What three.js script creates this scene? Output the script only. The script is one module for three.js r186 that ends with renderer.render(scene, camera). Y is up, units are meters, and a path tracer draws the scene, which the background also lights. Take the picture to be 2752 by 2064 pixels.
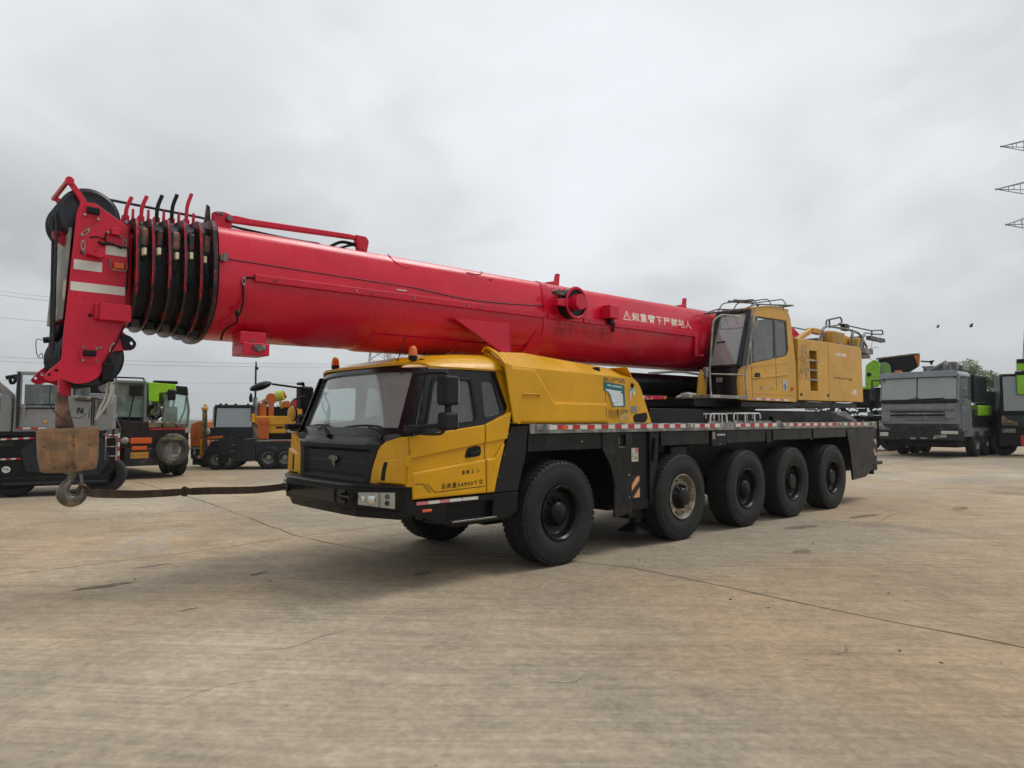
import * as THREE from 'three';
import { RoundedBoxGeometry } from 'three/addons/geometries/RoundedBoxGeometry.js';
import { toCreasedNormals } from 'three/addons/utils/BufferGeometryUtils.js';

// ---------------------------------------------------------------- camera, sky, sun, exposure
const scene = new THREE.Scene();
const V = (x, y, z) => new THREE.Vector3(x, y, z);
const camera = new THREE.PerspectiveCamera(58.31, 4 / 3, 0.1, 6000);
const CP = V(-6.53, 1.88, 7.60), FW = V(0.6765, 0, -0.7365), RT = V(0.7365, 0, 0.6765);
camera.position.copy(CP);
camera.lookAt(CP.clone().addScaledVector(FW, Math.cos(0.0513)).add(V(0, Math.sin(0.0513), 0)));
const renderer = new THREE.WebGLRenderer();
renderer.toneMapping = THREE.LinearToneMapping;
renderer.toneMappingExposure = 1.17;
renderer.shadowMap.enabled = true;
scene.add(camera);

let seed = 12345;
const rnd = () => { seed = (seed * 1664525 + 1013904223) >>> 0; return seed / 4294967296; };
const rr = (a, b) => a + (b - a) * rnd();
const h3 = (x, y, z) => { let h = (x * 374761393 + y * 668265263 + z * 2147483647) | 0; h = Math.imul(h ^ (h >>> 13), 1274126177); h ^= h >>> 16; h = Math.imul(h, 2246822519); return ((h ^ (h >>> 15)) >>> 0) / 4294967296; };
const sm = t => t * t * (3 - 2 * t);
function n3(x, y, z) {
  const xi = Math.floor(x), yi = Math.floor(y), zi = Math.floor(z), u = sm(x - xi), v = sm(y - yi), w = sm(z - zi);
  let r = 0;
  for (let k = 0; k < 8; k++) { const a = k & 1, b = (k >> 1) & 1, c = k >> 2; r += h3(xi + a, yi + b, zi + c) * (a ? u : 1 - u) * (b ? v : 1 - v) * (c ? w : 1 - w); }
  return r;
}
const fbm3 = (x, y, z, o) => { let s = 0, a = 0.5, n = 0; for (let i = 0; i < o; i++) { s += a * n3(x, y, z + i * 17.3); n += a; x *= 2.03; y *= 2.03; z *= 2.03; a *= 0.5; } return s / n; };
const clamp = (x, a, b) => Math.min(b, Math.max(a, x));
const ss = (a, b, x) => sm(clamp((x - a) / (b - a), 0, 1));

// overcast sky: one layer of soft stratus over the whole dome, a few thinner and thicker stretches of cloud
{
  const W = 1536, H = 768, d = new Float32Array(W * H * 4);
  const dirOf = (px, py) => { const up = V(0, 1, 0), F = FW.clone().multiplyScalar(Math.cos(0.0513)).addScaledVector(up, Math.sin(0.0513)), U = FW.clone().multiplyScalar(-Math.sin(0.0513)).addScaledVector(up, Math.cos(0.0513)); return F.addScaledVector(RT, (px - 1376) / 1850).addScaledVector(U, (1032 - py) / 1850).normalize(); };
  const cloud = [[1600, 380, 15, 0.20], [900, 210, 8, 0.13], [250, 300, 14, 0.07], [1500, 60, 18, 0.09], [2550, 650, 16, 0.00], [1180, 520, 7, -0.12], [480, 560, 13, -0.17], [0, 800, 16, -0.15], [2050, 650, 8, -0.09], [1480, 600, 5, 0.12], [2150, 820, 6, 0.10], [760, 620, 9, -0.08], [100, 40, 10, 0.06], [600, 120, 7, -0.06], [2100, 120, 11, -0.06]]
    .map(([x, y, s, a]) => [dirOf(x, y), Math.cos(s * Math.PI / 180), a]);
  for (let j = 0; j < H; j++) {
    const el = ((j + 0.5) / H - 0.5) * Math.PI, y = Math.sin(el), c = Math.cos(el);
    for (let i = 0; i < W; i++) {
      const az = ((i + 0.5) / W - 0.5) * 2 * Math.PI, x = c * Math.cos(az), z = c * Math.sin(az);
      const q = 1 / (Math.max(y, 0) + 0.32), X = x * q * 1.5, Z = z * q * 1.5;
      const wx = fbm3(X * 1.1 + 3, 0.5, Z * 1.1, 3) - 0.5, wz = fbm3(X * 1.1, 7.5, Z * 1.1 + 9, 3) - 0.5;
      const n = fbm3(X * 1.2 + wx * 1.6, 1.7, Z * 1.2 + wz * 1.6, 5), n2 = fbm3(X * 4 + wx * 3, 4.1, Z * 4 + wz * 3, 4);
      let L = 0.65 + (n - 0.5) * 0.56 + (n2 - 0.5) * 0.22 + 0.07 * ss(0.05, 0.8, y);
      for (const [dv, cs, a] of cloud) { const dt = dv.x * x + dv.y * y + dv.z * z; L += a * Math.exp(-(1 - dt) / (1 - cs)) * (0.75 + 0.6 * (n2 - 0.3)); }
      const hz = 1 - ss(0.0, 0.22, y); L = L * (1 - 0.75 * hz) + 0.575 * 0.75 * hz;
      L = L * 0.95; L = L > 0.68 ? 0.68 + 0.16 * (1 - Math.exp(-(L - 0.68) / 0.16)) : Math.max(L, 0.33);
      const b = ss(0.5, 0.95, L), k = (j * W + i) * 4;
      d[k] = L * (0.962 - 0.012 * b); d[k + 1] = L * (0.995 - 0.005 * b); d[k + 2] = L * (1.02 + 0.03 * b); d[k + 3] = 1;
      if (y < 0) { const g = ss(0, -0.12, y); d[k] *= 1 - 0.6 * g; d[k + 1] *= 1 - 0.64 * g; d[k + 2] *= 1 - 0.7 * g; }
    }
  }
  const t = new THREE.DataTexture(d, W, H, THREE.RGBAFormat, THREE.FloatType);
  t.mapping = THREE.EquirectangularReflectionMapping; t.magFilter = t.minFilter = THREE.LinearFilter; t.needsUpdate = true;
  scene.background = t; scene.environment = t;
}
const sun = new THREE.DirectionalLight(new THREE.Color(1, 0.97, 0.92), 1.5);
sun.position.set(14, 24, 7); sun.castShadow = true; sun.shadow.radius = 44; sun.shadow.mapSize.set(2048, 2048);
Object.assign(sun.shadow.camera, { left: -40, right: 40, top: 40, bottom: -40, near: 1, far: 120 });
scene.add(sun, sun.target);
scene.fog = new THREE.FogExp2(new THREE.Color(0.60, 0.63, 0.64), 0.00035);

// ---------------------------------------------------------------- geometry helpers
function fin(g) {                                    // plain triangles, normals, uv in metres (box projection)
  g = g.index ? g.toNonIndexed() : g;
  if (!g.attributes.normal) g.computeVertexNormals();
  const p = g.attributes.position.array, n = p.length / 3, uv = new Float32Array(n * 2);
  const a = V(0, 0, 0), b = V(0, 0, 0), c = V(0, 0, 0);
  for (let i = 0; i < n; i += 3) {
    a.fromArray(p, i * 3); b.fromArray(p, i * 3 + 3); c.fromArray(p, i * 3 + 6);
    const m = b.clone().sub(a).cross(c.clone().sub(a)), X = Math.abs(m.x), Y = Math.abs(m.y), Z = Math.abs(m.z);
    for (let k = 0; k < 3; k++) { const o = (i + k) * 3; let u, v; if (Y >= X && Y >= Z) { u = p[o]; v = p[o + 2]; } else if (X > Z) { u = p[o + 2]; v = p[o + 1]; } else { u = p[o]; v = p[o + 1]; } uv[(i + k) * 2] = u; uv[(i + k) * 2 + 1] = v; }
  }
  const r = new THREE.BufferGeometry();
  r.setAttribute('position', new THREE.BufferAttribute(new Float32Array(p), 3));
  r.setAttribute('normal', new THREE.BufferAttribute(new Float32Array(g.attributes.normal.array), 3));
  r.setAttribute('uv', new THREE.BufferAttribute(uv, 2));
  return r;
}
function merge(list) {
  list = list.flat(9).filter(Boolean).map(g => g.userData.fin ? g : fin(g));
  let n = 0; for (const g of list) n += g.attributes.position.count;
  const P = new Float32Array(n * 3), N = new Float32Array(n * 3), U = new Float32Array(n * 2); let o = 0;
  for (const g of list) { P.set(g.attributes.position.array, o * 3); N.set(g.attributes.normal.array, o * 3); U.set(g.attributes.uv.array, o * 2); o += g.attributes.position.count; }
  const r = new THREE.BufferGeometry();
  r.setAttribute('position', new THREE.BufferAttribute(P, 3)); r.setAttribute('normal', new THREE.BufferAttribute(N, 3)); r.setAttribute('uv', new THREE.BufferAttribute(U, 2));
  r.userData.fin = true; return r;
}
const part = (parent, name, geos, mat) => { const m = new THREE.Mesh(merge([geos]), mat); m.name = name; m.castShadow = m.receiveShadow = true; parent.add(m); return m; };
const parts = (parent, name, geos, mat) => { let m; for (const g of Array.isArray(geos) ? geos : [geos]) m = part(parent, name, g, mat); return m; };
const pair = (parent, name, geos, mat) => { const g = [geos].flat(9).filter(Boolean); part(parent, name, g, mat); return part(parent, name, g.map(mir), mat); };
const used = {};
const numbered = n => { const k = used[n] = (used[n] ?? -1) + 1; return k ? n + '_' + String(k).padStart(3, '0') : n; };
function tag(o, label, category, group, kind) { if (label) o.userData.label = label; if (category) o.userData.category = category; if (group) o.userData.group = group; if (kind) o.userData.kind = kind; return o; }
function thing(name, label, category, group) { const g = new THREE.Group(); g.name = numbered(name); scene.add(g); return tag(g, label, category, group); }
const sub = (parent, name) => { const g = new THREE.Group(); g.name = name; parent.add(g); return g; };

const bx = (x0, x1, y0, y1, z0, z1, r = 0) => { const w = Math.abs(x1 - x0), h = Math.abs(y1 - y0), d = Math.abs(z1 - z0); const g = r ? new RoundedBoxGeometry(w, h, d, 2, Math.min(r, w / 2.01, h / 2.01, d / 2.01)) : new THREE.BoxGeometry(w, h, d); return g.translate((x0 + x1) / 2, (y0 + y1) / 2, (z0 + z1) / 2); };
function rod(a, b, r, r2 = r, n = 10) { const d = b.clone().sub(a), g = new THREE.CylinderGeometry(r2, r, d.length(), n); g.applyQuaternion(new THREE.Quaternion().setFromUnitVectors(V(0, 1, 0), d.clone().normalize())); const m = a.clone().add(b).multiplyScalar(0.5); return g.translate(m.x, m.y, m.z); }
const cylZ = (x, y, z0, z1, r, n = 32, r2 = r) => rod(V(x, y, z0), V(x, y, z1), r, r2, n);
const tube = (pts, r, n = 6, seg) => new THREE.TubeGeometry(new THREE.CatmullRomCurve3(pts.map(p => Array.isArray(p) ? V(...p) : p), false, 'catmullrom', 0.5), seg || pts.length * 6, r, n);
function bent(pts, r, n = 8, fil = 0.06) {           // pipe with rounded bends
  pts = pts.map(p => Array.isArray(p) ? V(...p) : p); const c = new THREE.CurvePath(); let last = pts[0];
  for (let i = 1; i < pts.length; i++) {
    if (i === pts.length - 1) { c.add(new THREE.LineCurve3(last, pts[i])); break; }
    const p = pts[i], a = last.clone().sub(p), b = pts[i + 1].clone().sub(p), f = Math.min(fil, a.length() * 0.45, b.length() * 0.45), A = p.clone().addScaledVector(a.normalize(), f), B = p.clone().addScaledVector(b.normalize(), f);
    c.add(new THREE.LineCurve3(last, A)); c.add(new THREE.QuadraticBezierCurve3(A, p, B)); last = B;
  }
  return new THREE.TubeGeometry(c, pts.length * 8, r, n);
}
const shp = (pts, holes = []) => { const s = new THREE.Shape(pts.map(p => new THREE.Vector2(p[0], p[1]))); for (const h of holes) s.holes.push(h.isPath || h.curves ? h : new THREE.Path(h.map(p => new THREE.Vector2(p[0], p[1])))); return s; };
const circ = (x, y, r) => { const p = new THREE.Path(); p.absarc(x, y, r, 0, Math.PI * 2, true); return p; };
function rsh(pts, r, holes = []) {                   // polygon with rounded corners
  const s = new THREE.Shape(), n = pts.length;
  for (let i = 0; i < n; i++) { const p = pts[i], a = pts[(i + n - 1) % n], b = pts[(i + 1) % n], la = Math.hypot(a[0] - p[0], a[1] - p[1]), lb = Math.hypot(b[0] - p[0], b[1] - p[1]), f = Math.min(p[2] ?? r, la * 0.45, lb * 0.45); const A = [p[0] + (a[0] - p[0]) * f / la, p[1] + (a[1] - p[1]) * f / la], B = [p[0] + (b[0] - p[0]) * f / lb, p[1] + (b[1] - p[1]) * f / lb]; if (i) s.lineTo(...A); else s.moveTo(...A); s.quadraticCurveTo(p[0], p[1], ...B); }
  s.closePath(); for (const h of holes) s.holes.push(h.isPath || h.curves ? h : new THREE.Path(h.getPoints ? h.getPoints(6) : h.map(p => new THREE.Vector2(p[0], p[1])))); return s;
}
// extrude a shape drawn in x,y between z0 and z1 (edges bevelled inwards by bv)
function ext(s, z0, z1, bv = 0, cs = 10) {
  if (Array.isArray(s)) s = shp(s);
  const bt = Math.min(bv, (z1 - z0) * 0.45); const g = new THREE.ExtrudeGeometry(s, { depth: Math.max(1e-4, z1 - z0 - 2 * bt), bevelEnabled: bv > 0, bevelThickness: bt, bevelSize: bv, bevelOffset: -bv, bevelSegments: 2, curveSegments: cs });
  return g.translate(0, 0, z0 + bt);
}
const flip = g => { const r = fin(g.clone()), f = (a, k) => { for (let i = 0; i < a.length; i += 3 * k) for (let j = 0; j < k; j++) { const t = a[i + k + j]; a[i + k + j] = a[i + 2 * k + j]; a[i + 2 * k + j] = t; } }; f(r.attributes.position.array, 3); f(r.attributes.normal.array, 3); f(r.attributes.uv.array, 2); return r; };
const mir = g => { const r = flip(g); const p = r.attributes.position.array, n = r.attributes.normal.array; for (let i = 2; i < p.length; i += 3) { p[i] = -p[i]; n[i] = -n[i]; } r.userData.fin = true; return r; };   // mirrored in z
const both = g => Array.isArray(g) ? g.flat(9).map(both) : [g, mir(g)];
// sheet through a grid of points, with thickness t behind it (t = 0: one sheet)
function sheet(rows, t = 0, inv = false) {
  const R = rows.length, C = rows[0].length, P = [], I = [], id = (i, j) => i * C + j;
  for (const r of rows) for (const p of r) P.push(p.x, p.y, p.z);
  for (let i = 0; i < R - 1; i++) for (let j = 0; j < C - 1; j++) { const a = id(i, j), b = id(i, j + 1), c = id(i + 1, j), d = id(i + 1, j + 1); inv ? I.push(a, b, c, b, d, c) : I.push(a, c, b, b, c, d); }
  const g = new THREE.BufferGeometry(); g.setAttribute('position', new THREE.Float32BufferAttribute(P, 3)); g.setIndex(I); g.computeVertexNormals();
  if (!t) return g;
  const n = g.attributes.normal.array, N = R * C, Q = P.slice(), J = I.slice();
  for (let i = 0; i < N; i++) Q.push(P[i * 3] - n[i * 3] * t, P[i * 3 + 1] - n[i * 3 + 1] * t, P[i * 3 + 2] - n[i * 3 + 2] * t);
  for (let k = 0; k < I.length; k += 3) J.push(I[k] + N, I[k + 2] + N, I[k + 1] + N);
  const edge = []; for (let j = 0; j < C - 1; j++) edge.push([id(0, j), id(0, j + 1)]); for (let i = 0; i < R - 1; i++) edge.push([id(i, C - 1), id(i + 1, C - 1)]); for (let j = C - 1; j > 0; j--) edge.push([id(R - 1, j), id(R - 1, j - 1)]); for (let i = R - 1; i > 0; i--) edge.push([id(i, 0), id(i - 1, 0)]);
  for (const [a, b] of edge) inv ? J.push(a, a + N, b, b, a + N, b + N) : J.push(a, b, a + N, b, b + N, a + N);
  const h = new THREE.BufferGeometry(); h.setAttribute('position', new THREE.Float32BufferAttribute(Q, 3)); h.setIndex(J);
  return toCreasedNormals(h, 0.6);
}
const grid = (nu, nv, f) => { const r = []; for (let i = 0; i <= nv; i++) { const a = []; for (let j = 0; j <= nu; j++) a.push(f(j / nu, i / nv)); r.push(a); } return r; };
const lerp = (a, b, t) => a + (b - a) * t;
const pw = (x, pts) => { if (x <= pts[0][0]) return pts[0][1]; for (let i = 1; i < pts.length; i++) if (x <= pts[i][0]) return lerp(pts[i - 1][1], pts[i][1], (x - pts[i - 1][0]) / (pts[i][0] - pts[i - 1][0])); return pts[pts.length - 1][1]; };
const bolts = (list, r, z0, z1) => list.map(([x, y]) => rod(V(x, y, z0), V(x, y, z1), r, r, 6));

// ---------------------------------------------------------------- textures and materials
function tex(n, f, tile, srgb = true) {              // n x n tileable texture, f(x, y) in 0..1 -> [r, g, b] 0..1
  const d = new Uint8Array(n * n * 4);
  for (let j = 0; j < n; j++) for (let i = 0; i < n; i++) { const c = f((i + 0.5) / n, (j + 0.5) / n), k = (j * n + i) * 4; d[k] = clamp(c[0], 0, 1) * 255; d[k + 1] = clamp(c[1], 0, 1) * 255; d[k + 2] = clamp(c[2], 0, 1) * 255; d[k + 3] = 255; }
  const t = new THREE.DataTexture(d, n, n); t.wrapS = t.wrapT = THREE.RepeatWrapping; t.magFilter = THREE.LinearFilter; t.minFilter = THREE.LinearMipmapLinearFilter; t.generateMipmaps = true; t.repeat.set(1 / tile, 1 / tile); if (srgb) t.colorSpace = THREE.SRGBColorSpace; t.needsUpdate = true; return t;
}
const h2 = (x, y, s) => h3(x, y, s);
function tn(x, y, f, s) { x *= f; y *= f; const xi = Math.floor(x), yi = Math.floor(y), u = sm(x - xi), v = sm(y - yi), a = xi % f, b = (xi + 1) % f, c = yi % f, e = (yi + 1) % f; return lerp(lerp(h2(a, c, s), h2(b, c, s), u), lerp(h2(a, e, s), h2(b, e, s), u), v); }
const tf = (x, y, f, o, s) => { let r = 0, a = 0.5, n = 0; for (let i = 0; i < o; i++) { r += a * tn(x, y, f, s + i); n += a; f *= 2; a *= 0.55; } return r / n; };
const tns = (x, y, fx, fy, s) => { x *= fx; y *= fy; const xi = Math.floor(x), yi = Math.floor(y), u = sm(x - xi), v = sm(y - yi), a = xi % fx, b = (xi + 1) % fx, c = yi % fy, e = (yi + 1) % fy; return lerp(lerp(h2(a, c, s), h2(b, c, s), u), lerp(h2(a, e, s), h2(b, e, s), u), v); };
// dust and small scuffs on paint
const paintTex = tex(512, (x, y) => { const a = tf(x, y, 5, 5, 3), st = tns(x, y, 90, 4, 31), sc = ss(0.80, 0.86, tf(x, y, 40, 2, 9)) * ss(0.5, 0.7, tf(x, y, 6, 2, 77)); const v = 0.94 + (a - 0.5) * 0.14 + (st - 0.5) * 0.02 - sc * 0.12; return [v, v * 0.996, v * 0.985]; }, 1.9);
const roughTex = tex(512, (x, y) => { const a = tf(x, y, 6, 5, 13), st = tns(x, y, 70, 5, 41); const v = 0.62 + (a - 0.5) * 0.7 + (st - 0.5) * 0.22; return [v, v, v]; }, 1.4, false);
const waveTex = tex(256, (x, y) => { const v = tf(x, y, 3, 3, 23); return [v, v, v]; }, 2.6, false);
const dustTex = tex(512, (x, y) => { const a = tf(x, y, 5, 5, 51), b = ss(0.52, 0.75, tf(x, y, 9, 4, 61)), st = ss(0.62, 0.9, tns(x, y, 60, 3, 71)); const v = 0.62 + (a - 0.5) * 0.5; return [v + b * 0.32 + st * 0.12, v + b * 0.28 + st * 0.11, v + b * 0.22 + st * 0.09]; }, 1.6);
const greaseTex = tex(512, (x, y) => { const a = tf(x, y, 7, 5, 81), b = tf(x, y, 14, 4, 91), drip = tns(x, y, 46, 3, 95); const k = ss(0.53, 0.68, a * 0.62 + b * 0.3 + drip * 0.12), w = ss(0.72, 0.8, b) * 0.6; return [lerp(0.10, 0.52, k) + w * 0.25, lerp(0.095, 0.06, k) + w * 0.2, lerp(0.10, 0.07, k) + w * 0.16]; }, 0.55);
const rustTex = tex(512, (x, y) => { const a = tf(x, y, 5, 6, 101), b = tf(x, y, 13, 4, 111), st = tns(x, y, 36, 4, 121); const k = ss(0.35, 0.7, a), d = ss(0.66, 0.8, b); return [lerp(0.46, 0.60, k) - d * 0.14 + (st - 0.5) * 0.08, lerp(0.375, 0.45, k) - d * 0.15 + (st - 0.5) * 0.07, lerp(0.28, 0.325, k) - d * 0.14 + (st - 0.5) * 0.05]; }, 0.62);
const rubberTex = tex(512, (x, y) => { const a = tf(x, y, 6, 5, 131), b = ss(0.55, 0.8, tf(x, y, 4, 4, 141)); const v = 0.80 + (a - 0.5) * 0.5; return [v + b * 0.2, v + b * 0.19, v + b * 0.17]; }, 0.8);
const M = {};
const mk = (k, col, rough, metal = 0, o = {}) => { const c = Array.isArray(col) ? new THREE.Color().setRGB(...col) : new THREE.Color(col); return M[k] = new THREE.MeshPhysicalMaterial({ name: k, color: c, roughness: rough, metalness: metal, ...o }); };
const paint = (k, col, rough = 0.42, coat = 0.35) => mk(k, col, rough, 0, { map: paintTex, roughnessMap: roughTex, bumpMap: waveTex, bumpScale: 0.0025, clearcoat: coat, clearcoatRoughness: 0.18, specularIntensity: 0.7 });
paint('yellow', [0.72, 0.37, 0.001], 0.55, 0.10);
paint('yellow_faded', [0.65, 0.35, 0.04], 0.62, 0.08);
paint('red', [0.66, 0.003, 0.034], 0.42, 0.3);
paint('red_plate', [0.62, 0.005, 0.038], 0.55, 0.12);
mk('greasy', 0xffffff, 0.55, 0, { map: greaseTex, roughnessMap: roughTex, bumpMap: greaseTex, bumpScale: 0.004 });
mk('black_grease', [0.008, 0.008, 0.009], 0.5, 0, { roughnessMap: roughTex, specularIntensity: 0.4 });
mk('black', [0.009, 0.0095, 0.011], 0.62, 0, { map: paintTex, roughnessMap: roughTex, specularIntensity: 0.4 });
mk('gloss_black', [0.008, 0.0085, 0.010], 0.35, 0, { map: paintTex, roughnessMap: roughTex, specularIntensity: 0.55, clearcoat: 0.12, clearcoatRoughness: 0.15 });
mk('black_panel', [0.022, 0.0235, 0.026], 0.55, 0, { map: dustTex, roughnessMap: roughTex, bumpMap: waveTex, bumpScale: 0.004, specularIntensity: 0.5 });
mk('black_plastic', [0.014, 0.0145, 0.016], 0.6, 0, { map: paintTex, specularIntensity: 0.5 });
mk('sheave', [0.010, 0.014, 0.024], 0.5, 0, { map: paintTex, roughnessMap: roughTex });
mk('rubber', [0.019, 0.0193, 0.0205], 0.72, 0, { specularIntensity: 0.8,  map: rubberTex, bumpMap: rubberTex, bumpScale: 0.0015 });
mk('rim_black', [0.011, 0.0113, 0.0125], 0.5, 0, { specularIntensity: 0.5,  map: rubberTex, roughnessMap: roughTex });
mk('rim_cream', [0.56, 0.48, 0.36], 0.6, 0, { map: dustTex });
mk('steel', [0.42, 0.42, 0.41], 0.42, 0.85, { map: dustTex, roughnessMap: roughTex });
mk('alu', [0.52, 0.53, 0.52], 0.5, 0.35, { map: dustTex, roughnessMap: roughTex });
mk('galv', [0.40, 0.41, 0.41], 0.55, 0.3, { map: dustTex });
mk('grey_pipe', [0.20, 0.21, 0.22], 0.5, 0.2, { map: dustTex });
mk('white', [0.62, 0.60, 0.55], 0.55, 0, { map: dustTex });
mk('white_pipe', [0.80, 0.80, 0.79], 0.45);
mk('lamp_body', [0.62, 0.63, 0.60], 0.28, 0.45, { map: paintTex });
mk('tag_yellow', [0.62, 0.57, 0.38], 0.6);
mk('white_tape', [0.70, 0.69, 0.64], 0.4, 0, { map: paintTex });
mk('red_tape', [0.50, 0.016, 0.022], 0.35, 0, { map: paintTex });
mk('pink_tape', [0.66, 0.20, 0.22], 0.4, 0, { map: paintTex });
mk('amber', [0.80, 0.17, 0.012], 0.25, 0, { transmission: 0.25, thickness: 0, clearcoat: 0.5 });
mk('orange_lens', [0.62, 0.10, 0.01], 0.3);
mk('rusty', 0xffffff, 0.8, 0, { map: rustTex, bumpMap: rustTex, bumpScale: 0.008 });
mk('worn_red', [0.36, 0.20, 0.17], 0.7, 0, { map: dustTex });
mk('hook_steel', [0.36, 0.33, 0.285], 0.5, 0.55, { map: dustTex, roughnessMap: roughTex });
mk('webbing', [0.17, 0.115, 0.085], 0.9, 0, { map: dustTex });
mk('rope', [0.030, 0.032, 0.036], 0.6, 0.2);
mk('cord', [0.42, 0.40, 0.36], 0.85);
mk('glass', [0.80, 0.88, 0.87], 0.03, 0, { transmission: 0.93, thickness: 0, ior: 1.62 });
mk('windscreen', [0.66, 0.76, 0.745], 0.03, 0, { transmission: 0.70, thickness: 0, ior: 1.95 });
mk('tint', [0.30, 0.33, 0.33], 0.03, 0, { transmission: 0.86, thickness: 0, ior: 1.6 });
mk('lamp_glass', [0.86, 0.88, 0.87], 0.03, 0, { transmission: 0.97, thickness: 0 });
mk('chrome', [0.75, 0.75, 0.74], 0.15, 1);
mk('interior', [0.030, 0.031, 0.033], 0.8);
mk('interior_grey', [0.20, 0.205, 0.21], 0.8, 0, { map: dustTex });
mk('mirror', [0.8, 0.8, 0.8], 0.03, 1);
mk('joint', [0.055, 0.047, 0.038], 0.95);
const flat2 = (k, col, rough = 0.6) => mk(k, col, rough, 0, { map: dustTex, roughnessMap: roughTex, specularIntensity: 0.5 });

// lettering drawn stroke by stroke: each character in a 100 x 100 box
const GL = {
  起: [[10, 22, 48, 22], [28, 5, 28, 42], [5, 42, 52, 42], [30, 42, 30, 85], [30, 62, 50, 62], [14, 55, 18, 72, 5, 95], [14, 78, 40, 90, 97, 93], [58, 15, 90, 15, 90, 42, 60, 42, 60, 68, 64, 74, 90, 74, 94, 62]],
  重: [[75, 3, 20, 10], [5, 22, 95, 22], [20, 34, 80, 34, 80, 66, 20, 66, 20, 34], [20, 50, 80, 50], [50, 8, 50, 94], [15, 80, 85, 80], [3, 95, 97, 95]],
  臂: [[8, 8, 45, 8, 45, 24, 8, 24], [8, 8, 8, 40, 3, 52], [16, 32, 44, 32, 44, 50, 16, 50, 16, 32], [72, 2, 74, 10], [54, 12, 96, 12], [62, 16, 66, 24], [86, 16, 82, 24], [52, 28, 98, 28], [56, 40, 94, 40], [75, 28, 75, 54], [28, 98, 28, 60, 74, 60, 74, 98], [28, 72, 74, 72], [28, 84, 74, 84]],
  下: [[5, 12, 95, 12], [48, 12, 48, 98], [50, 38, 76, 58]],
  严: [[8, 10, 92, 10], [34, 10, 34, 40], [64, 10, 64, 40], [16, 18, 24, 36], [84, 18, 76, 36], [10, 44, 94, 44], [22, 44, 20, 70, 6, 98]],
  禁: [[5, 18, 48, 18], [27, 3, 27, 46], [27, 20, 6, 42], [27, 20, 46, 36], [54, 18, 96, 18], [75, 3, 75, 46], [75, 20, 54, 40], [75, 20, 97, 42], [24, 54, 78, 54], [8, 68, 94, 68], [52, 68, 52, 98], [30, 76, 14, 94], [70, 76, 90, 94]],
  站: [[24, 4, 28, 16], [4, 22, 46, 22], [14, 34, 20, 66], [38, 32, 32, 66], [2, 74, 50, 68], [70, 4, 70, 50], [70, 24, 96, 24], [56, 50, 92, 50, 92, 96, 56, 96, 56, 50]],
  人: [[50, 5, 46, 45, 6, 97], [49, 42, 70, 75, 96, 97]],
  总: [[26, 4, 36, 16], [74, 4, 62, 18], [26, 22, 76, 22, 76, 52, 26, 52, 26, 22], [14, 64, 6, 88], [32, 62, 32, 88, 40, 94, 70, 94, 74, 82], [50, 58, 58, 74], [82, 62, 94, 84]],
  质: [[84, 4, 22, 12], [22, 12, 20, 60, 6, 96], [30, 28, 96, 28], [60, 12, 58, 42], [36, 76, 36, 42, 86, 42, 86, 76], [60, 52, 56, 78, 30, 96], [66, 80, 92, 96]],
  量: [[26, 4, 76, 4, 76, 28, 26, 28, 26, 4], [26, 16, 76, 16], [4, 37, 96, 37], [22, 46, 80, 46, 80, 70, 22, 70, 22, 46], [22, 58, 80, 58], [50, 46, 50, 94], [16, 82, 86, 82], [4, 95, 96, 95]],
  千: [[78, 6, 18, 18], [4, 46, 96, 46], [50, 14, 50, 98]],
  克: [[6, 16, 94, 16], [50, 2, 50, 32], [22, 34, 78, 34, 78, 56, 22, 56, 22, 34], [38, 58, 34, 78, 8, 96], [62, 58, 62, 86, 68, 94, 92, 94, 94, 82]],
  准: [[8, 14, 18, 28], [4, 92, 20, 60], [42, 4, 28, 40], [36, 30, 36, 98], [62, 4, 68, 16], [36, 24, 94, 24], [36, 46, 90, 46], [36, 68, 90, 68], [36, 92, 97, 92], [64, 24, 64, 92]],
  乘: [[74, 4, 26, 12], [6, 26, 94, 26], [50, 10, 50, 98], [30, 32, 30, 62], [10, 42, 30, 42], [8, 62, 30, 56], [70, 32, 70, 60, 92, 58], [88, 38, 70, 46], [48, 62, 8, 92], [52, 62, 94, 92]],
  山: [[50, 8, 50, 88], [14, 36, 14, 90, 88, 90], [88, 36, 88, 92]],
  东: [[10, 18, 90, 18], [44, 4, 26, 42, 82, 42], [54, 30, 54, 96], [34, 58, 12, 86], [72, 58, 92, 86]],
  泰: [[14, 12, 86, 12], [20, 26, 80, 26], [6, 40, 94, 40], [50, 2, 46, 40, 8, 70], [54, 40, 92, 68], [50, 56, 50, 96], [30, 66, 42, 78], [70, 64, 22, 92], [58, 74, 80, 92]],
  矿: [[4, 12, 44, 12], [22, 12, 4, 52], [14, 42, 40, 42, 40, 80, 14, 80, 14, 42], [72, 2, 76, 12], [52, 18, 96, 18], [54, 18, 54, 56, 44, 96]],
  产: [[50, 2, 52, 12], [10, 16, 90, 16], [30, 22, 38, 38], [70, 22, 60, 38], [12, 44, 92, 44], [16, 44, 16, 70, 6, 96]],
  设: [[14, 6, 24, 18], [4, 36, 24, 36, 24, 84, 36, 74], [54, 8, 50, 30, 42, 40], [54, 8, 78, 8, 78, 32, 92, 34], [44, 50, 86, 50, 60, 84, 38, 96], [50, 58, 70, 82, 96, 96]],
};
function canvas(w, h) { const c = document.createElement('canvas'); c.width = w; c.height = h; return [c, c.getContext('2d')]; }
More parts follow.
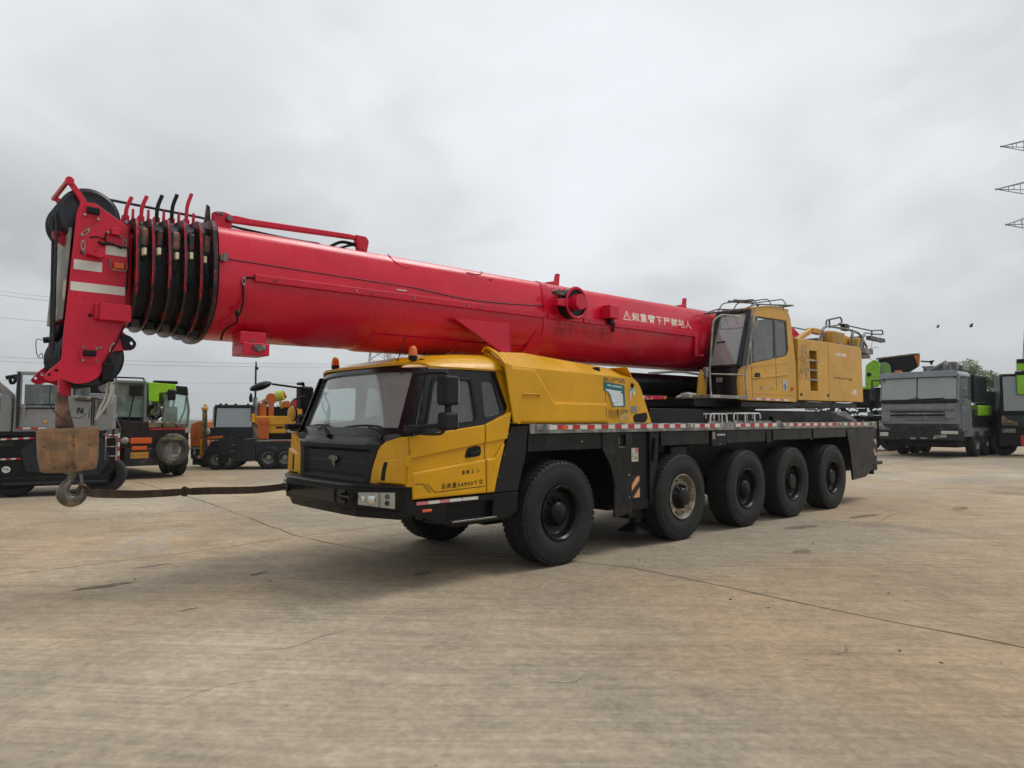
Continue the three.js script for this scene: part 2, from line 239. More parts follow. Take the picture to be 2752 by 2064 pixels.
function glyphs(g, s, x, y, size, adv, lw, asp = 1) {
  g.lineWidth = lw; g.lineCap = 'square'; g.lineJoin = 'miter';
  for (const ch of s) {
    if (GL[ch]) for (const st of GL[ch]) { g.beginPath(); for (let i = 0; i < st.length; i += 2) { const X = x + st[i] / 100 * size * asp, Y = y + st[i + 1] / 100 * size; i ? g.lineTo(X, Y) : g.moveTo(X, Y); } g.stroke(); }
    else if (ch !== ' ') { g.font = 'bold ' + Math.round(size * 1.05) + 'px sans-serif'; g.textAlign = 'left'; g.textBaseline = 'alphabetic'; g.save(); g.translate(x, y + size * 0.96); g.scale(adv * 0.92 / (size * 0.66) * 0.62, 1); g.fillText(ch, 0, 0); g.restore(); x -= adv * 0.38; }
    x += adv;
  }
}
function decalMat(c, rough = 0.5) { const t = new THREE.CanvasTexture(c); t.colorSpace = THREE.SRGBColorSpace; t.magFilter = THREE.LinearFilter; t.anisotropy = 8; return new THREE.MeshStandardMaterial({ name: 'print', map: t, roughness: rough, transparent: true }); }
// a printed sticker through four corners (bottom left, bottom right, top right, top left)
function decal(parent, name, c, p, rough) {
  const g = new THREE.BufferGeometry(); g.setAttribute('position', new THREE.Float32BufferAttribute([...p[0], ...p[1], ...p[2], ...p[0], ...p[2], ...p[3]], 3)); g.setAttribute('uv', new THREE.Float32BufferAttribute([0, 0, 1, 0, 1, 1, 0, 0, 1, 1, 0, 1], 2)); g.computeVertexNormals();
  const m = new THREE.Mesh(g, decalMat(c, rough)); m.name = name; m.receiveShadow = true; parent.add(m); return m;
}

// ---------------------------------------------------------------- ground: concrete slabs on an earth bed
{
  const T = 26;                                        // metres covered by one tile of the colour map
  const ground = tex(2048, (x, y) => {
    const a = tf(x, y, 3, 6, 201), b = tf(x, y, 11, 5, 211), f = tf(x, y, 90, 3, 221), br = tns(x, y, 900, 40, 231), br2 = tns(x, y, 420, 26, 235), sp = tn(x, y, 620, 241);
    const warm = ss(0.36, 0.66, tf(x, y, 5, 4, 251)), st = ss(0.60, 0.76, tf(x, y, 8, 5, 261)), pale = ss(0.60, 0.74, tf(x, y, 6, 5, 271));
    const dot = ss(0.985, 0.995, sp) * ss(0.4, 0.6, b);
    const sw = tns(x + 1, y - x + 2 + 0.024 * (tf(x, y, 7, 3, 301) - 0.5), 36, 300, 305), sw2 = tns(x + 1, y - x + 2 + 0.03 * (tf(x, y, 5, 3, 307) - 0.5), 50, 800, 309);
    let v = 0.525 + (a - 0.5) * 0.15 + (b - 0.5) * 0.085 + (f - 0.5) * 0.07 + (sw - 0.5) * 0.04 * (0.4 + 1.2 * b) + (sw2 - 0.5) * 0.05 * (0.4 + 1.2 * a) + (tn(x, y, 410, 243) - 0.5) * 0.05 + (tn(x, y, 1000, 245) - 0.5) * 0.07 + (br - 0.5) * 0.012 + (br2 - 0.5) * 0.018 - st * 0.075 + pale * 0.055 - dot * 0.25;
    return [v * lerp(1.09, 1.15, warm), v * lerp(1.0, 1.0, warm), v * lerp(0.86, 0.80, warm)];
  }, T);
  const bump = tex(1024, (x, y) => { const v = tf(x, y, 24, 5, 281) * 0.5 + tns(x + 1, y - x + 2 + 0.05 * (tf(x, y, 4, 3, 293) - 0.5), 9, 90, 291) * 0.3 + tf(x, y, 6, 3, 297) * 0.5; return [v * 0.75, v * 0.75, v * 0.75]; }, 3.1, false);
  const grnd = (o = {}) => new THREE.MeshStandardMaterial({ name: 'concrete', color: new THREE.Color().setRGB(1.0, 1.0, 1.0), map: ground, bumpMap: bump, bumpScale: 0.012, roughness: 0.9, ...o });
  const conc = grnd();
  const base = new THREE.Mesh(merge([new THREE.CircleGeometry(3000, 64).rotateX(-Math.PI / 2).translate(0, -0.045, 0)]), M.joint);
  base.name = 'ground'; base.receiveShadow = true; base.userData.kind = 'structure'; scene.add(base);
  const far = new THREE.Mesh(merge([new THREE.RingGeometry(84, 3000, 96).rotateX(-Math.PI / 2).translate(0, -0.025, 0)]), mk('dusty_earth', [0.24, 0.205, 0.155], 0.95, 0, { map: dustTex }));
  far.name = 'far_ground'; far.receiveShadow = true; far.userData.kind = 'structure'; scene.add(far);
  const yard = new THREE.Group(); yard.name = 'concrete_yard'; yard.userData.kind = 'structure'; scene.add(yard);
  // wavering joint lines between the slabs; a slab edge is the joint line shifted by half the joint's width
  const wob = (s, k) => (fbm3(s * 0.9, k, 1.5, 4) - 0.5) * 0.10 + (n3(s * 6, k, 3) - 0.5) * 0.022;
  const jz = [[-9, 40], [-7.4, 30], [-2.86, 20]];
  const lineX = (x, z0, k) => z0 + wob(x, k) + (k === 20 ? pw(x, [[-5, 0.11], [-3, 0.10], [-1.5, -0.09], [0, -0.15], [6, -0.2]]) : 0);
  const cr1 = z => pw(z, [[-40, 0.1], [-9.1, -0.96], [-3, -1.48], [-2.2, -1.44], [-0.56, -1.2], [1, 0.1], [1.9, 0.56], [2.7, 0.58], [3.8, 0.52], [5.3, 0.47], [6.2, 0.5], [30, 0.6]]) + wob(z, 60) * 0.8;
  const E = 90, gap = k => 0.010 + 0.012 * n3(k * 1.7, 5, 9);
  const slab = (x0, x1, z0, z1) => {                  // x0,x1: functions of z; z0,z1: functions of x
    const pts = [], st = 0.18, dense = (a, b) => { const n = Math.min(260, Math.max(2, Math.ceil(Math.abs(b - a) / st))), r = []; for (let i = 0; i < n; i++) r.push(a + (b - a) * i / n); return r; };
    const c = (fx, fz, x, z) => { for (let i = 0; i < 6; i++) { x = fx(z); z = fz(x); } return [x, z]; };
    const A = c(x0, z0, -5, -5), B = c(x1, z0, 5, -5), C = c(x1, z1, 5, 5), D = c(x0, z1, -5, 5);
    for (const x of dense(A[0], B[0])) pts.push([x, -(z0(x) + gap(x))]);
    for (const z of dense(B[1], C[1])) pts.push([x1(z) - gap(z), -z]);
    for (const x of dense(C[0], D[0])) pts.push([x, -(z1(x) - gap(x + 50))]);
    for (const z of dense(D[1], A[1])) pts.push([x0(z) + gap(z + 50), -z]);
    return ext(shp(pts), -0.16, 0, 0.0035).rotateX(-Math.PI / 2);
  };
  const k = v => () => v, L2 = x => lineX(x, -2.86, 20), L1 = x => lineX(x, -7.4, 30), L0 = x => lineX(x, -12.4, 40), f = z => cr1(z), fR = z => 12.4 + wob(z, 70);
  for (const [a, b, c, d] of [[k(-E), f, k(-E), L0], [f, k(E), k(-E), L0], [k(-E), f, L0, L1], [f, fR, L0, L1], [fR, k(E), L0, L1], [k(-E), f, L1, L2], [f, fR, L1, L2], [fR, k(E), L1, L2], [k(-E), f, L2, k(E)], [f, k(E), L2, k(E)]]) part(yard, 'slab', slab(a, b, c, d), conc);
  // pale crescent tyre scuffs and oil spots: thin films of dried mud and oil
  const film = (name, label, cat, w, h, draw, x, z, turn, px = 256) => {
    const [c, g] = canvas(px, px); draw(g, px); const t = decalMat(c, 0.9); const m = new THREE.Mesh(new THREE.PlaneGeometry(w, h).rotateX(-Math.PI / 2), t); m.name = name; m.position.set(x, 0.004, z); m.rotation.y = turn; m.receiveShadow = true; yard.add(m);
  };
  const speck = (g, n, cx, cy, r, col, s0, s1) => { for (let i = 0; i < n; i++) { const a = rnd() * 6.283, q = Math.sqrt(rnd()) * r; g.fillStyle = col(rnd()); g.beginPath(); g.ellipse(cx + Math.cos(a) * q, cy + Math.sin(a) * q * 0.8, rr(s0, s1), rr(s0, s1) * 0.7, rnd() * 3, 0, 6.3); g.fill(); } };
  const arc = (g, n, r0, r1) => { for (let i = 0; i < n; i++) { const r = rr(r0, r1), a = rr(3.3, 4.5), l = rr(0.03, 0.22), edge = 1 - Math.abs((r - r0) / (r1 - r0) * 2 - 1), end = ss(3.3, 3.9, a) * (1 - ss(4.3, 4.6, a)); g.strokeStyle = `rgba(190,180,160,${0.015 + 0.07 * edge * end * rnd()})`; g.lineWidth = rr(2, 7); g.beginPath(); g.arc(250, 250, r, a, a + l); g.stroke(); } };
  film('tyre_scuff', '', '', 2.6, 2.2, (g) => { arc(g, 800, 168, 198); arc(g, 700, 208, 236); }, -3.2, -4.0, 0.35);
  for (const [x, z, w, h, a] of [[-3.05, -0.75, 0.30, 0.16, 0.5], [-3.9, -2.1, 0.5, 0.16, 0.3], [-4.2, 0.35, 0.22, 0.10, 0.4], [-1.6, 0.6, 0.35, 0.2, 0.3], [7.6, 2.3, 1.1, 0.35, 0.35], [5.4, 2.1, 0.9, 0.4, 0.3], [3.2, 3.1, 0.5, 0.3, 0.25], [10.4, 3.2, 1.0, 0.4, 0.25], [-4.6, -1.3, 0.7, 0.25, 0.4]])
    film('oil_stain', '', '', w, h, (g, n) => speck(g, 420, n / 2, n / 2, n * 0.42, q => `rgba(58,48,36,${(0.03 + 0.20 * q) * a})`, 2, 15), x, z, rr(-0.5, 0.5), 128);
  // hairline cracks: narrow dark fissures, modelled as thin wandering strips sunk at the surface
  const fissure = (pts, w) => { const P = [], n = 26; const cv = new THREE.CatmullRomCurve3(pts.map(p => V(p[0], 0.0022, p[1]))); const rows = [[], []]; for (let i = 0; i <= n; i++) { const q = cv.getPoint(i / n), t = cv.getTangent(i / n), e = w * Math.sin(Math.PI * (i + 0.3) / (n + 0.6)) * rr(0.4, 1), o = rr(-0.012, 0.012); rows[0].push(V(q.x - t.z * (e + o), 0.0022, q.z + t.x * (e + o))); rows[1].push(V(q.x + t.z * (e - o), 0.0022, q.z - t.x * (e - o))); } return sheet(rows, 0, true); };
  for (const [p, w] of [[[[-4.3, 1.9], [-4.0, 2.1], [-3.55, 2.0], [-3.2, 2.05]], 0.004], [[[-5.2, 2.7], [-4.7, 2.55], [-4.3, 2.7]], 0.003], [[[-3.0, 4.0], [-2.8, 4.2], [-2.65, 4.15]], 0.004], [[[-0.9, 5.2], [-0.7, 5.25], [-0.5, 5.15]], 0.004], [[[6.0, 2.6], [7.0, 2.75], [8.4, 2.6], [9.3, 2.8]], 0.007], [[[12, 4], [15, 4.2], [18, 3.9], [22, 4.3]], 0.012], [[[-2.2, 2.2], [-1.9, 2.5], [-1.8, 2.9]], 0.003]]) part(yard, 'crack', fissure(p, w), M.joint);
  // grit: small pebbles, mud crumbs and dead leaves
  const grit = [], gg = [];
  for (let i = 0; i < 46; i++) { let x, z; do { x = rr(-6.5, 9); z = rr(-6, 8); } while (V(x, 0, z).distanceTo(V(CP.x, 0, CP.z)) < 1.5 || (Math.abs(z) < 1.6 && x > -3)); const s = rr(0.004, 0.013), g = new THREE.DodecahedronGeometry(s, 0); g.scale(rr(0.8, 1.9), rr(0.35, 0.8), rr(0.8, 1.4)).rotateY(rnd() * 6); grit.push(g.translate(x, s * 0.3, z)); }
  for (let i = 0; i < 340; i++) { const x = rr(-6.5, 12), z = rr(-7, 7.5), s = rr(0.002, 0.005); gg.push(new THREE.TetrahedronGeometry(s, 0).scale(1.4, 0.5, 1).translate(x, s * 0.2, z)); }
  const gm = part(scene, 'grit', [grit, gg], mk('grit', [0.075, 0.062, 0.05], 0.95)); tag(gm, 'scattered dark grit and mud crumbs on the concrete yard', 'grit', null, 'stuff');
}

// ================================================================= the crane (x to its rear, front axle at x = 0, z towards the camera)
const crane = thing('mobile_crane', 'big five-axle mobile crane with yellow cabs, black carrier and long red boom', 'mobile crane');

// ---------------------------------------------------------------- wheels
function wheelProto(kind) {
  const w = new THREE.Group(); w.name = 'wheel'; const R = 0.68, hw = 0.205;
  const prof = [[0.335, hw - 0.035], [0.36, hw - 0.005], [0.40, hw + 0.008], [0.455, hw + 0.022], [0.47, hw + 0.018], [0.485, hw + 0.024], [0.53, hw + 0.022], [0.575, hw + 0.012], [0.60, hw + 0.006], [0.612, hw + 0.011], [0.632, hw - 0.002], [0.655, hw - 0.018], [0.664, hw - 0.05], [0.667, 0]];
  const lp = [...prof.map(p => new THREE.Vector2(p[0], p[1])), ...prof.slice(0, -1).reverse().map(p => new THREE.Vector2(p[0], -p[1]))];
  const geos = [new THREE.LatheGeometry(lp, 72).rotateX(Math.PI / 2)];
  const N = 54;
  for (let i = 0; i < N; i++) {                        // tread: shoulder lugs and staggered centre blocks
    const a = i / N * Math.PI * 2;
    for (const s of [-1, 1]) {
      const b = new THREE.BoxGeometry(0.054, 0.034, 0.085); b.rotateY(s * 0.22); b.translate(0, 0.655, s * 0.150); b.rotateZ(a + (s > 0 ? 0 : Math.PI / N)); geos.push(b);
      const e = new THREE.BoxGeometry(0.050, 0.046, 0.014); e.rotateX(-s * 0.95); e.translate(0, 0.636, s * 0.191); e.rotateZ(a + (s > 0 ? 0 : Math.PI / N)); geos.push(e);
      const d = new THREE.BoxGeometry(0.056, 0.032, 0.072); d.rotateY(-s * 0.35); d.translate(0, 0.659, s * 0.052); d.rotateZ(a + (s > 0 ? 0.5 : 1.5) * Math.PI / N); geos.push(d);
    }
  }
  const ty = part(w, 'tyre', geos, M.rubber);
  const rimMat = kind === 'cream' ? M.rim_cream : M.rim_black;
  const depth = kind === 'cream' ? 0.045 : 0.13;
  const rl = [[0.352, hw + 0.004], [0.350, hw + 0.014], [0.336, hw + 0.012], [0.322, hw - 0.01], [0.306, hw - 0.02], [0.300, hw - 0.06], [0.292, hw - depth - 0.01], [0.24, hw - depth], [0.205, hw - depth - 0.012], [0.12, hw - depth - 0.012]];
  const rim = part(w, 'rim', [new THREE.LatheGeometry(rl.map(p => new THREE.Vector2(...p)), 56).rotateX(Math.PI / 2), cylZ(0, 0, -hw + 0.02, hw - depth - 0.02, 0.30, 32), new THREE.TorusGeometry(0.343, 0.010, 6, 56).translate(0, 0, hw + 0.006)], rimMat);
  if (kind === 'cream') { const hs = []; for (let i = 0; i < 8; i++) { const a = i / 8 * 6.283 + 0.2; hs.push(cylZ(Math.cos(a) * 0.262, Math.sin(a) * 0.262, hw - depth - 0.02, hw - depth + 0.0045, 0.015, 10)); } parts(w, 'hand_hole', hs, M.black); }
  const zf = hw - depth - 0.012, hub = [];
  if (kind === 'cap') hub.push(new THREE.LatheGeometry([[0.152, zf], [0.150, zf + 0.09], [0.135, zf + 0.125], [0.12, zf + 0.13], [0.001, zf + 0.132]].map(p => new THREE.Vector2(...p)), 36).rotateX(Math.PI / 2));
  else {
    const big = kind === 'cream';
    hub.push(new THREE.LatheGeometry([[0.20, zf], [0.195, zf + 0.02], [0.145, zf + 0.028], [0.140, zf + 0.08], [0.125, zf + (big ? 0.115 : 0.12)], [0.06, zf + (big ? 0.12 : 0.15)], [0.001, zf + (big ? 0.121 : 0.155)]].map(p => new THREE.Vector2(...p)), 36).rotateX(Math.PI / 2));
    for (let i = 0; i < 10; i++) { const a = i / 10 * 6.283; hub.push(cylZ(Math.cos(a) * 0.172, Math.sin(a) * 0.172, zf + 0.01, zf + 0.06, 0.017, 6)); hub.push(cylZ(Math.cos(a) * 0.172, Math.sin(a) * 0.172, zf + 0.05, zf + 0.078, 0.009, 6)); }
  }
  part(w, 'hub', hub, kind === 'cream' ? M.rim_black : M.black);
  return w;
}
{
  const kinds = { bolt: wheelProto('bolt'), cream: wheelProto('cream'), cap: wheelProto('cap') };
  const ax = [[0, 'bolt'], [2.75, 'cream'], [4.76, 'bolt'], [6.53, 'cap'], [8.35, 'cap']];
  for (const [x, k] of ax) for (const s of [1, -1]) {
    const w = kinds[k].clone(); w.position.set(x, 0.676, s * 1.225); w.rotation.set(0, s > 0 ? 0 : Math.PI, rnd() * 6); crane.add(w);
    if (k === 'cream' && s > 0) w.userData.label = 'second wheel with a cream coloured rim';
  }
}

// ---------------------------------------------------------------- carrier chassis
part(crane, 'chassis_frame', [bx(-2.15, 10.9, 0.78, 1.46, -0.52, 0.52), bx(-0.7, 9.3, 1.46, 1.70, -1.05, 1.05), [0, 2.75, 4.76, 6.53, 8.35].map(x => [bx(x - 0.14, x + 0.14, 0.52, 0.84, -0.98, 0.98, 0.05), cylZ(x, 0.676, -1.1, 1.1, 0.17, 18), bx(x - 0.35, x + 0.35, 0.40, 0.66, -0.3, 0.3, 0.12)]), bx(1.35, 2.05, 0.55, 1.5, -1.1, 1.1), bx(9.4, 10.6, 0.7, 1.5, -1.1, 1.1)], M.black);
part(crane, 'deck', [bx(-0.56, 10.80, 1.722, 1.800, -1.385, 1.385), bx(-0.8, -0.56, 1.70, 1.79, -1.30, 1.30)], M.black);
const rail = pair(crane, 'deck_edge_rail', bx(-0.54, 10.78, 1.697, 1.822, 1.385, 1.415, 0.008), M.alu);
{
  // reflective squares along the deck edge, alternately red and white, with marker lamps between
  const mk1 = (x0, x1, m, n) => part(rail, n, bx(x0, x1, 1.748, 1.806, 1.4155, 1.4185), m);
  const segs = [[-0.20, 2.98, 0.147], [3.14, 3.95, 0.15], [4.42, 5.98, 0.165], [6.42, 8.60, 0.178], [8.98, 10.45, 0.185]];
  for (const [a, b, w] of segs) { let i = 0; for (let x = a; x + w <= b + 0.01; x += w, i++) mk1(x + 0.002, x + w - 0.002, i % 2 ? M.red_tape : M.white_tape, i % 2 ? 'red_reflector' : 'white_reflector'); }
  for (const x of [-0.38, 3.06, 6.2, 8.78, 10.62]) part(rail, 'marker_lamp', bx(x - 0.055, x + 0.055, 1.742, 1.812, 1.4155, 1.435, 0.012), M.white);
  part(rail, 'amber_reflector', bx(0.03, 0.145, 1.752, 1.802, 1.4186, 1.422), M.orange_lens);
  part(rail, 'end_bracket', [bx(10.80, 10.92, 1.66, 1.83, 1.30, 1.41, 0.01)], M.white);
}
// side skirts under the deck
const aprZ = [1.345, 1.375];
for (const [a, b, y, m] of [[-0.54, 0.90, 1.475, 'black_panel'], [2.28, 3.63, 1.48, 'black_panel'], [3.68, 4.16, 1.435, 'black'], [4.19, 5.55, 1.475, 'black_panel'], [5.84, 7.46, 1.495, 'black_panel'], [7.56, 9.2, 1.50, 'gloss_black']]) pair(crane, 'side_skirt', ext([[a, y], [b - 0.02, y], [b, 1.693], [a, 1.693]], aprZ[0], aprZ[1] + (m === 'black' ? 0.02 : 0), 0.005), M[m]);
pair(crane, 'bracket', [ext([[5.58, 1.695], [5.83, 1.695], [5.78, 1.44], [5.64, 1.44]], 1.30, 1.36, 0.004), ext([[7.47, 1.695], [7.55, 1.695], [7.55, 1.46], [7.47, 1.46]], 1.28, 1.36), bx(2.65, 3.1, 1.28, 1.46, 1.15, 1.3, 0.03)], M.black);
part(crane, 'label_plate', bx(3.70, 3.78, 1.55, 1.67, 1.396, 1.4), M.white);
{ const [c, g] = canvas(128, 32); g.fillStyle = '#c9c9cf'; for (let i = 0; i < 3; i++) g.fillRect(6 + i * 40, 8, 30, 9); decal(crane, 'sticker', c, [[3.84, 1.56, 1.398], [4.12, 1.56, 1.398], [4.12, 1.66, 1.398], [3.84, 1.66, 1.398]]); }
parts(crane, 'bolt', [[0.45, 1.58], [3.93, 1.46], [10.0, 1.42]].map(([x, y]) => cylZ(x, y, 1.38, 1.40, 0.012, 8)), M.white);
// mudguard panel behind the front wheel, with a curved arch
{
  const s = new THREE.Shape(); s.moveTo(0.88, 1.693); s.lineTo(1.53, 1.693); s.lineTo(1.53, 0.53); s.lineTo(1.13, 0.50); s.lineTo(1.14, 0.95); s.quadraticCurveTo(1.10, 1.22, 0.88, 1.46); s.closePath();
  s.holes.push(new THREE.Path(rsh([[1.24, 1.48], [1.40, 1.48], [1.40, 1.66], [1.24, 1.66]], 0.02).getPoints(5)));
  pair(crane, 'mudguard', ext(s, 1.36, 1.392, 0.006), M.black_panel);
  part(crane, 'recess', [bx(1.23, 1.41, 1.47, 1.67, 1.26, 1.355)], M.black);
  parts(crane, 'latch', [bx(1.245, 1.285, 1.53, 1.62, 1.34, 1.37, 0.006), bx(1.25, 1.39, 1.475, 1.49, 1.36, 1.385)], M.alu);
  parts(crane, 'bolt', [[1.46, 1.08], [1.46, 0.76]].map(([x, y]) => cylZ(x, y, 1.39, 1.402, 0.012, 8)), M.white);
}
// outrigger: box, white warning labels, float plate
{
  const o = sub(crane, 'outrigger'); o.userData.label = 'front left outrigger with striped warning label';
  part(o, 'beam_box', [bx(1.54, 2.00, 0.56, 1.693, 1.10, 1.33, 0.01), bx(1.54, 1.98, 0.56, 0.70, 1.33, 1.35)], M.black);
  pair(o, 'post', [ext([[2.0, 1.69], [2.24, 1.69], [2.20, 1.30], [2.06, 0.60], [2.0, 0.60]], 1.25, 1.37, 0.008), rod(V(2.06, 1.25, 1.39), V(2.12, 1.60, 1.39), 0.028)], M.black_panel);
  part(o, 'jack', [rod(V(1.92, 0.34, 1.15), V(1.92, 0.62, 1.15), 0.10, 0.10, 20), bx(1.62, 1.86, 0.42, 0.54, 1.0, 1.25, 0.02), bx(1.98, 2.14, 0.40, 0.50, 1.05, 1.22, 0.02)], M.black);
  part(o, 'float_plate', new THREE.CylinderGeometry(0.07, 0.30, 0.15, 4, 1).rotateY(Math.PI / 4).translate(1.95, 0.28, 1.15), M.black_panel);
  const [c, g] = canvas(96, 224); g.fillStyle = '#0d0e10'; g.fillRect(0, 0, 96, 224); g.fillStyle = '#d2996b';
  g.beginPath(); g.moveTo(4, 110); g.lineTo(60, 20); g.quadraticCurveTo(90, 0, 90, 20); g.lineTo(88, 56); g.lineTo(6, 162); g.closePath(); g.fill(); g.beginPath(); g.moveTo(90, 120); g.lineTo(92, 206); g.quadraticCurveTo(90, 218, 70, 216); g.lineTo(30, 214); g.closePath(); g.fill();
  decal(o, 'warning_label', c, [[1.56, 0.72, 1.3345], [1.80, 0.72, 1.3345], [1.80, 1.06, 1.3345], [1.56, 1.06, 1.3345]]);
  const [c2, g2] = canvas(96, 128); g2.fillStyle = '#b9b9a6'; g2.fillRect(0, 0, 96, 128); g2.fillStyle = '#cc4b57'; g2.fillRect(66, 0, 24, 50); g2.fillStyle = '#8a9a6a'; g2.fillRect(6, 54, 60, 8); g2.fillRect(6, 74, 74, 10); g2.fillRect(10, 98, 50, 8); g2.fillStyle = '#7b3a3a'; g2.beginPath(); g2.moveTo(74, 78); g2.lineTo(88, 104); g2.lineTo(60, 104); g2.fill();
  decal(o, 'notice_label', c2, [[1.55, 1.26, 1.3345], [1.76, 1.26, 1.3345], [1.76, 1.46, 1.3345], [1.55, 1.46, 1.3345]]);
}
// rear corner panel, lamps, rear outrigger
pair(crane, 'rear_panel', ext([[9.20, 1.693], [10.78, 1.693], [10.74, 1.0], [10.62, 0.72], [10.22, 0.56], [9.52, 0.53], [9.40, 1.10]], 1.34, 1.385, 0.008), M.black_panel);
{
  const o = sub(crane, 'rear_outrigger');
  pair(o, 'beam_box', [bx(10.80, 11.10, 0.86, 1.66, 1.05, 1.33, 0.02), bx(10.75, 11.35, 0.80, 0.88, 1.0, 1.36, 0.01)], M.black);
  const [c, g] = canvas(64, 192); g.fillStyle = '#0f0f12'; g.fillRect(0, 0, 64, 192); g.fillStyle = '#caa184'; g.beginPath(); g.moveTo(4, 4); g.lineTo(50, 8); g.lineTo(58, 76); g.closePath(); g.fill(); g.beginPath(); g.moveTo(4, 88); g.lineTo(60, 176); g.lineTo(34, 188); g.lineTo(4, 130); g.fill();
  decal(o, 'warning_label', c, [[10.86, 1.0, 1.3345], [11.08, 1.0, 1.3345], [11.08, 1.42, 1.3345], [10.86, 1.42, 1.3345]]);
  part(o, 'tow_bracket', [bx(10.8, 11.2, 0.66, 0.80, 1.1, 1.30, 0.03), rod(V(10.95, 0.58, 1.24), V(10.95, 0.68, 1.24), 0.06, 0.06, 14)], M.black);
}
// upper deck boxes, grey plate at the rear, access handrails
part(crane, 'deck_box', [bx(1.9, 9.30, 1.80, 2.055, -0.98, 0.98, 0.015), both(ext([[9.30, 2.055], [9.36, 2.055], [10.62, 1.85], [10.62, 1.801], [9.30, 1.801]], 0.90, 0.98)), bx(2.1, 3.6, 1.80, 2.05, 0.98, 1.30, 0.01), bx(5.95, 6.05, 1.801, 1.93, 1.25, 1.33)], M.black);
part(crane, 'grey_plate', ext([[9.40, 2.062], [10.46, 2.062], [11.12, 1.83], [10.64, 1.83]], 0.84, 0.895, 0.004), M.alu);
{
  const h = sub(crane, 'access_handrail');
  for (const z of [1.33, 1.18]) part(h, 'rail', [bent([[3.74, 1.80, z], [3.76, 1.975, z], [4.27, 1.975, z], [4.28, 1.80, z]], 0.014, 8), rod(V(4.12, 1.81, z), V(4.12, 1.97, z), 0.011), rod(V(3.86, 1.89, z), V(3.86, 1.97, z), 0.011), bent([[4.62, 1.80, z], [4.50, 1.86, z], [4.52, 1.985, z], [5.44, 1.99, z], [5.45, 1.89, z]], 0.014, 8), rod(V(4.90, 1.81, z), V(4.90, 1.985, z), 0.012), rod(V(5.24, 1.81, z), V(5.24, 1.985, z), 0.014)], M.white_pipe);
  part(h, 'kick_plate', bx(3.72, 6.3, 1.801, 1.855, 1.27, 1.31, 0.006), M.alu);
}

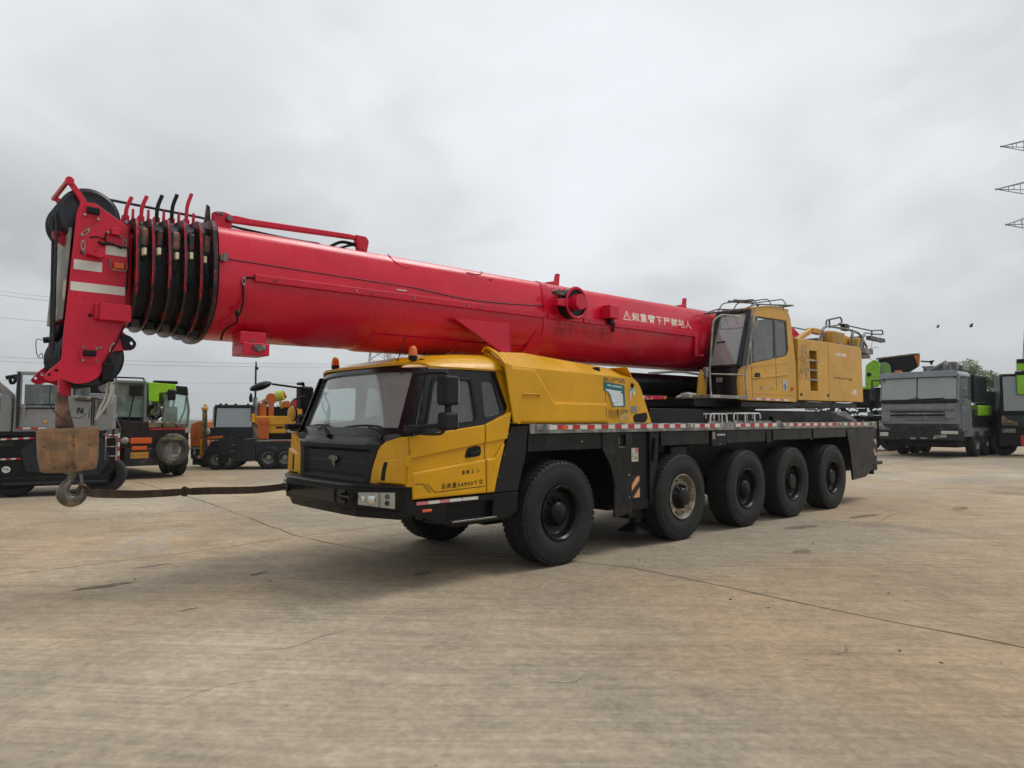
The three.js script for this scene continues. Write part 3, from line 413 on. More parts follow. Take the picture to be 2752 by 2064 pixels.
// ---------------------------------------------------------------- carrier cab
const cab = sub(crane, 'driver_cab');
const belt = x => pw(x, [[-2.40, 1.685], [-1.28, 1.815], [-0.96, 1.91], [-0.85, 1.98]]);
{
  // front planform: x as a function of z
  const fx = (z, y) => -2.48 + 0.03 * ss(1.1, 1.7, y) + 0.13 * Math.max(0, Math.abs(z) - 0.75) / 0.67;
  const gz = y => pw(y, [[1.146, 0.845], [1.32, 0.868], [1.434, 0.905], [1.56, 0.95], [1.617, 1.01], [1.65, 1.10], [1.69, 1.30]]);
  const wb = z => -2.425 + 0.20 * Math.pow(Math.max(0, Math.abs(z) - 0.35) / 0.95, 2);
  const ws = (z, v) => V(lerp(wb(z), wb(z) + 0.27, v), lerp(1.70, 2.445 + 0.02 * (1 - z * z / 1.7), v), z * (1 - 0.065 * v));
  // shell walls: inner floor, back wall, far inside
  part(cab, 'cab_floor', [bx(-2.35, -0.86, 1.02, 1.10, -1.34, 1.34), bx(-2.28, -0.86, 1.0, 1.02, -1.3, 1.3)], M.interior);
  part(cab, 'back_wall', [ext(rsh([[-1.33, 1.02], [1.33, 1.02], [1.30, 2.0], [1.22, 2.56], [-1.22, 2.56], [-1.30, 2.0]], 0.06, [rsh([[-0.95, 1.95], [-0.12, 1.95], [-0.12, 2.4], [-0.95, 2.4]], 0.06), rsh([[0.12, 1.95], [0.95, 1.95], [0.95, 2.4], [0.12, 2.4]], 0.06)]), -0.02, 0.02).rotateY(Math.PI / 2).translate(-0.90, 0, 0)], M.interior_grey);
  part(cab, 'headliner', bx(-2.0, -0.92, 2.44, 2.46, -1.2, 1.2), M.interior_grey);
  // roof
  const roofY = (x, z) => { const h = pw(x, [[-2.3, 0.03], [-2.05, 0.05], [-1.75, 0.13], [-1.3, 0.175], [-0.88, 0.195]]), e = Math.min(1, Math.abs(z) / 1.30); return 2.462 + h * Math.pow(1 - Math.pow(e, 7), 0.6) + 0.035 * (1 - e * e) * ss(-2.3, -1.5, x); };
  const roof = part(cab, 'roof', sheet(grid(40, 16, (u, v) => { const s = u * 2 - 1, z = 1.315 * Math.sign(s) * (1 - Math.pow(1 - Math.abs(s), 1.6)), x0 = wb(z) + 0.245, x = lerp(x0, -0.88, v); return V(x, roofY(x, z), z * lerp(0.955, 1, ss(0, 0.5, v))); }), 0.03), M.yellow);
  // beacons and aerial on the roof
  const beacon = (x, z, y) => { const b = sub(cab, 'beacon'); b.position.set(x, y, z); part(b, 'lens', new THREE.LatheGeometry([[0.052, 0.045], [0.054, 0.06], [0.05, 0.11], [0.040, 0.145], [0.022, 0.162], [0.001, 0.165]].map(p => new THREE.Vector2(...p)), 24), M.amber); part(b, 'base', [new THREE.CylinderGeometry(0.056, 0.05, 0.05, 24).translate(0, 0.022, 0), new THREE.CylinderGeometry(0.018, 0.018, 0.04, 10).translate(0, -0.015, 0)], M.black); part(b, 'bulb', new THREE.CylinderGeometry(0.02, 0.02, 0.07, 10).translate(0, 0.085, 0), M.orange_lens); };
  beacon(-2.02, 1.0, roofY(-2.02, 1.0) + 0.045); beacon(-1.93, -1.0, roofY(-1.93, -1.0) + 0.03);
  part(cab, 'horn', [new THREE.SphereGeometry(0.05, 16, 10, 0, 6.3, 0, 1.6).scale(1.2, 0.8, 1).translate(-1.90, roofY(-1.9, 1.02) - 0.002, 1.02)], M.black);
  part(cab, 'aerial', [tube([[-1.99, 2.53, 0.6], [-1.95, 2.63, 0.6], [-1.86, 2.88, 0.6]], 0.007, 6), new THREE.ConeGeometry(0.03, 0.04, 12).translate(-1.99, 2.54, 0.6)], M.black);
  // windscreen, its black surround and the cowl with wipers
  part(cab, 'windscreen', sheet(grid(40, 8, (u, v) => ws(lerp(-1.12, 1.12, u), lerp(0.10, 0.955, v))), 0), M.windscreen);
  const ring = (z0, z1, v0, v1, nu, nv) => sheet(grid(nu, nv, (u, v) => { const p = ws(lerp(z0, z1, u), lerp(v0, v1, v)); return p; }), 0.03);
  part(cab, 'windscreen_surround', [ring(-1.30, 1.30, -0.02, 0.10, 40, 2), ring(-1.30, 1.30, 0.955, 1.02, 40, 2), ring(-1.30, -1.12, 0.10, 0.955, 4, 10), ring(1.12, 1.30, 0.10, 0.955, 4, 10)], M.gloss_black);
  part(cab, 'cowl', sheet(grid(40, 6, (u, v) => { const z = lerp(-1.20, 1.20, u), y = lerp(1.585, 1.70, v), zz = z / 1.2 * Math.min(1.2, gz(y) - 0.004 + 0.2 * ss(1.66, 1.70, y)); return V(lerp(fx(zz, 1.6) - 0.012, wb(zz) - 0.004, v * v * (3 - 2 * v)), y, zz); }), 0.02), M.gloss_black);
  parts(cab, 'wiper', [[0.95, 0.15], [-0.15, -0.95]].map(([za, zb]) => { const a = ws(za, 0.02), b = ws((za + zb) / 2 + 0.1, 0.13), n = V(-0.03, 0.006, 0); return [tube([a.clone().add(V(-0.05, -0.03, 0)), a.clone().add(V(-0.05, 0.03, -0.08)), b.clone().add(n)], 0.009), tube([0, 1, 2, 3, 4].map(i => ws(lerp(za - 0.08, zb, i / 4), 0.13 + 0.02 * Math.sin(i)).add(V(-0.02, 0, 0))), 0.008), rod(a.clone().add(V(-0.03, -0.04, 0)), a.clone().add(V(-0.075, -0.03, 0)), 0.026)]; }), M.black);
  // grille between the yellow corners
  const gril = part(cab, 'grille', sheet(grid(36, 12, (u, v) => { const y = lerp(1.13, 1.60, v), z = lerp(-gz(y), gz(y), u), e = Math.max(0, 1 - Math.abs(z) / (gz(y) - 0.09)), w = ss(0, 0.06, e) * ss(1.18, 1.21, y) * (1 - ss(1.53, 1.56, y)); return V(fx(z, y) + 0.055 * w, y, z); }), 0.03), M.black_plastic);
  for (const y of [1.265, 1.36, 1.45]) parts(gril, 'grille_bar', sheet(grid(24, 2, (u, v) => { const z = lerp(-0.72, 0.72, u), yy = y - 0.02 + v * 0.04; return V(fx(z, y) + 0.045 - (v === 0.5 ? 0.012 : 0), yy, z); }), 0.01), M.black_plastic);
  part(gril, 'emblem', [ext(shp([[-0.13, 0.03], [0.0, 0.055], [0.10, 0.04], [0.12, 0.0], [0.04, -0.03], [0.05, -0.10], [-0.01, -0.06], [-0.03, -0.01], [-0.10, -0.015]]), 0, 0.012, 0.003).scale(0.95, 0.95, 1).rotateY(-Math.PI / 2).translate(-2.462, 1.40, -0.02)], M.steel);
  part(gril, 'trim', [tube([-0.72, -0.4, 0, 0.4, 0.72].map(z => [fx(z, 1.36) + 0.028, 1.385, z]), 0.005)], M.gloss_black); part(gril, 'trim', [tube([-0.95, -0.5, 0, 0.5, 0.95].map(z => [fx(z, 1.56) - 0.004, 1.565, z]), 0.006)], M.black);
  // yellow corner pieces with a raised vent housing
  const corner = s => {
    const P = (u, y) => { const zi = gz(y) + 0.008, L = u * (1.40 - zi + 0.12); const z = zi + L; return z < 1.395 ? V(fx(z, y), y, s * z) : V(lerp(fx(1.395, y), pw(y, [[1.02, -2.30], [1.69, -2.35]]), (z - 1.395) / 0.125), y, s * 1.424); };
    const c = part(cab, 'front_corner', sheet(grid(14, 10, (u, v) => { const y = lerp(1.16, 1.69, v); return P(u, y); }), 0.025, s < 0), M.yellow);
    const Q = (u, y) => { const p = P(lerp(0.12, 0.80, u), y); const d = 0.075 * ss(0, 0.10, u) * (u > 0.97 ? 0.2 : 1); return V(p.x - d * 0.55, p.y, p.z + s * d * 0.45); };
    part(c, 'vent_housing', sheet(grid(20, 22, (u, v) => { const y = lerp(1.175, lerp(1.43, 1.505, u), v), e = Math.min(1, Math.min(v, 1 - v) / 0.09), p = P(lerp(0.12, 0.80, u), y), q = Q(u, y); return p.lerp(q, sm(e)); }), 0.012, s < 0), M.yellow);
    part(c, 'vent', sheet(grid(3, 4, (u, v) => { const y = lerp(1.215, 1.415, v), p = Q(lerp(0.20, 0.33, u), y); return V(p.x - 0.006, p.y, p.z + s * 0.005); }), 0.01, s < 0), M.black);
    part(c, 'vent_frame', sheet(grid(2, 2, (u, v) => { const y = lerp(1.225, 1.39, v), p = Q(lerp(0.06, 0.17, u), y); return V(p.x - 0.004, p.y, p.z + s * 0.003); }), 0.008, s < 0), M.yellow);
  };
  corner(1); corner(-1);
  // side panels: door and fixed rear panel, in three proud bands
  const low = x => pw(x, [[-2.32, 1.305], [-1.13, 1.425], [-0.98, 1.59]]), cre = x => pw(x, [[-2.32, 1.45], [-0.98, 1.64]]);
  const bands = (x0t, x0b, x1t, x1b) => [
    ext([[x0b, 1.02], [x1b, 1.02], [x1t, belt(x1t)], [x0t, belt(x0t)]], 1.372, 1.402),
    ext(shp([[x0t, belt(x0t)], [lerp(x0t, x0b, 0.32), cre(lerp(x0t, x0b, 0.32)) + 0.005], [lerp(x1t, x1b, 0.25), cre(lerp(x1t, x1b, 0.25)) + 0.005], [x1t, belt(x1t)]]), 1.40, 1.424, 0.011),
    ext(shp([[lerp(x0t, x0b, 0.57), low(lerp(x0t, x0b, 0.57))], [x0b, 1.02], [x1b, 1.02], ...(x1b > -1.2 ? [[-1.115, 1.12], [-0.975, 1.59], [-1.03, 1.565], [-1.13, 1.425]] : [[lerp(x1t, x1b, 0.5), low(lerp(x1t, x1b, 0.5))]])]), 1.40, 1.432, 0.022)];
  for (const s of [1, -1]) {
    const f = g => s > 0 ? g : mir(g);
    const door = part(cab, 'door', bands(-2.345, -2.295, -1.29, -1.27).map(f), M.yellow);
    part(door, 'handle', f(ext(rsh([[-1.58, 1.435], [-1.34, 1.455], [-1.335, 1.56], [-1.40, 1.575], [-1.54, 1.55]], 0.04), 1.395, 1.408)), M.black);
    part(door, 'handle_grip', f(ext(rsh([[-1.52, 1.505], [-1.35, 1.525], [-1.35, 1.485], [-1.51, 1.465]], 0.02), 1.406, 1.432, 0.008)), M.gloss_black);
    part(cab, 'door_seal', f(ext([[-1.30, 1.03], [-1.235, 1.03], [-1.255, 1.80], [-1.31, 1.80]], 1.350, 1.371)), M.black);
    part(cab, 'rear_side_panel', bands(-1.275, -1.255, -0.86, -1.14).map(f), M.yellow);
    // window band, leaning inwards
    const A = 0.155, tilt = g => f(g.rotateX(-A).translate(0, 1.70, 1.408));
    const Y = y => (y - 1.70) / Math.cos(A);
    const wd = rsh([[-2.10, Y(1.80)], [-1.40, Y(1.865)], [-1.43, Y(2.335)], [-1.94, Y(2.325)]], 0.05), wq = rsh([[-1.25, Y(1.90)], [-0.98, Y(1.96)], [-1.07, Y(2.335)], [-1.25, Y(2.345)]], 0.05);
    part(cab, 'window_frame', tilt(ext(rsh([[-2.27, Y(1.69), 0.01], [-1.28, Y(1.818), 0.01], [-0.98, Y(1.905), 0.08], [-0.875, Y(2.02), 0.05], [-1.03, Y(2.47), 0.06], [-2.02, Y(2.455), 0.02]], 0.03, [wd, wq]), -0.03, 0, 0.003)), M.gloss_black);
    part(cab, 'window_frame_trim', tilt(ext(rsh([[-2.14, Y(1.785)], [-1.36, Y(1.85)], [-1.39, Y(2.36)], [-1.97, Y(2.35)]], 0.06, [rsh([[-2.10, Y(1.80)], [-1.40, Y(1.865)], [-1.43, Y(2.335)], [-1.94, Y(2.325)]], 0.05)]), 0.0, 0.012, 0.003)), M.black);
    part(cab, 'side_window', tilt(new THREE.ShapeGeometry(wd).translate(0, 0, -0.014)), M.glass);
    part(cab, 'quarter_window', tilt(new THREE.ShapeGeometry(wq).translate(0, 0, -0.014)), M.tint);
    part(cab, 'rear_pillar', tilt(ext(rsh([[-1.0, Y(2.475), 0.01], [-0.86, Y(2.02), 0.05], [-0.965, Y(1.90), 0.06], [-0.86, Y(1.90), 0.01], [-0.80, Y(1.99), 0.01], [-0.86, Y(2.5), 0.01]], 0.01), -0.03, 0.004, 0.003)), M.yellow);
    // sill under the door, step well, black wheel arch trim
    const sk = ext(rsh([[-2.36, 1.0], [-0.74, 1.0], [-0.76, 0.76], [-0.92, 0.69], [-1.72, 0.665], [-1.95, 0.74], [-2.10, 0.80], [-2.36, 0.88]], 0.02, [rsh([[-1.84, 0.735], [-1.16, 0.735], [-1.14, 0.93], [-1.84, 0.93]], 0.02)]), 1.33, 1.41, 0.008);
    part(cab, 'sill', f(sk), M.black);
    part(cab, 'step_well', [f(bx(-1.88, -1.12, 0.70, 0.95, 1.05, 1.325)), f(bx(-1.9, -0.80, 0.72, 0.99, 0.9, 1.05))], M.black);
    parts(cab, 'step', f(bx(-1.80, -1.14, 0.722, 0.745, 1.335, 1.47, 0.006)), M.steel);
    part(cab, 'arch_trim', [f(ext([[-0.845, 1.80], [-0.56, 1.80], [-0.60, 1.45], [-0.735, 1.01], [-1.13, 1.01]], 1.33, 1.398, 0.008)), f(bx(-0.70, -0.545, 1.45, 1.80, 1.2, 1.33))], M.black_plastic);
    parts(cab, 'clip', [[-0.90, 1.70], [-0.965, 1.46], [-1.05, 1.20]].map(([x, y]) => f(cylZ(x, y, 1.396, 1.41, 0.016, 10))), M.grey_pipe);
    part(cab, 'marker_lamp', f(bx(-2.17, -2.04, 0.872, 0.902, 1.41, 1.424, 0.008)), M.orange_lens);
  }
  // reflective strip under the near door
  for (const [a, b, m] of [[-2.24, -2.09, 'pink_tape'], [-2.085, -1.93, 'white_tape'], [-1.925, -1.80, 'pink_tape'], [-1.795, -1.62, 'white_tape'], [-1.61, -1.38, 'white_tape']]) part(cab, 'reflector', bx(a, b, 0.955, 0.99, 1.41, 1.4135), M[m]);
  // bumper
  {
    const pl = [[-2.72, 0], [-2.715, 0.5], [-2.69, 0.82], [-2.44, 1.36], [-2.38, 1.405], [-2.28, 1.41], [-2.28, 0]];
    const full = [...pl, ...pl.slice(1, -1).reverse().map(([x, z]) => [x, -z])].filter((p, i, a) => !i || Math.hypot(p[0] - a[i - 1][0], p[1] - a[i - 1][1]) > 1e-4);
    const bump = part(cab, 'bumper', [ext(rsh(full.map(([x, z]) => [x, z]), 0.02), 0, 0.27, 0.014).rotateX(Math.PI / 2).translate(0, 1.175, 0), ext(rsh(full.map(([x, z]) => [lerp(x, -2.3, 0.18), z * 0.97]), 0.02), 0, 0.11, 0.02).rotateX(Math.PI / 2).translate(0, 0.915, 0), both([bx(-2.40, -2.29, 0.84, 1.16, 1.30, 1.404)])], M.black);
    part(bump, 'bumper_lip', tube(full.filter((p, i) => p[0] < -2.36 && i < full.length).sort((a, b) => a[1] - b[1]).map(([x, z]) => [x - 0.004, 1.155, z]), 0.012, 6, 60), M.gloss_black);
    part(bump, 'plate_recess', [ext(rsh([[-0.62, 0.955], [0.50, 0.955], [0.50, 1.10], [-0.62, 1.10]], 0.02), 0, 0.01, 0.003).rotateY(-Math.PI / 2).translate(-2.717, 0, 0), ext(rsh([[0.54, 0.95], [0.72, 0.95], [0.72, 1.10], [0.54, 1.10]], 0.02), 0, 0.012, 0.003).rotateY(-Math.PI / 2).translate(-2.70, 0, 0)], M.gloss_black);
    pair(bump, 'tow_eye', [bx(-2.745, -2.69, 0.985, 1.07, 0.66, 0.70, 0.008), bx(-2.76, -2.70, 1.0, 1.055, 0.86, 0.90, 0.008), rod(V(-2.74, 1.03, 0.64), V(-2.74, 1.03, 0.92), 0.018)], M.black);
    for (const s of [1, -1]) {
      const dir = V(0.25, 0, 0.54 * s).normalize(), nrm = V(-0.54, 0, 0.25 * s).normalize(), o = V(-2.69, 0, 0.82 * s), at = (d, y, h) => o.clone().addScaledVector(dir, d).addScaledVector(nrm, h).setY(y);
      const hl = part(bump, 'headlight', [sheet(grid(8, 4, (u, v) => at(lerp(0.10, 0.56, u), lerp(lerp(0.955, 0.93, u), lerp(1.085, 1.10, u), v), 0.014)), 0.03, s > 0)], M.lamp_body);
      let lh = 0; const lamp = (d, y, r, m) => { lh += 0.0015; const c = at(d, y, 0.016), e = at(d, y, 0.022 + lh); part(hl, 'reflector_bowl', [rod(c, e, r, r * 0.92, 24), new THREE.SphereGeometry(r * 0.86, 20, 10).scale(1, 1, 0.28).applyQuaternion(new THREE.Quaternion().setFromUnitVectors(V(0, 0, 1), nrm)).translate(e.x, e.y, e.z)], m); };
      lamp(0.27, 1.015, 0.060, M.chrome); lamp(0.47, 1.055, 0.03, M.grey_pipe); lamp(0.47, 0.985, 0.028, M.black_plastic); lamp(0.165, 1.02, 0.036, M.chrome);
      part(hl, 'lens', sheet(grid(8, 4, (u, v) => at(lerp(0.10, 0.56, u), lerp(lerp(0.955, 0.93, u), lerp(1.085, 1.10, u), v), 0.032)), 0, s < 0), M.lamp_glass);
      part(hl, 'divider', rod(at(0.375, 0.94, 0.03), at(0.375, 1.09, 0.03), 0.005), M.grey_pipe);
    }
  }
  // mirrors
  const mirror = s => {
    const f = g => s > 0 ? g : mir(g), m = sub(cab, 'mirror');
    part(m, 'mirror_shell', [f(bx(-2.135, -1.94, 2.03, 2.35, 1.60, 1.78, 0.035)), f(bx(-2.14, -1.945, 1.765, 1.955, 1.62, 1.78, 0.035)), f(bx(-2.07, -2.0, 1.94, 2.04, 1.66, 1.72, 0.02))], M.black_plastic);
    part(m, 'mirror_arm', [f(bent([[-2.24, 2.375, 1.33], [-2.20, 2.38, 1.60], [-2.06, 2.385, 1.69], [-2.05, 2.33, 1.70]], 0.020)), f(bx(-2.42, -2.24, 1.74, 1.82, 1.40, 1.52, 0.02)), f(bent([[-2.32, 1.80, 1.48], [-2.15, 1.81, 1.58], [-2.08, 1.82, 1.66]], 0.022)), f(bent([[-2.34, 1.735, 1.46], [-2.2, 1.72, 1.58], [-2.09, 1.725, 1.66], [-2.06, 1.80, 1.70]], 0.015))], M.black_plastic);
    parts(m, 'mirror_glass', [f(bx(-1.939, -1.936, 2.06, 2.32, 1.625, 1.755)), f(bx(-1.944, -1.941, 1.79, 1.93, 1.645, 1.755))], M.mirror);
  };
  mirror(1); mirror(-1);
  { // wide-angle front mirror on the far corner
    const m = sub(cab, 'front_mirror');
    part(m, 'mirror_arm', [bent([[-2.22, 2.20, -1.30], [-2.42, 2.15, -1.22], [-2.56, 2.10, -1.0], [-2.60, 1.98, -0.92]], 0.012)], M.black);
    part(m, 'mirror_shell', [new THREE.SphereGeometry(0.10, 20, 14).scale(0.55, 1.0, 0.95).translate(-2.585, 1.955, -0.90)], M.yellow_faded);
    part(m, 'mirror_rim', new THREE.TorusGeometry(0.096, 0.012, 8, 28).rotateY(Math.PI / 2).translate(-2.575, 1.955, -0.90), M.black);
    part(m, 'kerb_mirror', [bent([[-2.2, 2.3, -1.3], [-2.45, 2.34, -1.45], [-2.60, 2.36, -1.52]], 0.014), new THREE.SphereGeometry(0.12, 18, 12).scale(1.3, 0.45, 0.9).rotateZ(0.35).translate(-2.72, 2.33, -1.60)], M.black);
  }
  // inside: dashboard, steering wheel, seats, sun visor
  const inn = sub(cab, 'cab_interior');
  part(inn, 'dashboard', [bx(-2.40, -2.02, 1.35, 1.72, -1.22, 1.22, 0.08), bx(-2.12, -1.86, 1.2, 1.66, 0.2, 1.1, 0.08)], M.interior);
  part(inn, 'steering_wheel', [new THREE.TorusGeometry(0.22, 0.018, 8, 36).rotateY(Math.PI / 2).rotateZ(-0.9).translate(-1.82, 1.74, 0.68), rod(V(-2.0, 1.6, 0.68), V(-1.82, 1.74, 0.68), 0.03), rod(V(-1.82, 1.74, 0.47), V(-1.82, 1.74, 0.89), 0.016)], M.interior);
  for (const z of [0.68, -0.68]) part(inn, 'seat', [bx(-1.72, -1.22, 1.38, 1.52, z - 0.25, z + 0.25, 0.05), bx(-1.26, -1.10, 1.46, 2.08, z - 0.25, z + 0.25, 0.06), bx(-1.24, -1.13, 2.10, 2.30, z - 0.13, z + 0.13, 0.05), bx(-1.65, -1.25, 1.10, 1.38, z - 0.2, z + 0.2)], M.interior_grey);
  parts(inn, 'sun_visor', [bx(-2.10, -2.08, 2.28, 2.43, 0.1, 0.9, 0.008), bx(-2.10, -2.08, 2.28, 2.43, -0.9, -0.1, 0.008)], M.interior_grey);
  // writing on the near door
  { const [c, g] = canvas(768, 130); g.strokeStyle = g.fillStyle = '#22120a'; glyphs(g, '总质量54990千克', 8, 14, 96, 92, 8, 0.82); const b = y => y, X0 = -1.935, X1 = -1.30; decal(cab, 'lettering', c, [[X0, 1.095, 1.4345], [X1, 1.115, 1.4345], [X1, 1.195, 1.4345], [X0, 1.175, 1.4345]]); }
  { const [c, g] = canvas(384, 96); g.strokeStyle = g.fillStyle = '#1c100a'; glyphs(g, '准乘', 6, 16, 66, 84, 9, 0.86); g.font = 'bold 92px sans-serif'; g.fillText('2', 190, 84); glyphs(g, '人', 292, 18, 64, 80, 9); decal(cab, 'lettering', c, [[-1.64, 1.245, 1.4345], [-1.355, 1.262, 1.4345], [-1.355, 1.325, 1.4345], [-1.64, 1.308, 1.4345]]); }
  { const [c, g] = canvas(1024, 128); g.strokeStyle = '#191009'; g.lineWidth = 9; const L = p => { g.beginPath(); p.forEach(([x, y], i) => i ? g.lineTo(x, y) : g.moveTo(x, y)); g.stroke(); }; L([[4, 12], [110, 14], [190, 118]]); L([[140, 14], [224, 120]]); L([[176, 14], [268, 120], [1018, 98]]); decal(cab, 'pinstripe', c, [[-2.28, 1.073, 1.4332], [-1.285, 1.073, 1.4332], [-1.285, 1.195, 1.4332], [-2.28, 1.195, 1.4332]]); }
}

// ---------------------------------------------------------------- engine hood behind the cab
{
  const hood = sub(crane, 'engine_hood');
  const bend = x => pw(x, [[-0.95, 2.535], [2, 2.47]]), top = x => pw(x, [[-0.95, 2.715], [-0.78, 2.735], [-0.3, 2.755], [1.4, 2.64], [2, 2.60]]);
  const rx = y => pw(y, [[1.82, 2.03], [2.35, 1.76], [2.47, 1.63], [2.6, 1.45]]), fxh = y => pw(y, [[1.82, -0.785], [2.53, -0.93], [2.75, -0.90]]);
  // side wall
  const side = shp([[fxh(1.825), 1.825], [rx(1.825), 1.825], [1.90, 2.08], [1.765, 2.345], [1.70, 2.42], [1.60, bend(1.6)], [-0.93, bend(-0.93)]]);
  const roof = grid(20, 8, (u, v) => { const s = [1.388, 1.36, 1.25, 1.04, 0.99, 0.95, 0.90, 0.5, 0][Math.round(v * 8)]; const x = lerp(-0.93, lerp(1.60, 1.46, v), u), b = bend(x), t = top(x); return V(x, lerp(b, t, pw(s, [[0, 0.2], [0.90, 0.25], [0.95, 0.72], [0.99, 0.95], [1.04, 1], [1.388, 0]])), s); });
  pair(hood, 'hood_panel', [ext(side, 1.355, 1.388, 0.004), sheet(roof, 0.03, true)], M.yellow);
  // proud lower panel with a broad chamfer, raised cab collar
  pair(hood, 'raised_panel', [ext(shp([[-0.925, 2.52], [-0.46, 2.515], [-0.11, 2.105], [0.95, 2.105], [0.99, 1.835], [-0.78, 1.835]]), 1.38, 1.432, 0.032)], M.yellow);
  pair(hood, 'cab_collar', [sheet(grid(3, 8, (u, v) => { const q = [[1.825, 1.40], [2.0, 1.40], [2.2, 1.395], [2.53, 1.40], [2.62, 1.28], [2.72, 1.10], [2.745, 1.04], [2.74, 1.0], [2.70, 0.97]][Math.round(v * 8)]; const x = fxh(Math.min(q[0], 2.7)); return V(lerp(x - 0.05, x + 0.06, u), q[0] + (u < 0.4 ? 0.02 : 0), q[1] + 0.012); }), 0.025)], M.yellow);
  part(hood, 'rear_wall', [sheet(grid(8, 5, (u, v) => { const y = lerp(1.83, 2.50, v); return V(rx(y) - 0.01, y, lerp(-1.37, 1.37, u)); }), 0.02)], M.yellow);
  pair(hood, 'rear_slope', sheet(grid(1, 2, (u, v) => V(lerp(1.60, lerp(1.62, 1.46, 1), v) + 0.0 * u, lerp(2.47, top(1.46), v), lerp(1.37, 0, u))), 0.01), M.yellow);
  part(hood, 'grab_handle', [bent([[-0.68, 2.165, 1.432], [-0.68, 2.195, 1.446], [-0.40, 2.195, 1.446], [-0.40, 2.165, 1.432]], 0.010)], M.yellow);
  part(hood, 'panel_seam', [ext([[0.995, 1.83], [1.003, 1.83], [0.935, 2.46], [0.927, 2.46]], 1.384, 1.3895)], M.black);
  part(hood, 'filler_cap', [rod(V(0.98, 2.56, 1.2), V(0.98, 2.62, 1.2), 0.06, 0.05, 14)], M.black);
  // torn notices, peeled paint and stains at the rear end
  const seedRag = (g, pts, col) => { g.fillStyle = col; g.beginPath(); pts.forEach(([x, y], i) => i ? g.lineTo(x, y) : g.moveTo(x, y)); g.fill(); };
  {
    const [c, g] = canvas(256, 320);
    seedRag(g, [[2, 8], [60, 4], [130, 12], [200, 22], [252, 30], [252, 300], [236, 316], [180, 310], [110, 306], [84, 200], [60, 120], [4, 116]], '#0e5f66');
    g.fillStyle = '#d5e6e4'; for (let i = 0; i < 11; i++) g.fillRect(50 + i * 16, 30 + i * 1.5 + (i % 3), i === 3 ? 4 : 11, 17);
    seedRag(g, [[26, 88], [90, 94], [220, 106], [196, 130], [226, 140], [230, 292], [190, 300], [120, 296], [96, 230], [80, 150], [34, 112]], '#c9d6d9');
    g.strokeStyle = '#8a9aa6'; g.lineWidth = 4; for (const y of [168, 204, 240]) { g.beginPath(); g.moveTo(150, y); g.bezierCurveTo(170, y + 4, 190, y - 2, 216, y + 2); g.stroke(); }
    g.strokeStyle = '#5f80a8'; g.lineWidth = 5; g.beginPath(); g.moveTo(104, 262); g.bezierCurveTo(126, 240, 140, 262, 172, 250); g.stroke();
    seedRag(g, [[38, 108], [64, 122], [100, 250], [118, 318], [96, 318], [70, 210]], '#7b6a4c');
    for (let i = 0; i < 160; i++) { g.fillStyle = `rgba(${150 + rnd() * 60},${120 + rnd() * 40},${60},${rnd() * 0.5})`; g.fillRect(200 + rnd() * 52, 20 + rnd() * 290, rr(1, 5), rr(1, 7)); }
    decal(hood, 'notice', c, [[0.92, 2.04, 1.392], [1.40, 2.05, 1.392], [1.38, 2.40, 1.392], [0.90, 2.41, 1.392]]);
  }
  {
    const [c, g] = canvas(256, 96); for (let i = 0; i < 900; i++) { const x = rnd() * 256, y = rnd() * 96, n = fbm3(x * 0.03, y * 0.04, 3, 4); if (n < 0.43) continue; const q = rnd(); g.fillStyle = `rgba(${lerp(96, 150, q)},${lerp(80, 122, q)},${lerp(60, 84, q)},${0.35 + 0.5 * rnd()})`; g.beginPath(); g.ellipse(x, y, rr(2, 9), rr(1.5, 5), rnd() * 3, 0, 6.3); g.fill(); }
    decal(hood, 'glue_stain', c, [[0.91, 2.415, 1.392], [1.40, 2.40, 1.392], [1.37, 2.46, 1.392], [0.91, 2.475, 1.392]]);
    decal(hood, 'glue_stain', c, [[0.93, 2.487, 1.384], [1.38, 2.480, 1.384], [1.38, 2.535, 1.272], [0.93, 2.55, 1.272]]);
    decal(hood, 'glue_stain', c, [[1.20, 1.93, 1.392], [1.46, 1.93, 1.392], [1.46, 2.02, 1.392], [1.20, 2.03, 1.392]]);
  }
  { const [c, g] = canvas(160, 160); for (let i = 0; i < 26; i++) { const x = 6 + i * 6 + rr(-2, 2); g.strokeStyle = `rgba(${70 + rnd() * 40},${45 + rnd() * 20},10,${rr(0.25, 0.9)})`; g.lineWidth = rr(1.5, 5); g.beginPath(); g.moveTo(x, rr(4, 20)); g.lineTo(x + rr(-3, 3), rr(90, 156)); g.stroke(); } decal(hood, 'rust_run', c, [[0.90, 1.865, 1.4335], [0.945, 1.865, 1.4335], [0.93, 2.06, 1.4335], [0.90, 2.06, 1.4335]]); decal(hood, 'rust_run', c, [[1.0, 1.85, 1.392], [1.24, 1.85, 1.392], [1.22, 2.03, 1.392], [0.98, 2.03, 1.392]]); }
  { const [c, g] = canvas(128, 128); seedRag(g, [[2, 40], [60, 6], [126, 2], [124, 124], [4, 126]], '#b3995a'); g.strokeStyle = '#6d5a34'; g.lineWidth = 3; for (let i = 0; i < 8; i++) { g.beginPath(); g.moveTo(rnd() * 128, 60 + rnd() * 60); g.lineTo(rnd() * 128, 60 + rnd() * 60); g.stroke(); } decal(hood, 'paper_label', c, [[1.25, 1.855, 1.3935], [1.47, 1.86, 1.3935], [1.47, 1.98, 1.3935], [1.25, 1.96, 1.3935]]); }
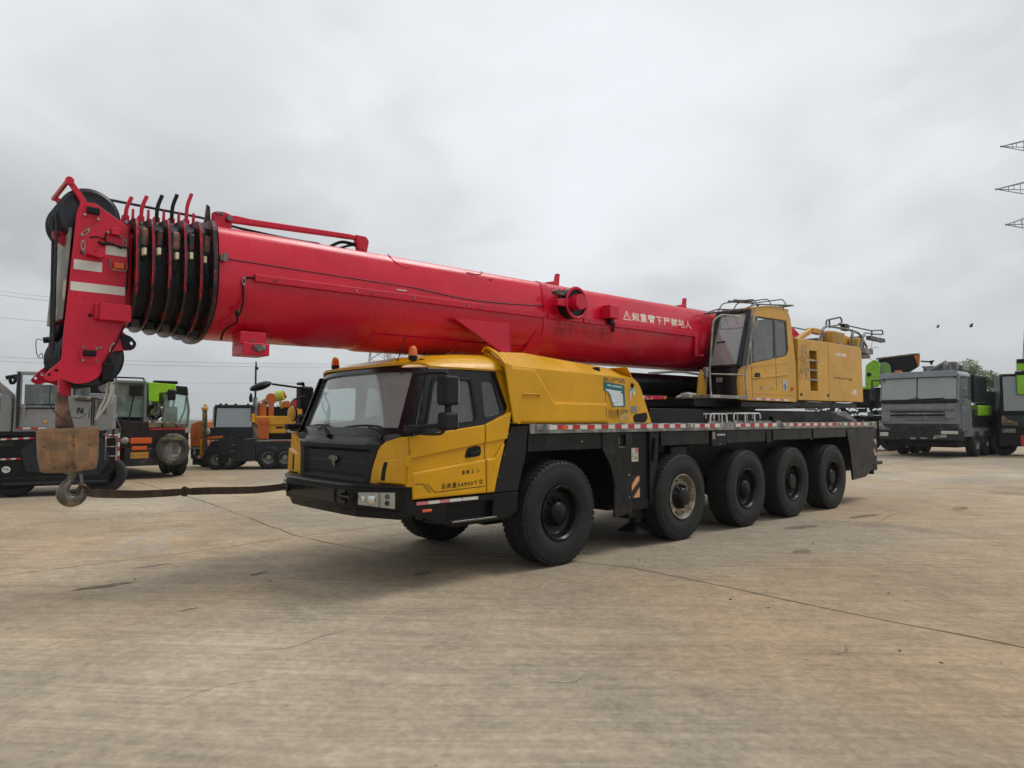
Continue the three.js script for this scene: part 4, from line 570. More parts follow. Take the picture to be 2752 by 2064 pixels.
  { const [c, g] = canvas(96, 192); g.fillStyle = '#6d93b4'; g.fillRect(10, 4, 80, 36); seedRag(g, [[2, 40], [44, 34], [34, 120], [10, 186], [2, 180]], '#b9bda6'); seedRag(g, [[50, 30], [94, 26], [94, 90], [70, 110]], '#c6c5b4'); decal(hood, 'torn_sticker', c, [[1.49, 2.12, 1.392], [1.66, 2.12, 1.392], [1.62, 2.34, 1.392], [1.49, 2.34, 1.392]]); }
  part(hood, 'white_plate', ext(rsh([[1.52, 1.97], [1.68, 1.975], [1.665, 2.085], [1.51, 2.08]], 0.01), 1.389, 1.394), M.white);
  part(hood, 'lamp_bracket', [rod(V(1.56, 2.36, 1.37), V(1.56, 2.40, 1.40), 0.035, 0.03, 12)], M.black);
  parts(hood, 'hole', ext(rsh([[1.60, 1.835], [1.86, 1.835], [1.93, 1.90], [1.90, 1.985], [1.62, 1.955], [1.57, 1.92]], 0.02), 1.386, 1.3905), M.black);
}

// ---------------------------------------------------------------- superstructure
{
  part(crane, 'turntable', [rod(V(5.6, 2.05, 0), V(5.6, 2.24, 0), 1.02, 1.02, 48), bx(3.7, 7.3, 2.10, 2.24, -1.05, 1.05, 0.02), bx(4.72, 6.80, 2.10, 2.195, 0.7, 1.36), bx(6.85, 10.0, 2.14, 2.24, -1.3, 1.3)], M.black);
  pair(crane, 'boom_pedestal', [ext(rsh([[5.2, 2.22], [8.9, 2.22], [9.1, 3.10], [8.6, 3.66], [8.1, 3.66], [7.2, 2.9], [5.6, 2.7]], 0.08), 0.60, 0.66, 0.006)], M.yellow_faded);
  const pv = part(crane, 'boom_pivot', [cylZ(8.35, 3.38, -0.70, 0.70, 0.16, 24)], M.steel);
  // lift cylinder under the boom
  const lc = sub(crane, 'lift_cylinder');
  part(lc, 'barrel', [rod(V(1.2, 2.50, 0), V(5.9, 2.53, 0), 0.205, 0.205, 36), rod(V(1.1, 2.50, 0), V(1.25, 2.50, 0), 0.225, 0.225, 36)], M.gloss_black);
  part(lc, 'piston_rod', rod(V(0.2, 2.49, 0), V(1.2, 2.50, 0), 0.13, 0.13, 28), M.steel);
  part(crane, 'hydraulic_hose', [tube([[3.6, 2.70, 0.2], [4.3, 2.76, 0.3], [4.7, 2.74, 0.4], [5.1, 2.7, 0.5]], 0.022), tube([[3.7, 2.26, 0.7], [4.0, 2.34, 0.75], [4.3, 2.28, 0.7]], 0.022), bx(3.8, 4.05, 2.24, 2.34, 0.7, 0.9, 0.03)], M.cord);

  // operator's cab: z 0.70 to 1.40
  const oc = sub(crane, 'operator_cab'), zi = 0.70, zo = 1.40;
  const sidePoly = [[4.60, 2.22], [6.80, 2.22], [6.80, 2.9], [6.60, 3.86, 0.10], [6.50, 3.99, 0.12], [5.6, 3.985, 0.3], [5.06, 3.86, 0.04], [5.02, 2.87, 0.02], [4.66, 2.80, 0.06], [4.58, 2.55]];
  const wA = rsh([[5.13, 2.92], [5.93, 3.05], [5.93, 3.765], [5.32, 3.745], [5.20, 3.6]], 0.04), wB = rsh([[5.99, 3.06], [6.46, 3.15], [6.40, 3.77], [5.99, 3.765]], 0.06);
  const frameHole = rsh([[5.05, 2.89], [5.95, 3.03], [6.40, 3.11], [6.49, 3.22], [6.43, 3.80], [5.30, 3.77], [5.07, 3.74]], 0.03);
  for (const s of [0, 1]) parts(oc, 'side_panel', ext(rsh(sidePoly, 0.03, [frameHole]), s ? zo - 0.05 : zi, s ? zo : zi + 0.04, 0.008), M.yellow_faded);
  parts(oc, 'door_seam', [ext([[5.955, 2.45], [5.965, 2.45], [5.962, 3.03], [5.952, 3.03]], 1.399, 1.4025), ext([[5.045, 2.25], [5.053, 2.25], [5.04, 2.87], [5.03, 2.87]], 1.399, 1.4025)], M.black);
  parts(oc, 'door_crease', [ext(shp([[5.07, 2.635], [6.42, 2.76], [6.42, 2.735], [5.07, 2.605]]), 1.398, 1.415, 0.006), ext(shp([[4.66, 2.805], [6.42, 2.985], [6.42, 2.97], [4.66, 2.785]]), 1.398, 1.407, 0.003), ext(shp([[4.70, 2.36], [6.78, 2.36], [6.78, 2.345], [4.70, 2.345]]), 1.398, 1.405, 0.003)], M.yellow_faded);
  part(oc, 'window_frame', [ext(rsh([[5.06, 2.90], [5.95, 3.035], [6.395, 3.115], [6.48, 3.225], [6.42, 3.792], [5.305, 3.762], [5.08, 3.73]], 0.03, [wA, wB]), 1.362, 1.390)], M.interior_grey);
  part(oc, 'window_frame', [ext(rsh([[5.06, 2.90], [5.95, 3.035], [6.395, 3.115], [6.48, 3.225], [6.42, 3.792], [5.305, 3.762], [5.08, 3.73]], 0.03, [wA, wB]), 0.708, 0.73)], M.interior_grey);
  for (const z of [1.376, 0.72]) { part(oc, 'door_window', new THREE.ShapeGeometry(wA).translate(0, 0, z), M.glass); part(oc, 'rear_quarter_window', new THREE.ShapeGeometry(wB).translate(0, 0, z), M.glass); }
  // front: tall windscreen leaning back, black lower panel
  const fr = (u, v) => V(lerp(4.66, 5.08, v), lerp(2.80, 3.86, v), lerp(zi + 0.02, zo - 0.02, u));
  part(oc, 'front_window', sheet(grid(2, 2, (u, v) => fr(lerp(0.08, 0.92, u), lerp(0.04, 0.97, v))), 0), M.windscreen);
  part(oc, 'front_pillar', [sheet(grid(1, 3, (u, v) => fr(lerp(-0.03, 0.08, u), v)), 0.05), sheet(grid(1, 3, (u, v) => fr(lerp(0.92, 1.03, u), v)), 0.05), sheet(grid(2, 1, (u, v) => fr(u, lerp(0, 0.04, v))), 0.05), sheet(grid(2, 1, (u, v) => fr(u, lerp(0.97, 1.0, v))), 0.05)], M.gloss_black);
  part(oc, 'front_side_pillar', [ext(rsh([[4.66, 2.82], [5.05, 2.88], [5.075, 3.73], [5.30, 3.77], [5.29, 3.80], [5.06, 3.83]], 0.01), 1.36, 1.397)], M.gloss_black);
  part(oc, 'front_panel', sheet(grid(6, 4, (u, v) => { const z = lerp(zi, zo - 0.02, u); return V(lerp(4.575, 4.655, v) + 0.05 * Math.pow(Math.abs(u - 0.5) * 2, 4), lerp(2.24, 2.80, v), z); }), 0.03), M.gloss_black);
  part(oc, 'paper_label', bx(4.588, 4.592, 2.55, 2.63, 0.95, 1.07).rotateZ(0), M.white);
  part(oc, 'lamp', [bx(4.42, 4.50, 2.64, 2.82, 0.78, 0.86, 0.02), rod(V(4.46, 2.40, 0.82), V(4.46, 2.64, 0.82), 0.012)], M.white);
  part(oc, 'roof', [sheet(grid(4, 8, (u, v) => { const x = lerp(5.06, 6.52, v), z = lerp(zi, zo, u); return V(x, 3.86 + 0.125 * Math.sin(Math.min(1, v * 1.5) * Math.PI / 2) + 0.01 * Math.sin(u * Math.PI) + 0.004, z); }), 0.04)], M.yellow_faded);
  part(oc, 'rear_wall', [bx(6.74, 6.79, 2.24, 2.9, zi + 0.02, zo - 0.05), sheet(grid(1, 2, (u, v) => V(lerp(6.77, 6.58, v), lerp(2.9, 3.9, v), lerp(zo - 0.05, zi + 0.02, u))), 0.03)], M.interior_grey);
  part(oc, 'floor', bx(4.62, 6.74, 2.225, 2.28, zi + 0.02, zo - 0.05), M.interior);
  part(oc, 'handle', ext(rsh([[5.11, 2.60], [5.33, 2.62], [5.34, 2.73], [5.16, 2.725]], 0.03), 1.399, 1.404), M.black);
  part(oc, 'handle_grip', bx(5.14, 5.32, 2.655, 2.68, 1.404, 1.425, 0.008), M.gloss_black);
  part(oc, 'seat', [bx(5.55, 6.05, 2.62, 2.76, 0.82, 1.26, 0.05), bx(5.95, 6.15, 2.7, 3.50, 0.84, 1.24, 0.08), bx(5.98, 6.12, 3.5, 3.68, 0.92, 1.16, 0.05), bx(5.6, 6.0, 2.28, 2.62, 0.9, 1.2)], M.interior_grey);
  part(oc, 'console', [bx(4.75, 5.0, 2.8, 3.0, 0.75, 0.95, 0.03), rod(V(4.9, 2.9, 1.0), V(5.1, 3.2, 0.98), 0.02), bx(5.3, 5.6, 2.7, 2.85, 1.22, 1.34, 0.03), bx(4.85, 4.98, 3.2, 3.32, 0.8, 1.0, 0.02)], M.interior);
  for (let i = 0; i < 8; i++) part(oc, 'reflector', bx(5.0 + i * 0.18, 5.178 + i * 0.18, 2.232, 2.268, 1.4005, 1.404), i % 2 ? M.white_tape : M.pink_tape);
  { const [c, g] = canvas(256, 80); g.fillStyle = '#4b2f12'; g.fillRect(4, 16, 44, 8); g.fillRect(8, 38, 34, 7); g.fillRect(4, 58, 46, 8); g.fillStyle = '#d9cdb0'; g.font = 'bold 60px sans-serif'; g.fillText('ANY', 52, 62); g.fillStyle = '#b5822a'; for (let i = 0; i < 26; i++) g.fillRect(52 + rnd() * 190, 14 + rnd() * 50, rr(4, 16), rr(4, 12)); decal(oc, 'worn_lettering', c, [[5.32, 2.42, 1.4035], [5.84, 2.43, 1.4035], [5.84, 2.51, 1.4035], [5.32, 2.50, 1.4035]]); }
  { const [c, g] = canvas(64, 128); g.fillStyle = '#a9b4bb'; g.fillRect(0, 0, 64, 128); g.strokeStyle = '#1f3e66'; g.lineWidth = 10; g.beginPath(); g.arc(34, 74, 20, 0.5, 5.4); g.stroke(); g.fillStyle = '#20385c'; g.fillRect(28, 34, 14, 90); decal(oc, 'sticker', c, [[6.22, 2.43, 1.4035], [6.40, 2.43, 1.4035], [6.38, 2.63, 1.4035], [6.21, 2.63, 1.4035]]); }
  part(oc, 'side_lamp', [cylZ(6.60, 2.48, 1.398, 1.43, 0.035, 14)], M.orange_lens);
  // roof guard of bent pipe with mesh bars
  { const g = sub(oc, 'roof_guard'), yt = (x) => 3.86 + (x - 4.9) * 0.155 - (x - 4.9) * (x - 4.9) * 0.02;
    part(g, 'pipe', [bent([[4.72, 3.83, 1.42], [5.2, 3.98, 1.42], [6.72, 4.13, 1.42], [6.78, 4.14, 1.1], [6.72, 4.13, 0.62], [5.2, 3.98, 0.62], [4.72, 3.84, 0.62], [4.72, 3.83, 1.42]], 0.014), ...[5.25, 5.8, 6.4].map(x => bent([[x, yt(x) + 0.04, 1.42], [x + 0.02, yt(x) + 0.18, 1.34], [x + 0.02, yt(x) + 0.18, 0.70], [x, yt(x) + 0.04, 0.62]], 0.011)), ...[0.8, 1.0, 1.2].map(z => rod(V(4.75, 3.86, z), V(6.70, 4.15, z), 0.008)), ...[5.3, 6.3].map(x => rod(V(x, 3.94, 1.38), V(x, yt(x) + 0.06, 1.42), 0.012)), rod(V(5.5, 4.16, 0.7), V(6.45, 4.24, 0.7), 0.022), rod(V(5.35, 4.14, 0.9), V(6.0, 4.20, 0.9), 0.018)], M.grey_pipe); }
  // handrails and step in front of the cab
  const hr = sub(crane, 'cab_handrail');
  part(hr, 'pipe', [bent([[4.62, 3.70, 1.42], [3.98, 3.66, 1.42], [3.78, 3.55, 1.40], [3.70, 2.75, 1.36], [3.70, 2.27, 1.38]], 0.017, 8, 0.12), bent([[5.10, 3.88, 1.45], [5.05, 3.72, 1.455], [4.78, 2.86, 1.455], [4.70, 2.70, 1.45], [4.74, 2.28, 1.45]], 0.018, 8, 0.1), rod(V(3.70, 2.64, 1.37), V(4.72, 2.665, 1.45), 0.013)], M.white);
  parts(hr, 'step', bx(3.55, 4.80, 2.235, 2.29, 1.12, 1.46, 0.008), M.alu);
  part(crane, 'yellow_bracket', [ext(rsh([[4.16, 2.25], [4.46, 2.25], [4.42, 2.5], [4.30, 2.78], [4.22, 2.6]], 0.02), 0.80, 0.84, 0.006)], M.yellow_faded);

  // rear housing
  const hs = sub(crane, 'engine_housing');
  const hole = [[7.39, 2.46], [7.73, 2.46], [7.70, 3.285], [7.36, 3.275]];
  parts(hs, 'side_panel', [ext(rsh([[6.83, 2.26, 0.01], [8.265, 2.265, 0.01], [8.245, 3.515, 0.01], [6.86, 3.49, 0.10]], 0.02, [hole]), 1.375, 1.42, 0.012), ext(rsh([[8.275, 2.265, 0.01], [10.10, 2.275, 0.03], [10.06, 3.53, 0.10], [8.255, 3.515, 0.01]], 0.02), 1.375, 1.42, 0.012)], M.yellow_faded);
  parts(hs, 'top_panel', [bx(6.9, 8.25, 3.455, 3.500, 0.72, 1.395, 0.012), bx(8.26, 10.02, 3.470, 3.515, 0.72, 1.395, 0.012)], M.yellow_faded);
  parts(hs, 'end_panel', [bx(10.045, 10.08, 2.28, 3.47, 0.72, 1.40, 0.01), bx(6.86, 6.89, 2.27, 3.45, 0.72, 1.38), bx(6.9, 10.04, 2.28, 3.45, 0.70, 0.74)], M.yellow_faded);
  parts(hs, 'ladder_recess', [bx(7.38, 7.39, 2.46, 3.28, 1.12, 1.374), bx(7.722, 7.735, 2.46, 3.28, 1.12, 1.374), bx(7.36, 7.75, 2.44, 3.30, 1.10, 1.12)], M.yellow_faded);
  for (const y of [2.685, 2.885, 3.085]) part(hs, 'ladder_rung', bx(7.35, 7.745, y - 0.018, y + 0.018, 1.30, 1.425, 0.006), M.alu);
  parts(hs, 'latch', [[6.96, 2.375], [8.20, 2.385]].map(([x, y]) => bx(x - 0.05, x + 0.05, y - 0.03, y + 0.03, 1.41, 1.4235, 0.01)), M.black);
  { const [c, g] = canvas(512, 128); g.fillStyle = g.strokeStyle = '#f4ecdf'; g.lineWidth = 5; g.font = 'bold 118px sans-serif'; g.save(); g.scale(0.72, 1); g.fillText('UNC·180F', 6, 104); g.strokeText('UNC·180F', 6, 104); g.restore(); decal(hs, 'lettering', c, [[8.66, 3.23, 1.4225], [9.34, 3.235, 1.4225], [9.33, 3.34, 1.4225], [8.65, 3.335, 1.4225]]); }
  { const [c, g] = canvas(640, 80); g.strokeStyle = '#3a2008'; glyphs(g, '山东泰山矿产设重', 8, 12, 54, 78, 6, 1); decal(hs, 'lettering', c, [[8.50, 2.735, 1.4225], [9.53, 2.715, 1.4225], [9.52, 2.80, 1.4225], [8.49, 2.815, 1.4225]]); }
  { const [c, g] = canvas(128, 96); g.strokeStyle = '#e6decb'; glyphs(g, '人克', 6, 10, 74, 56, 14, 0.7); decal(hs, 'lettering', c, [[9.42, 2.42, 1.4225], [9.74, 2.42, 1.4225], [9.73, 2.56, 1.4225], [9.41, 2.56, 1.4225]]); }
  { const [c, g] = canvas(160, 320); for (let i = 0; i < 2200; i++) { const x = rnd() * 160, y = rnd() * 320, n = fbm3(x * 0.09, y * 0.05, 8, 4); if (n < 0.40 + 0.14 * Math.pow(Math.abs(x / 80 - 1), 3) + 0.14 * Math.pow(Math.abs(y / 160 - 1), 4)) continue; const q = rnd(); g.fillStyle = `rgba(${lerp(92, 170, q)},${lerp(76, 140, q)},${lerp(56, 98, q)},${0.10 + 0.32 * rnd()})`; g.beginPath(); g.ellipse(x, y, rr(1, 4.5), rr(1.5, 7), rnd() - 0.5, 0, 6.3); g.fill(); } decal(hs, 'peeled_patch', c, [[6.86, 2.68, 1.4225], [7.34, 2.66, 1.4225], [7.33, 3.38, 1.4225], [6.89, 3.40, 1.4225]]); }
  // winches, hoses and rails above and behind the housing
  const wn = sub(crane, 'winch');
  parts(wn, 'drum', [cylZ(10.7, 3.62, -0.45, 0.45, 0.30, 28), cylZ(12.15, 3.78, -0.35, 0.62, 0.26, 28)], M.black);
  parts(wn, 'flange', [cylZ(10.7, 3.62, 0.45, 0.50, 0.42, 32), cylZ(10.7, 3.62, -0.50, -0.45, 0.42, 32), cylZ(12.15, 3.78, -0.40, -0.36, 0.32, 32), cylZ(10.7, 3.72, 0.56, 0.66, 0.14, 18)], M.yellow_faded);
  part(wn, 'side_plate', [ext(rsh([[9.6, 3.2], [11.9, 3.2], [11.8, 3.96], [11.0, 4.03], [10.3, 4.04], [9.9, 3.8]], 0.08), 0.50, 0.55, 0.006), ext(rsh([[9.7, 2.9], [11.7, 3.1], [11.6, 3.96], [9.7, 3.86]], 0.1), -0.58, -0.52, 0.006), ext(rsh([[10.2, 3.5], [10.7, 3.5], [10.95, 4.0], [10.2, 4.0]], 0.04), 0.56, 0.72, 0.01), bx(11.5, 11.78, 3.4, 3.94, 0.56, 0.8, 0.05)], M.yellow_faded);
  part(wn, 'strut', [ext([[8.25, 3.62], [8.40, 3.58], [9.15, 3.86], [9.10, 3.96]], 0.62, 0.72, 0.01), bx(9.1, 9.7, 3.86, 3.97, 0.58, 0.74, 0.01)], M.yellow_faded);
  part(wn, 'support_beam', [bx(9.9, 11.95, 3.52, 3.66, 0.5, 1.0, 0.01), bx(10.2, 11.9, 3.42, 3.50, 0.62, 0.95, 0.01)], M.galv);
  const gr = sub(crane, 'winch_guard_rail');
  part(gr, 'pipe', [bent([[8.55, 3.50, 1.1], [8.75, 3.86, 1.1], [9.2, 4.0, 1.0], [10.6, 4.02, 1.0], [11.1, 3.98, 1.0], [11.4, 3.66, 1.05]], 0.028, 8, 0.3), bent([[8.7, 3.52, 1.15], [8.72, 3.80, 1.15]], 0.03), bent([[10.4, 3.54, 1.1], [10.5, 3.84, 1.05], [10.7, 4.0, 1.0]], 0.035), bent([[11.0, 3.60, 1.05], [11.15, 3.9, 1.05], [11.4, 3.96, 1.0]], 0.035)], M.galv);
  part(gr, 'rail', [bent([[9.42, 3.98, 0.9], [9.45, 4.16, 0.9], [10.25, 4.31, 0.9], [10.32, 4.20, 0.9], [10.13, 4.12, 0.9]], 0.020), rod(V(9.62, 3.99, 0.9), V(9.60, 4.19, 0.9), 0.02), bent([[10.13, 4.14, 0.9], [12.17, 4.15, 0.9], [12.92, 4.24, 0.9], [12.94, 4.12, 0.9], [12.2, 4.07, 0.9]], 0.018), rod(V(12.17, 4.14, 0.9), V(12.15, 4.0, 0.9), 0.018), bent([[9.5, 4.02, 0.9], [10.2, 4.12, 0.9]], 0.014), bx(11.9, 12.9, 3.90, 4.0, 0.85, 0.97, 0.01), bent([[11.4, 3.96, 0.95], [11.7, 4.06, 0.9], [12.15, 4.07, 0.9]], 0.016)], M.grey_pipe);
  part(gr, 'clamp', [bx(10.3, 10.6, 4.0, 4.16, 0.86, 0.96, 0.02), rod(V(10.35, 4.05, 0.9), V(10.6, 4.16, 0.9), 0.03)], M.black);
  parts(gr, 'loose_wire', [tube([[11.95, 3.62, 0.9], [12.2, 3.72, 0.9], [12.6, 3.74, 0.9]], 0.006), tube([[12.2, 3.95, 0.9], [12.15, 3.8, 0.9], [12.05, 3.66, 0.9]], 0.006), tube([[12.6, 3.93, 0.9], [12.75, 3.86, 0.9]], 0.005), tube([[11.9, 3.45, 0.9], [12.3, 3.36, 0.9], [12.6, 3.38, 0.9]], 0.005)], M.rope);
}

// ---------------------------------------------------------------- boom
const TI = x => 0.0105 * (x + 4);                       // the boom rises very slightly towards its foot
const SEC = (() => {                                    // half section: [z, y] from the top centre round to the bottom centre
  const p = [[0, 3.865], [0.30, 3.865], [0.44, 3.858], [0.495, 3.838], [0.525, 3.80], [0.545, 3.74], [0.585, 3.46], [0.588, 3.40], [0.588, 3.30]];
  for (let i = 1; i <= 12; i++) { const a = i / 12 * Math.PI / 2; p.push([0.588 * Math.pow(Math.cos(a), 0.85), 3.30 - 0.57 * Math.pow(Math.sin(a), 0.95)]); }
  p[p.length - 1][0] = 0; return p;
})();
const loop = (k = 1, d = 0) => { const h = SEC.map(([z, y]) => { const cy = 3.30, m = Math.hypot(z, y - cy) || 1; return [z * k + z / m * d, cy + (y - cy) * k + (y - cy) / m * d]; }); return [...h, ...h.slice(1, -1).reverse().map(([z, y]) => [-z, y])]; };
const hull = (x0, x1, k = 1, d = 0, n = 1) => { const L = loop(k, d); L.push(L[0]); const rows = grid(L.length - 1, n, (u, v) => { const q = L[Math.round(u * (L.length - 1))], x = lerp(x0, x1, v); return V(x, q[1] + TI(x), q[0]); }); const g = sheet(rows, 0, true); return toCreasedNormals(g, 0.5); };
const capYZ = (x, k, d, hk) => { const o = loop(k, d).map(([z, y]) => new THREE.Vector2(-z, y + TI(x))), s = new THREE.Shape(o); if (hk) s.holes.push(new THREE.Path(loop(hk, 0).map(([z, y]) => new THREE.Vector2(-z, y + TI(x))))); return s; };
const ringX = (x0, x1, k, d, hk) => new THREE.ExtrudeGeometry(capYZ(x0, k, d, hk), { depth: x1 - x0, bevelEnabled: false }).rotateY(Math.PI / 2).translate(x0, 0, 0);
{
  const bm = sub(crane, 'boom_base_section');
  part(bm, 'boom_tube', [hull(-4.07, 7.6, 1, 0, 12), new THREE.ShapeGeometry(capYZ(7.6, 1, 0)).rotateY(Math.PI / 2).translate(7.6, 0, 0), ext([[7.55, 3.02], [9.0, 3.2], [9.15, 3.80], [8.75, 3.97], [7.55, 3.975]], -0.46, 0.46, 0.02)], M.red);
  part(bm, 'front_collar', [ringX(-4.14, -4.10, 1, 0.055, 0.93), ext([[-4.15, 3.9], [-4.09, 3.9], [-4.10, 4.06], [-4.13, 4.08]], 0.34, 0.37), ext([[-4.15, 3.9], [-4.09, 3.9], [-4.10, 4.06], [-4.13, 4.08]], -0.37, -0.34)], M.greasy);
  parts(bm, 'weld_ring', [ringX(0.53, 0.66, 1, 0.012, 0.97)], M.red);
  part(bm, 'wear_plate', [sheet((() => { const L = loop(1, 0.022).filter(q => q[1] < 2.93); return [-2.22, -2.16, -1, 0.53].map((x, i) => L.map(([z, y]) => V(x, y + TI(x) + (i ? 0 : 0.018), z))); })(), 0.012, true)], M.red);
  parts(bm, 'side_seam', [rod(V(-4.05, 3.50, 0.585), V(-1.75, 3.50, 0.588), 0.0045, 0.0045, 5), tube([[-1.75, 3.50, 0.588], [-1.0, 3.46, 0.592], [-0.35, 3.47, 0.592], [0.7, 3.54, 0.585]], 0.006, 5)], M.black_grease);
  const sp = (a, b) => [part(bm, 'cable_rail', [ext([[a, 3.30 + TI(a)], [b, 3.30 + TI(b)], [b, 3.385 + TI(b)], [a, 3.375 + TI(a)]], 0.588, 0.628, 0.006)], M.red_plate)];
  sp(-3.72, 0.54); sp(0.60, 1.35); sp(1.38, 2.07); sp(2.12, 4.52);
  part(bm, 'rail_foot', [ext([[4.44, 3.06], [4.52, 3.06], [4.52, 3.40], [4.44, 3.40]], 0.59, 0.626, 0.004), ext([[4.44, 3.08], [4.72, 3.09], [4.72, 3.05], [4.44, 3.04]], 0.59, 0.622)], M.red_plate);
  parts(bm, 'bolt', bolts([[-3.5, 3.338], [-2.55, 3.35], [-2.33, 3.353], [-1.75, 3.36], [-0.9, 3.37], [-0.7, 3.372], [0.8, 3.39], [1.5, 3.40], [1.9, 3.40], [2.4, 3.41]].map(([x, y]) => [x, y]), 0.014, 0.628, 0.637), M.steel);
  part(bm, 'white_patch', [ext([[-1.98, 3.437], [-1.84, 3.44], [-1.84, 3.454], [-1.98, 3.452]], 0.590, 0.596)], M.white_tape);
  // hinged arm along the top of the boom
  const ar = sub(bm, 'top_arm');
  part(ar, 'arm', [ext(shp([[-3.94, 3.915], [-3.80, 3.925], [-2.40, 4.00], [-2.36, 4.03], [-2.55, 4.045], [-3.72, 3.99], [-3.86, 3.995], [-3.94, 3.985]]), 0.40, 0.47, 0.008), ext(rsh([[-4.09, 3.83], [-3.90, 3.85], [-3.90, 4.0], [-3.98, 4.02], [-4.09, 4.0]], 0.02), 0.38, 0.44, 0.006), ext(rsh([[-2.48, 4.05], [-2.34, 4.05], [-2.30, 4.0], [-2.33, 3.84], [-2.42, 3.83], [-2.46, 3.95]], 0.02), 0.40, 0.48, 0.008)], M.red_plate);
  parts(ar, 'arm_pin', [cylZ(-3.94, 3.95, 0.36, 0.49, 0.028, 14), cylZ(-4.05, 3.99, 0.36, 0.46, 0.016, 8), cylZ(-4.01, 3.99, 0.36, 0.46, 0.016, 8), cylZ(-2.38, 3.89, 0.36, 0.5, 0.014, 8)], M.steel);
  parts(ar, 'hose', [tube([[-3.85, 3.92, 0.30], [-3.3, 3.885, 0.36], [-2.9, 3.88, 0.40]], 0.012), tube([[-2.75, 3.88, 0.36], [-2.6, 3.96, 0.36], [-2.45, 3.95, 0.40]], 0.02), tube([[-2.65, 3.87, 0.40], [-2.5, 3.93, 0.42], [-2.4, 3.93, 0.42]], 0.016)], M.black);
  // gusset, hose drum, junction box, lugs
  parts(bm, 'gusset', [ext(shp([[-1.21, 3.16], [-0.27, 3.175], [-0.25, 2.72], [-0.33, 2.74]]), 0.70, 0.73, 0.004), sheet([[V(-1.21, 3.16, 0.72), V(-0.27, 3.175, 0.72)], [V(-1.21, 3.17, 0.58), V(-0.27, 3.185, 0.58)]], 0.012, true), sheet([[V(-0.262, 3.175, 0.725), V(-0.245, 2.73, 0.725)], [V(-0.10, 3.10, 0.55), V(-0.10, 2.80, 0.30)]], 0.012), sheet([[V(0.40, 3.16, 0.59), V(0.55, 3.0, 0.60)], [V(0.22, 2.78, 0.40), V(0.52, 2.78, 0.42)]], 0.015)], M.red_plate);
  const dr = sub(bm, 'hose_drum');
  parts(dr, 'flange', [new THREE.TorusGeometry(0.222, 0.026, 8, 40).scale(1, 1, 0.5).translate(1.02, 3.60, 0.80), cylZ(1.02, 3.60, 0.585, 0.61, 0.235, 36), cylZ(0.98, 3.60, 0.60, 0.92, 0.115, 28), cylZ(0.98, 3.60, 0.92, 0.925, 0.112, 28), ext(rsh([[0.62, 3.53], [0.95, 3.53], [0.95, 3.66], [0.62, 3.62]], 0.01), 0.72, 0.80, 0.006), bx(1.19, 1.24, 3.53, 3.68, 0.78, 0.82, 0.01)], M.red_plate);
  part(dr, 'hose_coil', [cylZ(1.02, 3.60, 0.61, 0.775, 0.225, 36)], M.black);
  part(dr, 'guide', [bx(0.64, 0.86, 3.68, 3.71, 0.70, 0.78, 0.01), cylZ(0.66, 3.73, 0.66, 0.78, 0.035, 14), cylZ(0.80, 3.72, 0.68, 0.79, 0.022, 12)], M.hook_steel);
  part(bm, 'junction_box', [bx(1.84, 2.06, 3.47, 3.68, 0.58, 0.76, 0.012)], M.red_plate);
  part(bm, 'box_cable', [bx(1.92, 2.02, 3.38, 3.465, 0.59, 0.70, 0.02), tube([[1.97, 3.42, 0.64], [2.08, 3.36, 0.62], [2.10, 3.28, 0.60]], 0.02)], M.black);
  for (const x of [1.0, 4.46]) part(bm, 'lug', [ext(rsh([[x - 0.17, 3.90 + TI(x)], [x + 0.04, 3.86 + TI(x)], [x + 0.10, 3.80 + TI(x)], [x + 0.12, 4.02 + TI(x)], [x + 0.13, 4.06 + TI(x)], [x + 0.07, 4.07 + TI(x)], [x + 0.04, 3.95 + TI(x)]], 0.015), 0.30, 0.36, 0.006)], M.red_plate);
  parts(bm, 'hole', [[-0.45, 3.775, 0.5425], [4.85, 3.80, 0.548], [0.55, 3.58, 0.577]].map(([x, y, z]) => cylZ(x, y, z - 0.01, z + 0.004, 0.018, 12)), M.black);
  parts(bm, 'fold_line', [tube([[-2.05, 3.885, 0.49], [-1.98, 3.80, 0.535], [-1.9, 3.76, 0.546], [-1.78, 3.745, 0.55]], 0.006, 5), tube([[-0.85, 3.83, 0.535], [-0.70, 3.825, 0.538], [-0.58, 3.85, 0.52], [-0.57, 3.89, 0.49]], 0.006, 5)], M.red_plate);
  // cable and switch box near the front collar, camera box underneath
  part(bm, 'limit_switch', [bx(-4.07, -4.02, 3.47, 3.53, 0.585, 0.62, 0.008), bx(-4.045, -4.005, 3.465, 3.545, 0.612, 0.63)], M.white);
  part(bm, 'chain_cable', [tube([[-3.72, 3.34, 0.61], [-3.80, 3.33, 0.60], [-3.83, 3.28, 0.60], [-3.83, 3.1, 0.60], [-3.85, 2.98, 0.585], [-3.88, 2.95, 0.575], [-3.87, 2.88, 0.55], [-3.92, 2.83, 0.50], [-3.96, 2.78, 0.44], [-3.96, 2.70, 0.36]], 0.011), new THREE.SphereGeometry(0.032, 10, 8).translate(-3.88, 2.96, 0.59)], M.black);
  parts(bm, 'cable_link', [new THREE.TorusGeometry(0.018, 0.006, 6, 16).scale(0.8, 2.0, 1).translate(-3.83, 3.29, 0.612)], M.white);
  part(bm, 'sensor_box', [bx(-3.78, -3.50, 2.55, 2.68, 0.18, 0.50, 0.012), bx(-3.80, -3.52, 2.66, 2.80, 0.24, 0.46, 0.012)], M.red_plate);
  part(bm, 'sensor', [cylZ(-3.62, 2.63, 0.50, 0.53, 0.04, 16), bx(-3.68, -3.55, 2.605, 2.655, 0.50, 0.525, 0.01), cylZ(-3.68, 2.70, 0.46, 0.475, 0.014, 8)], M.hook_steel);
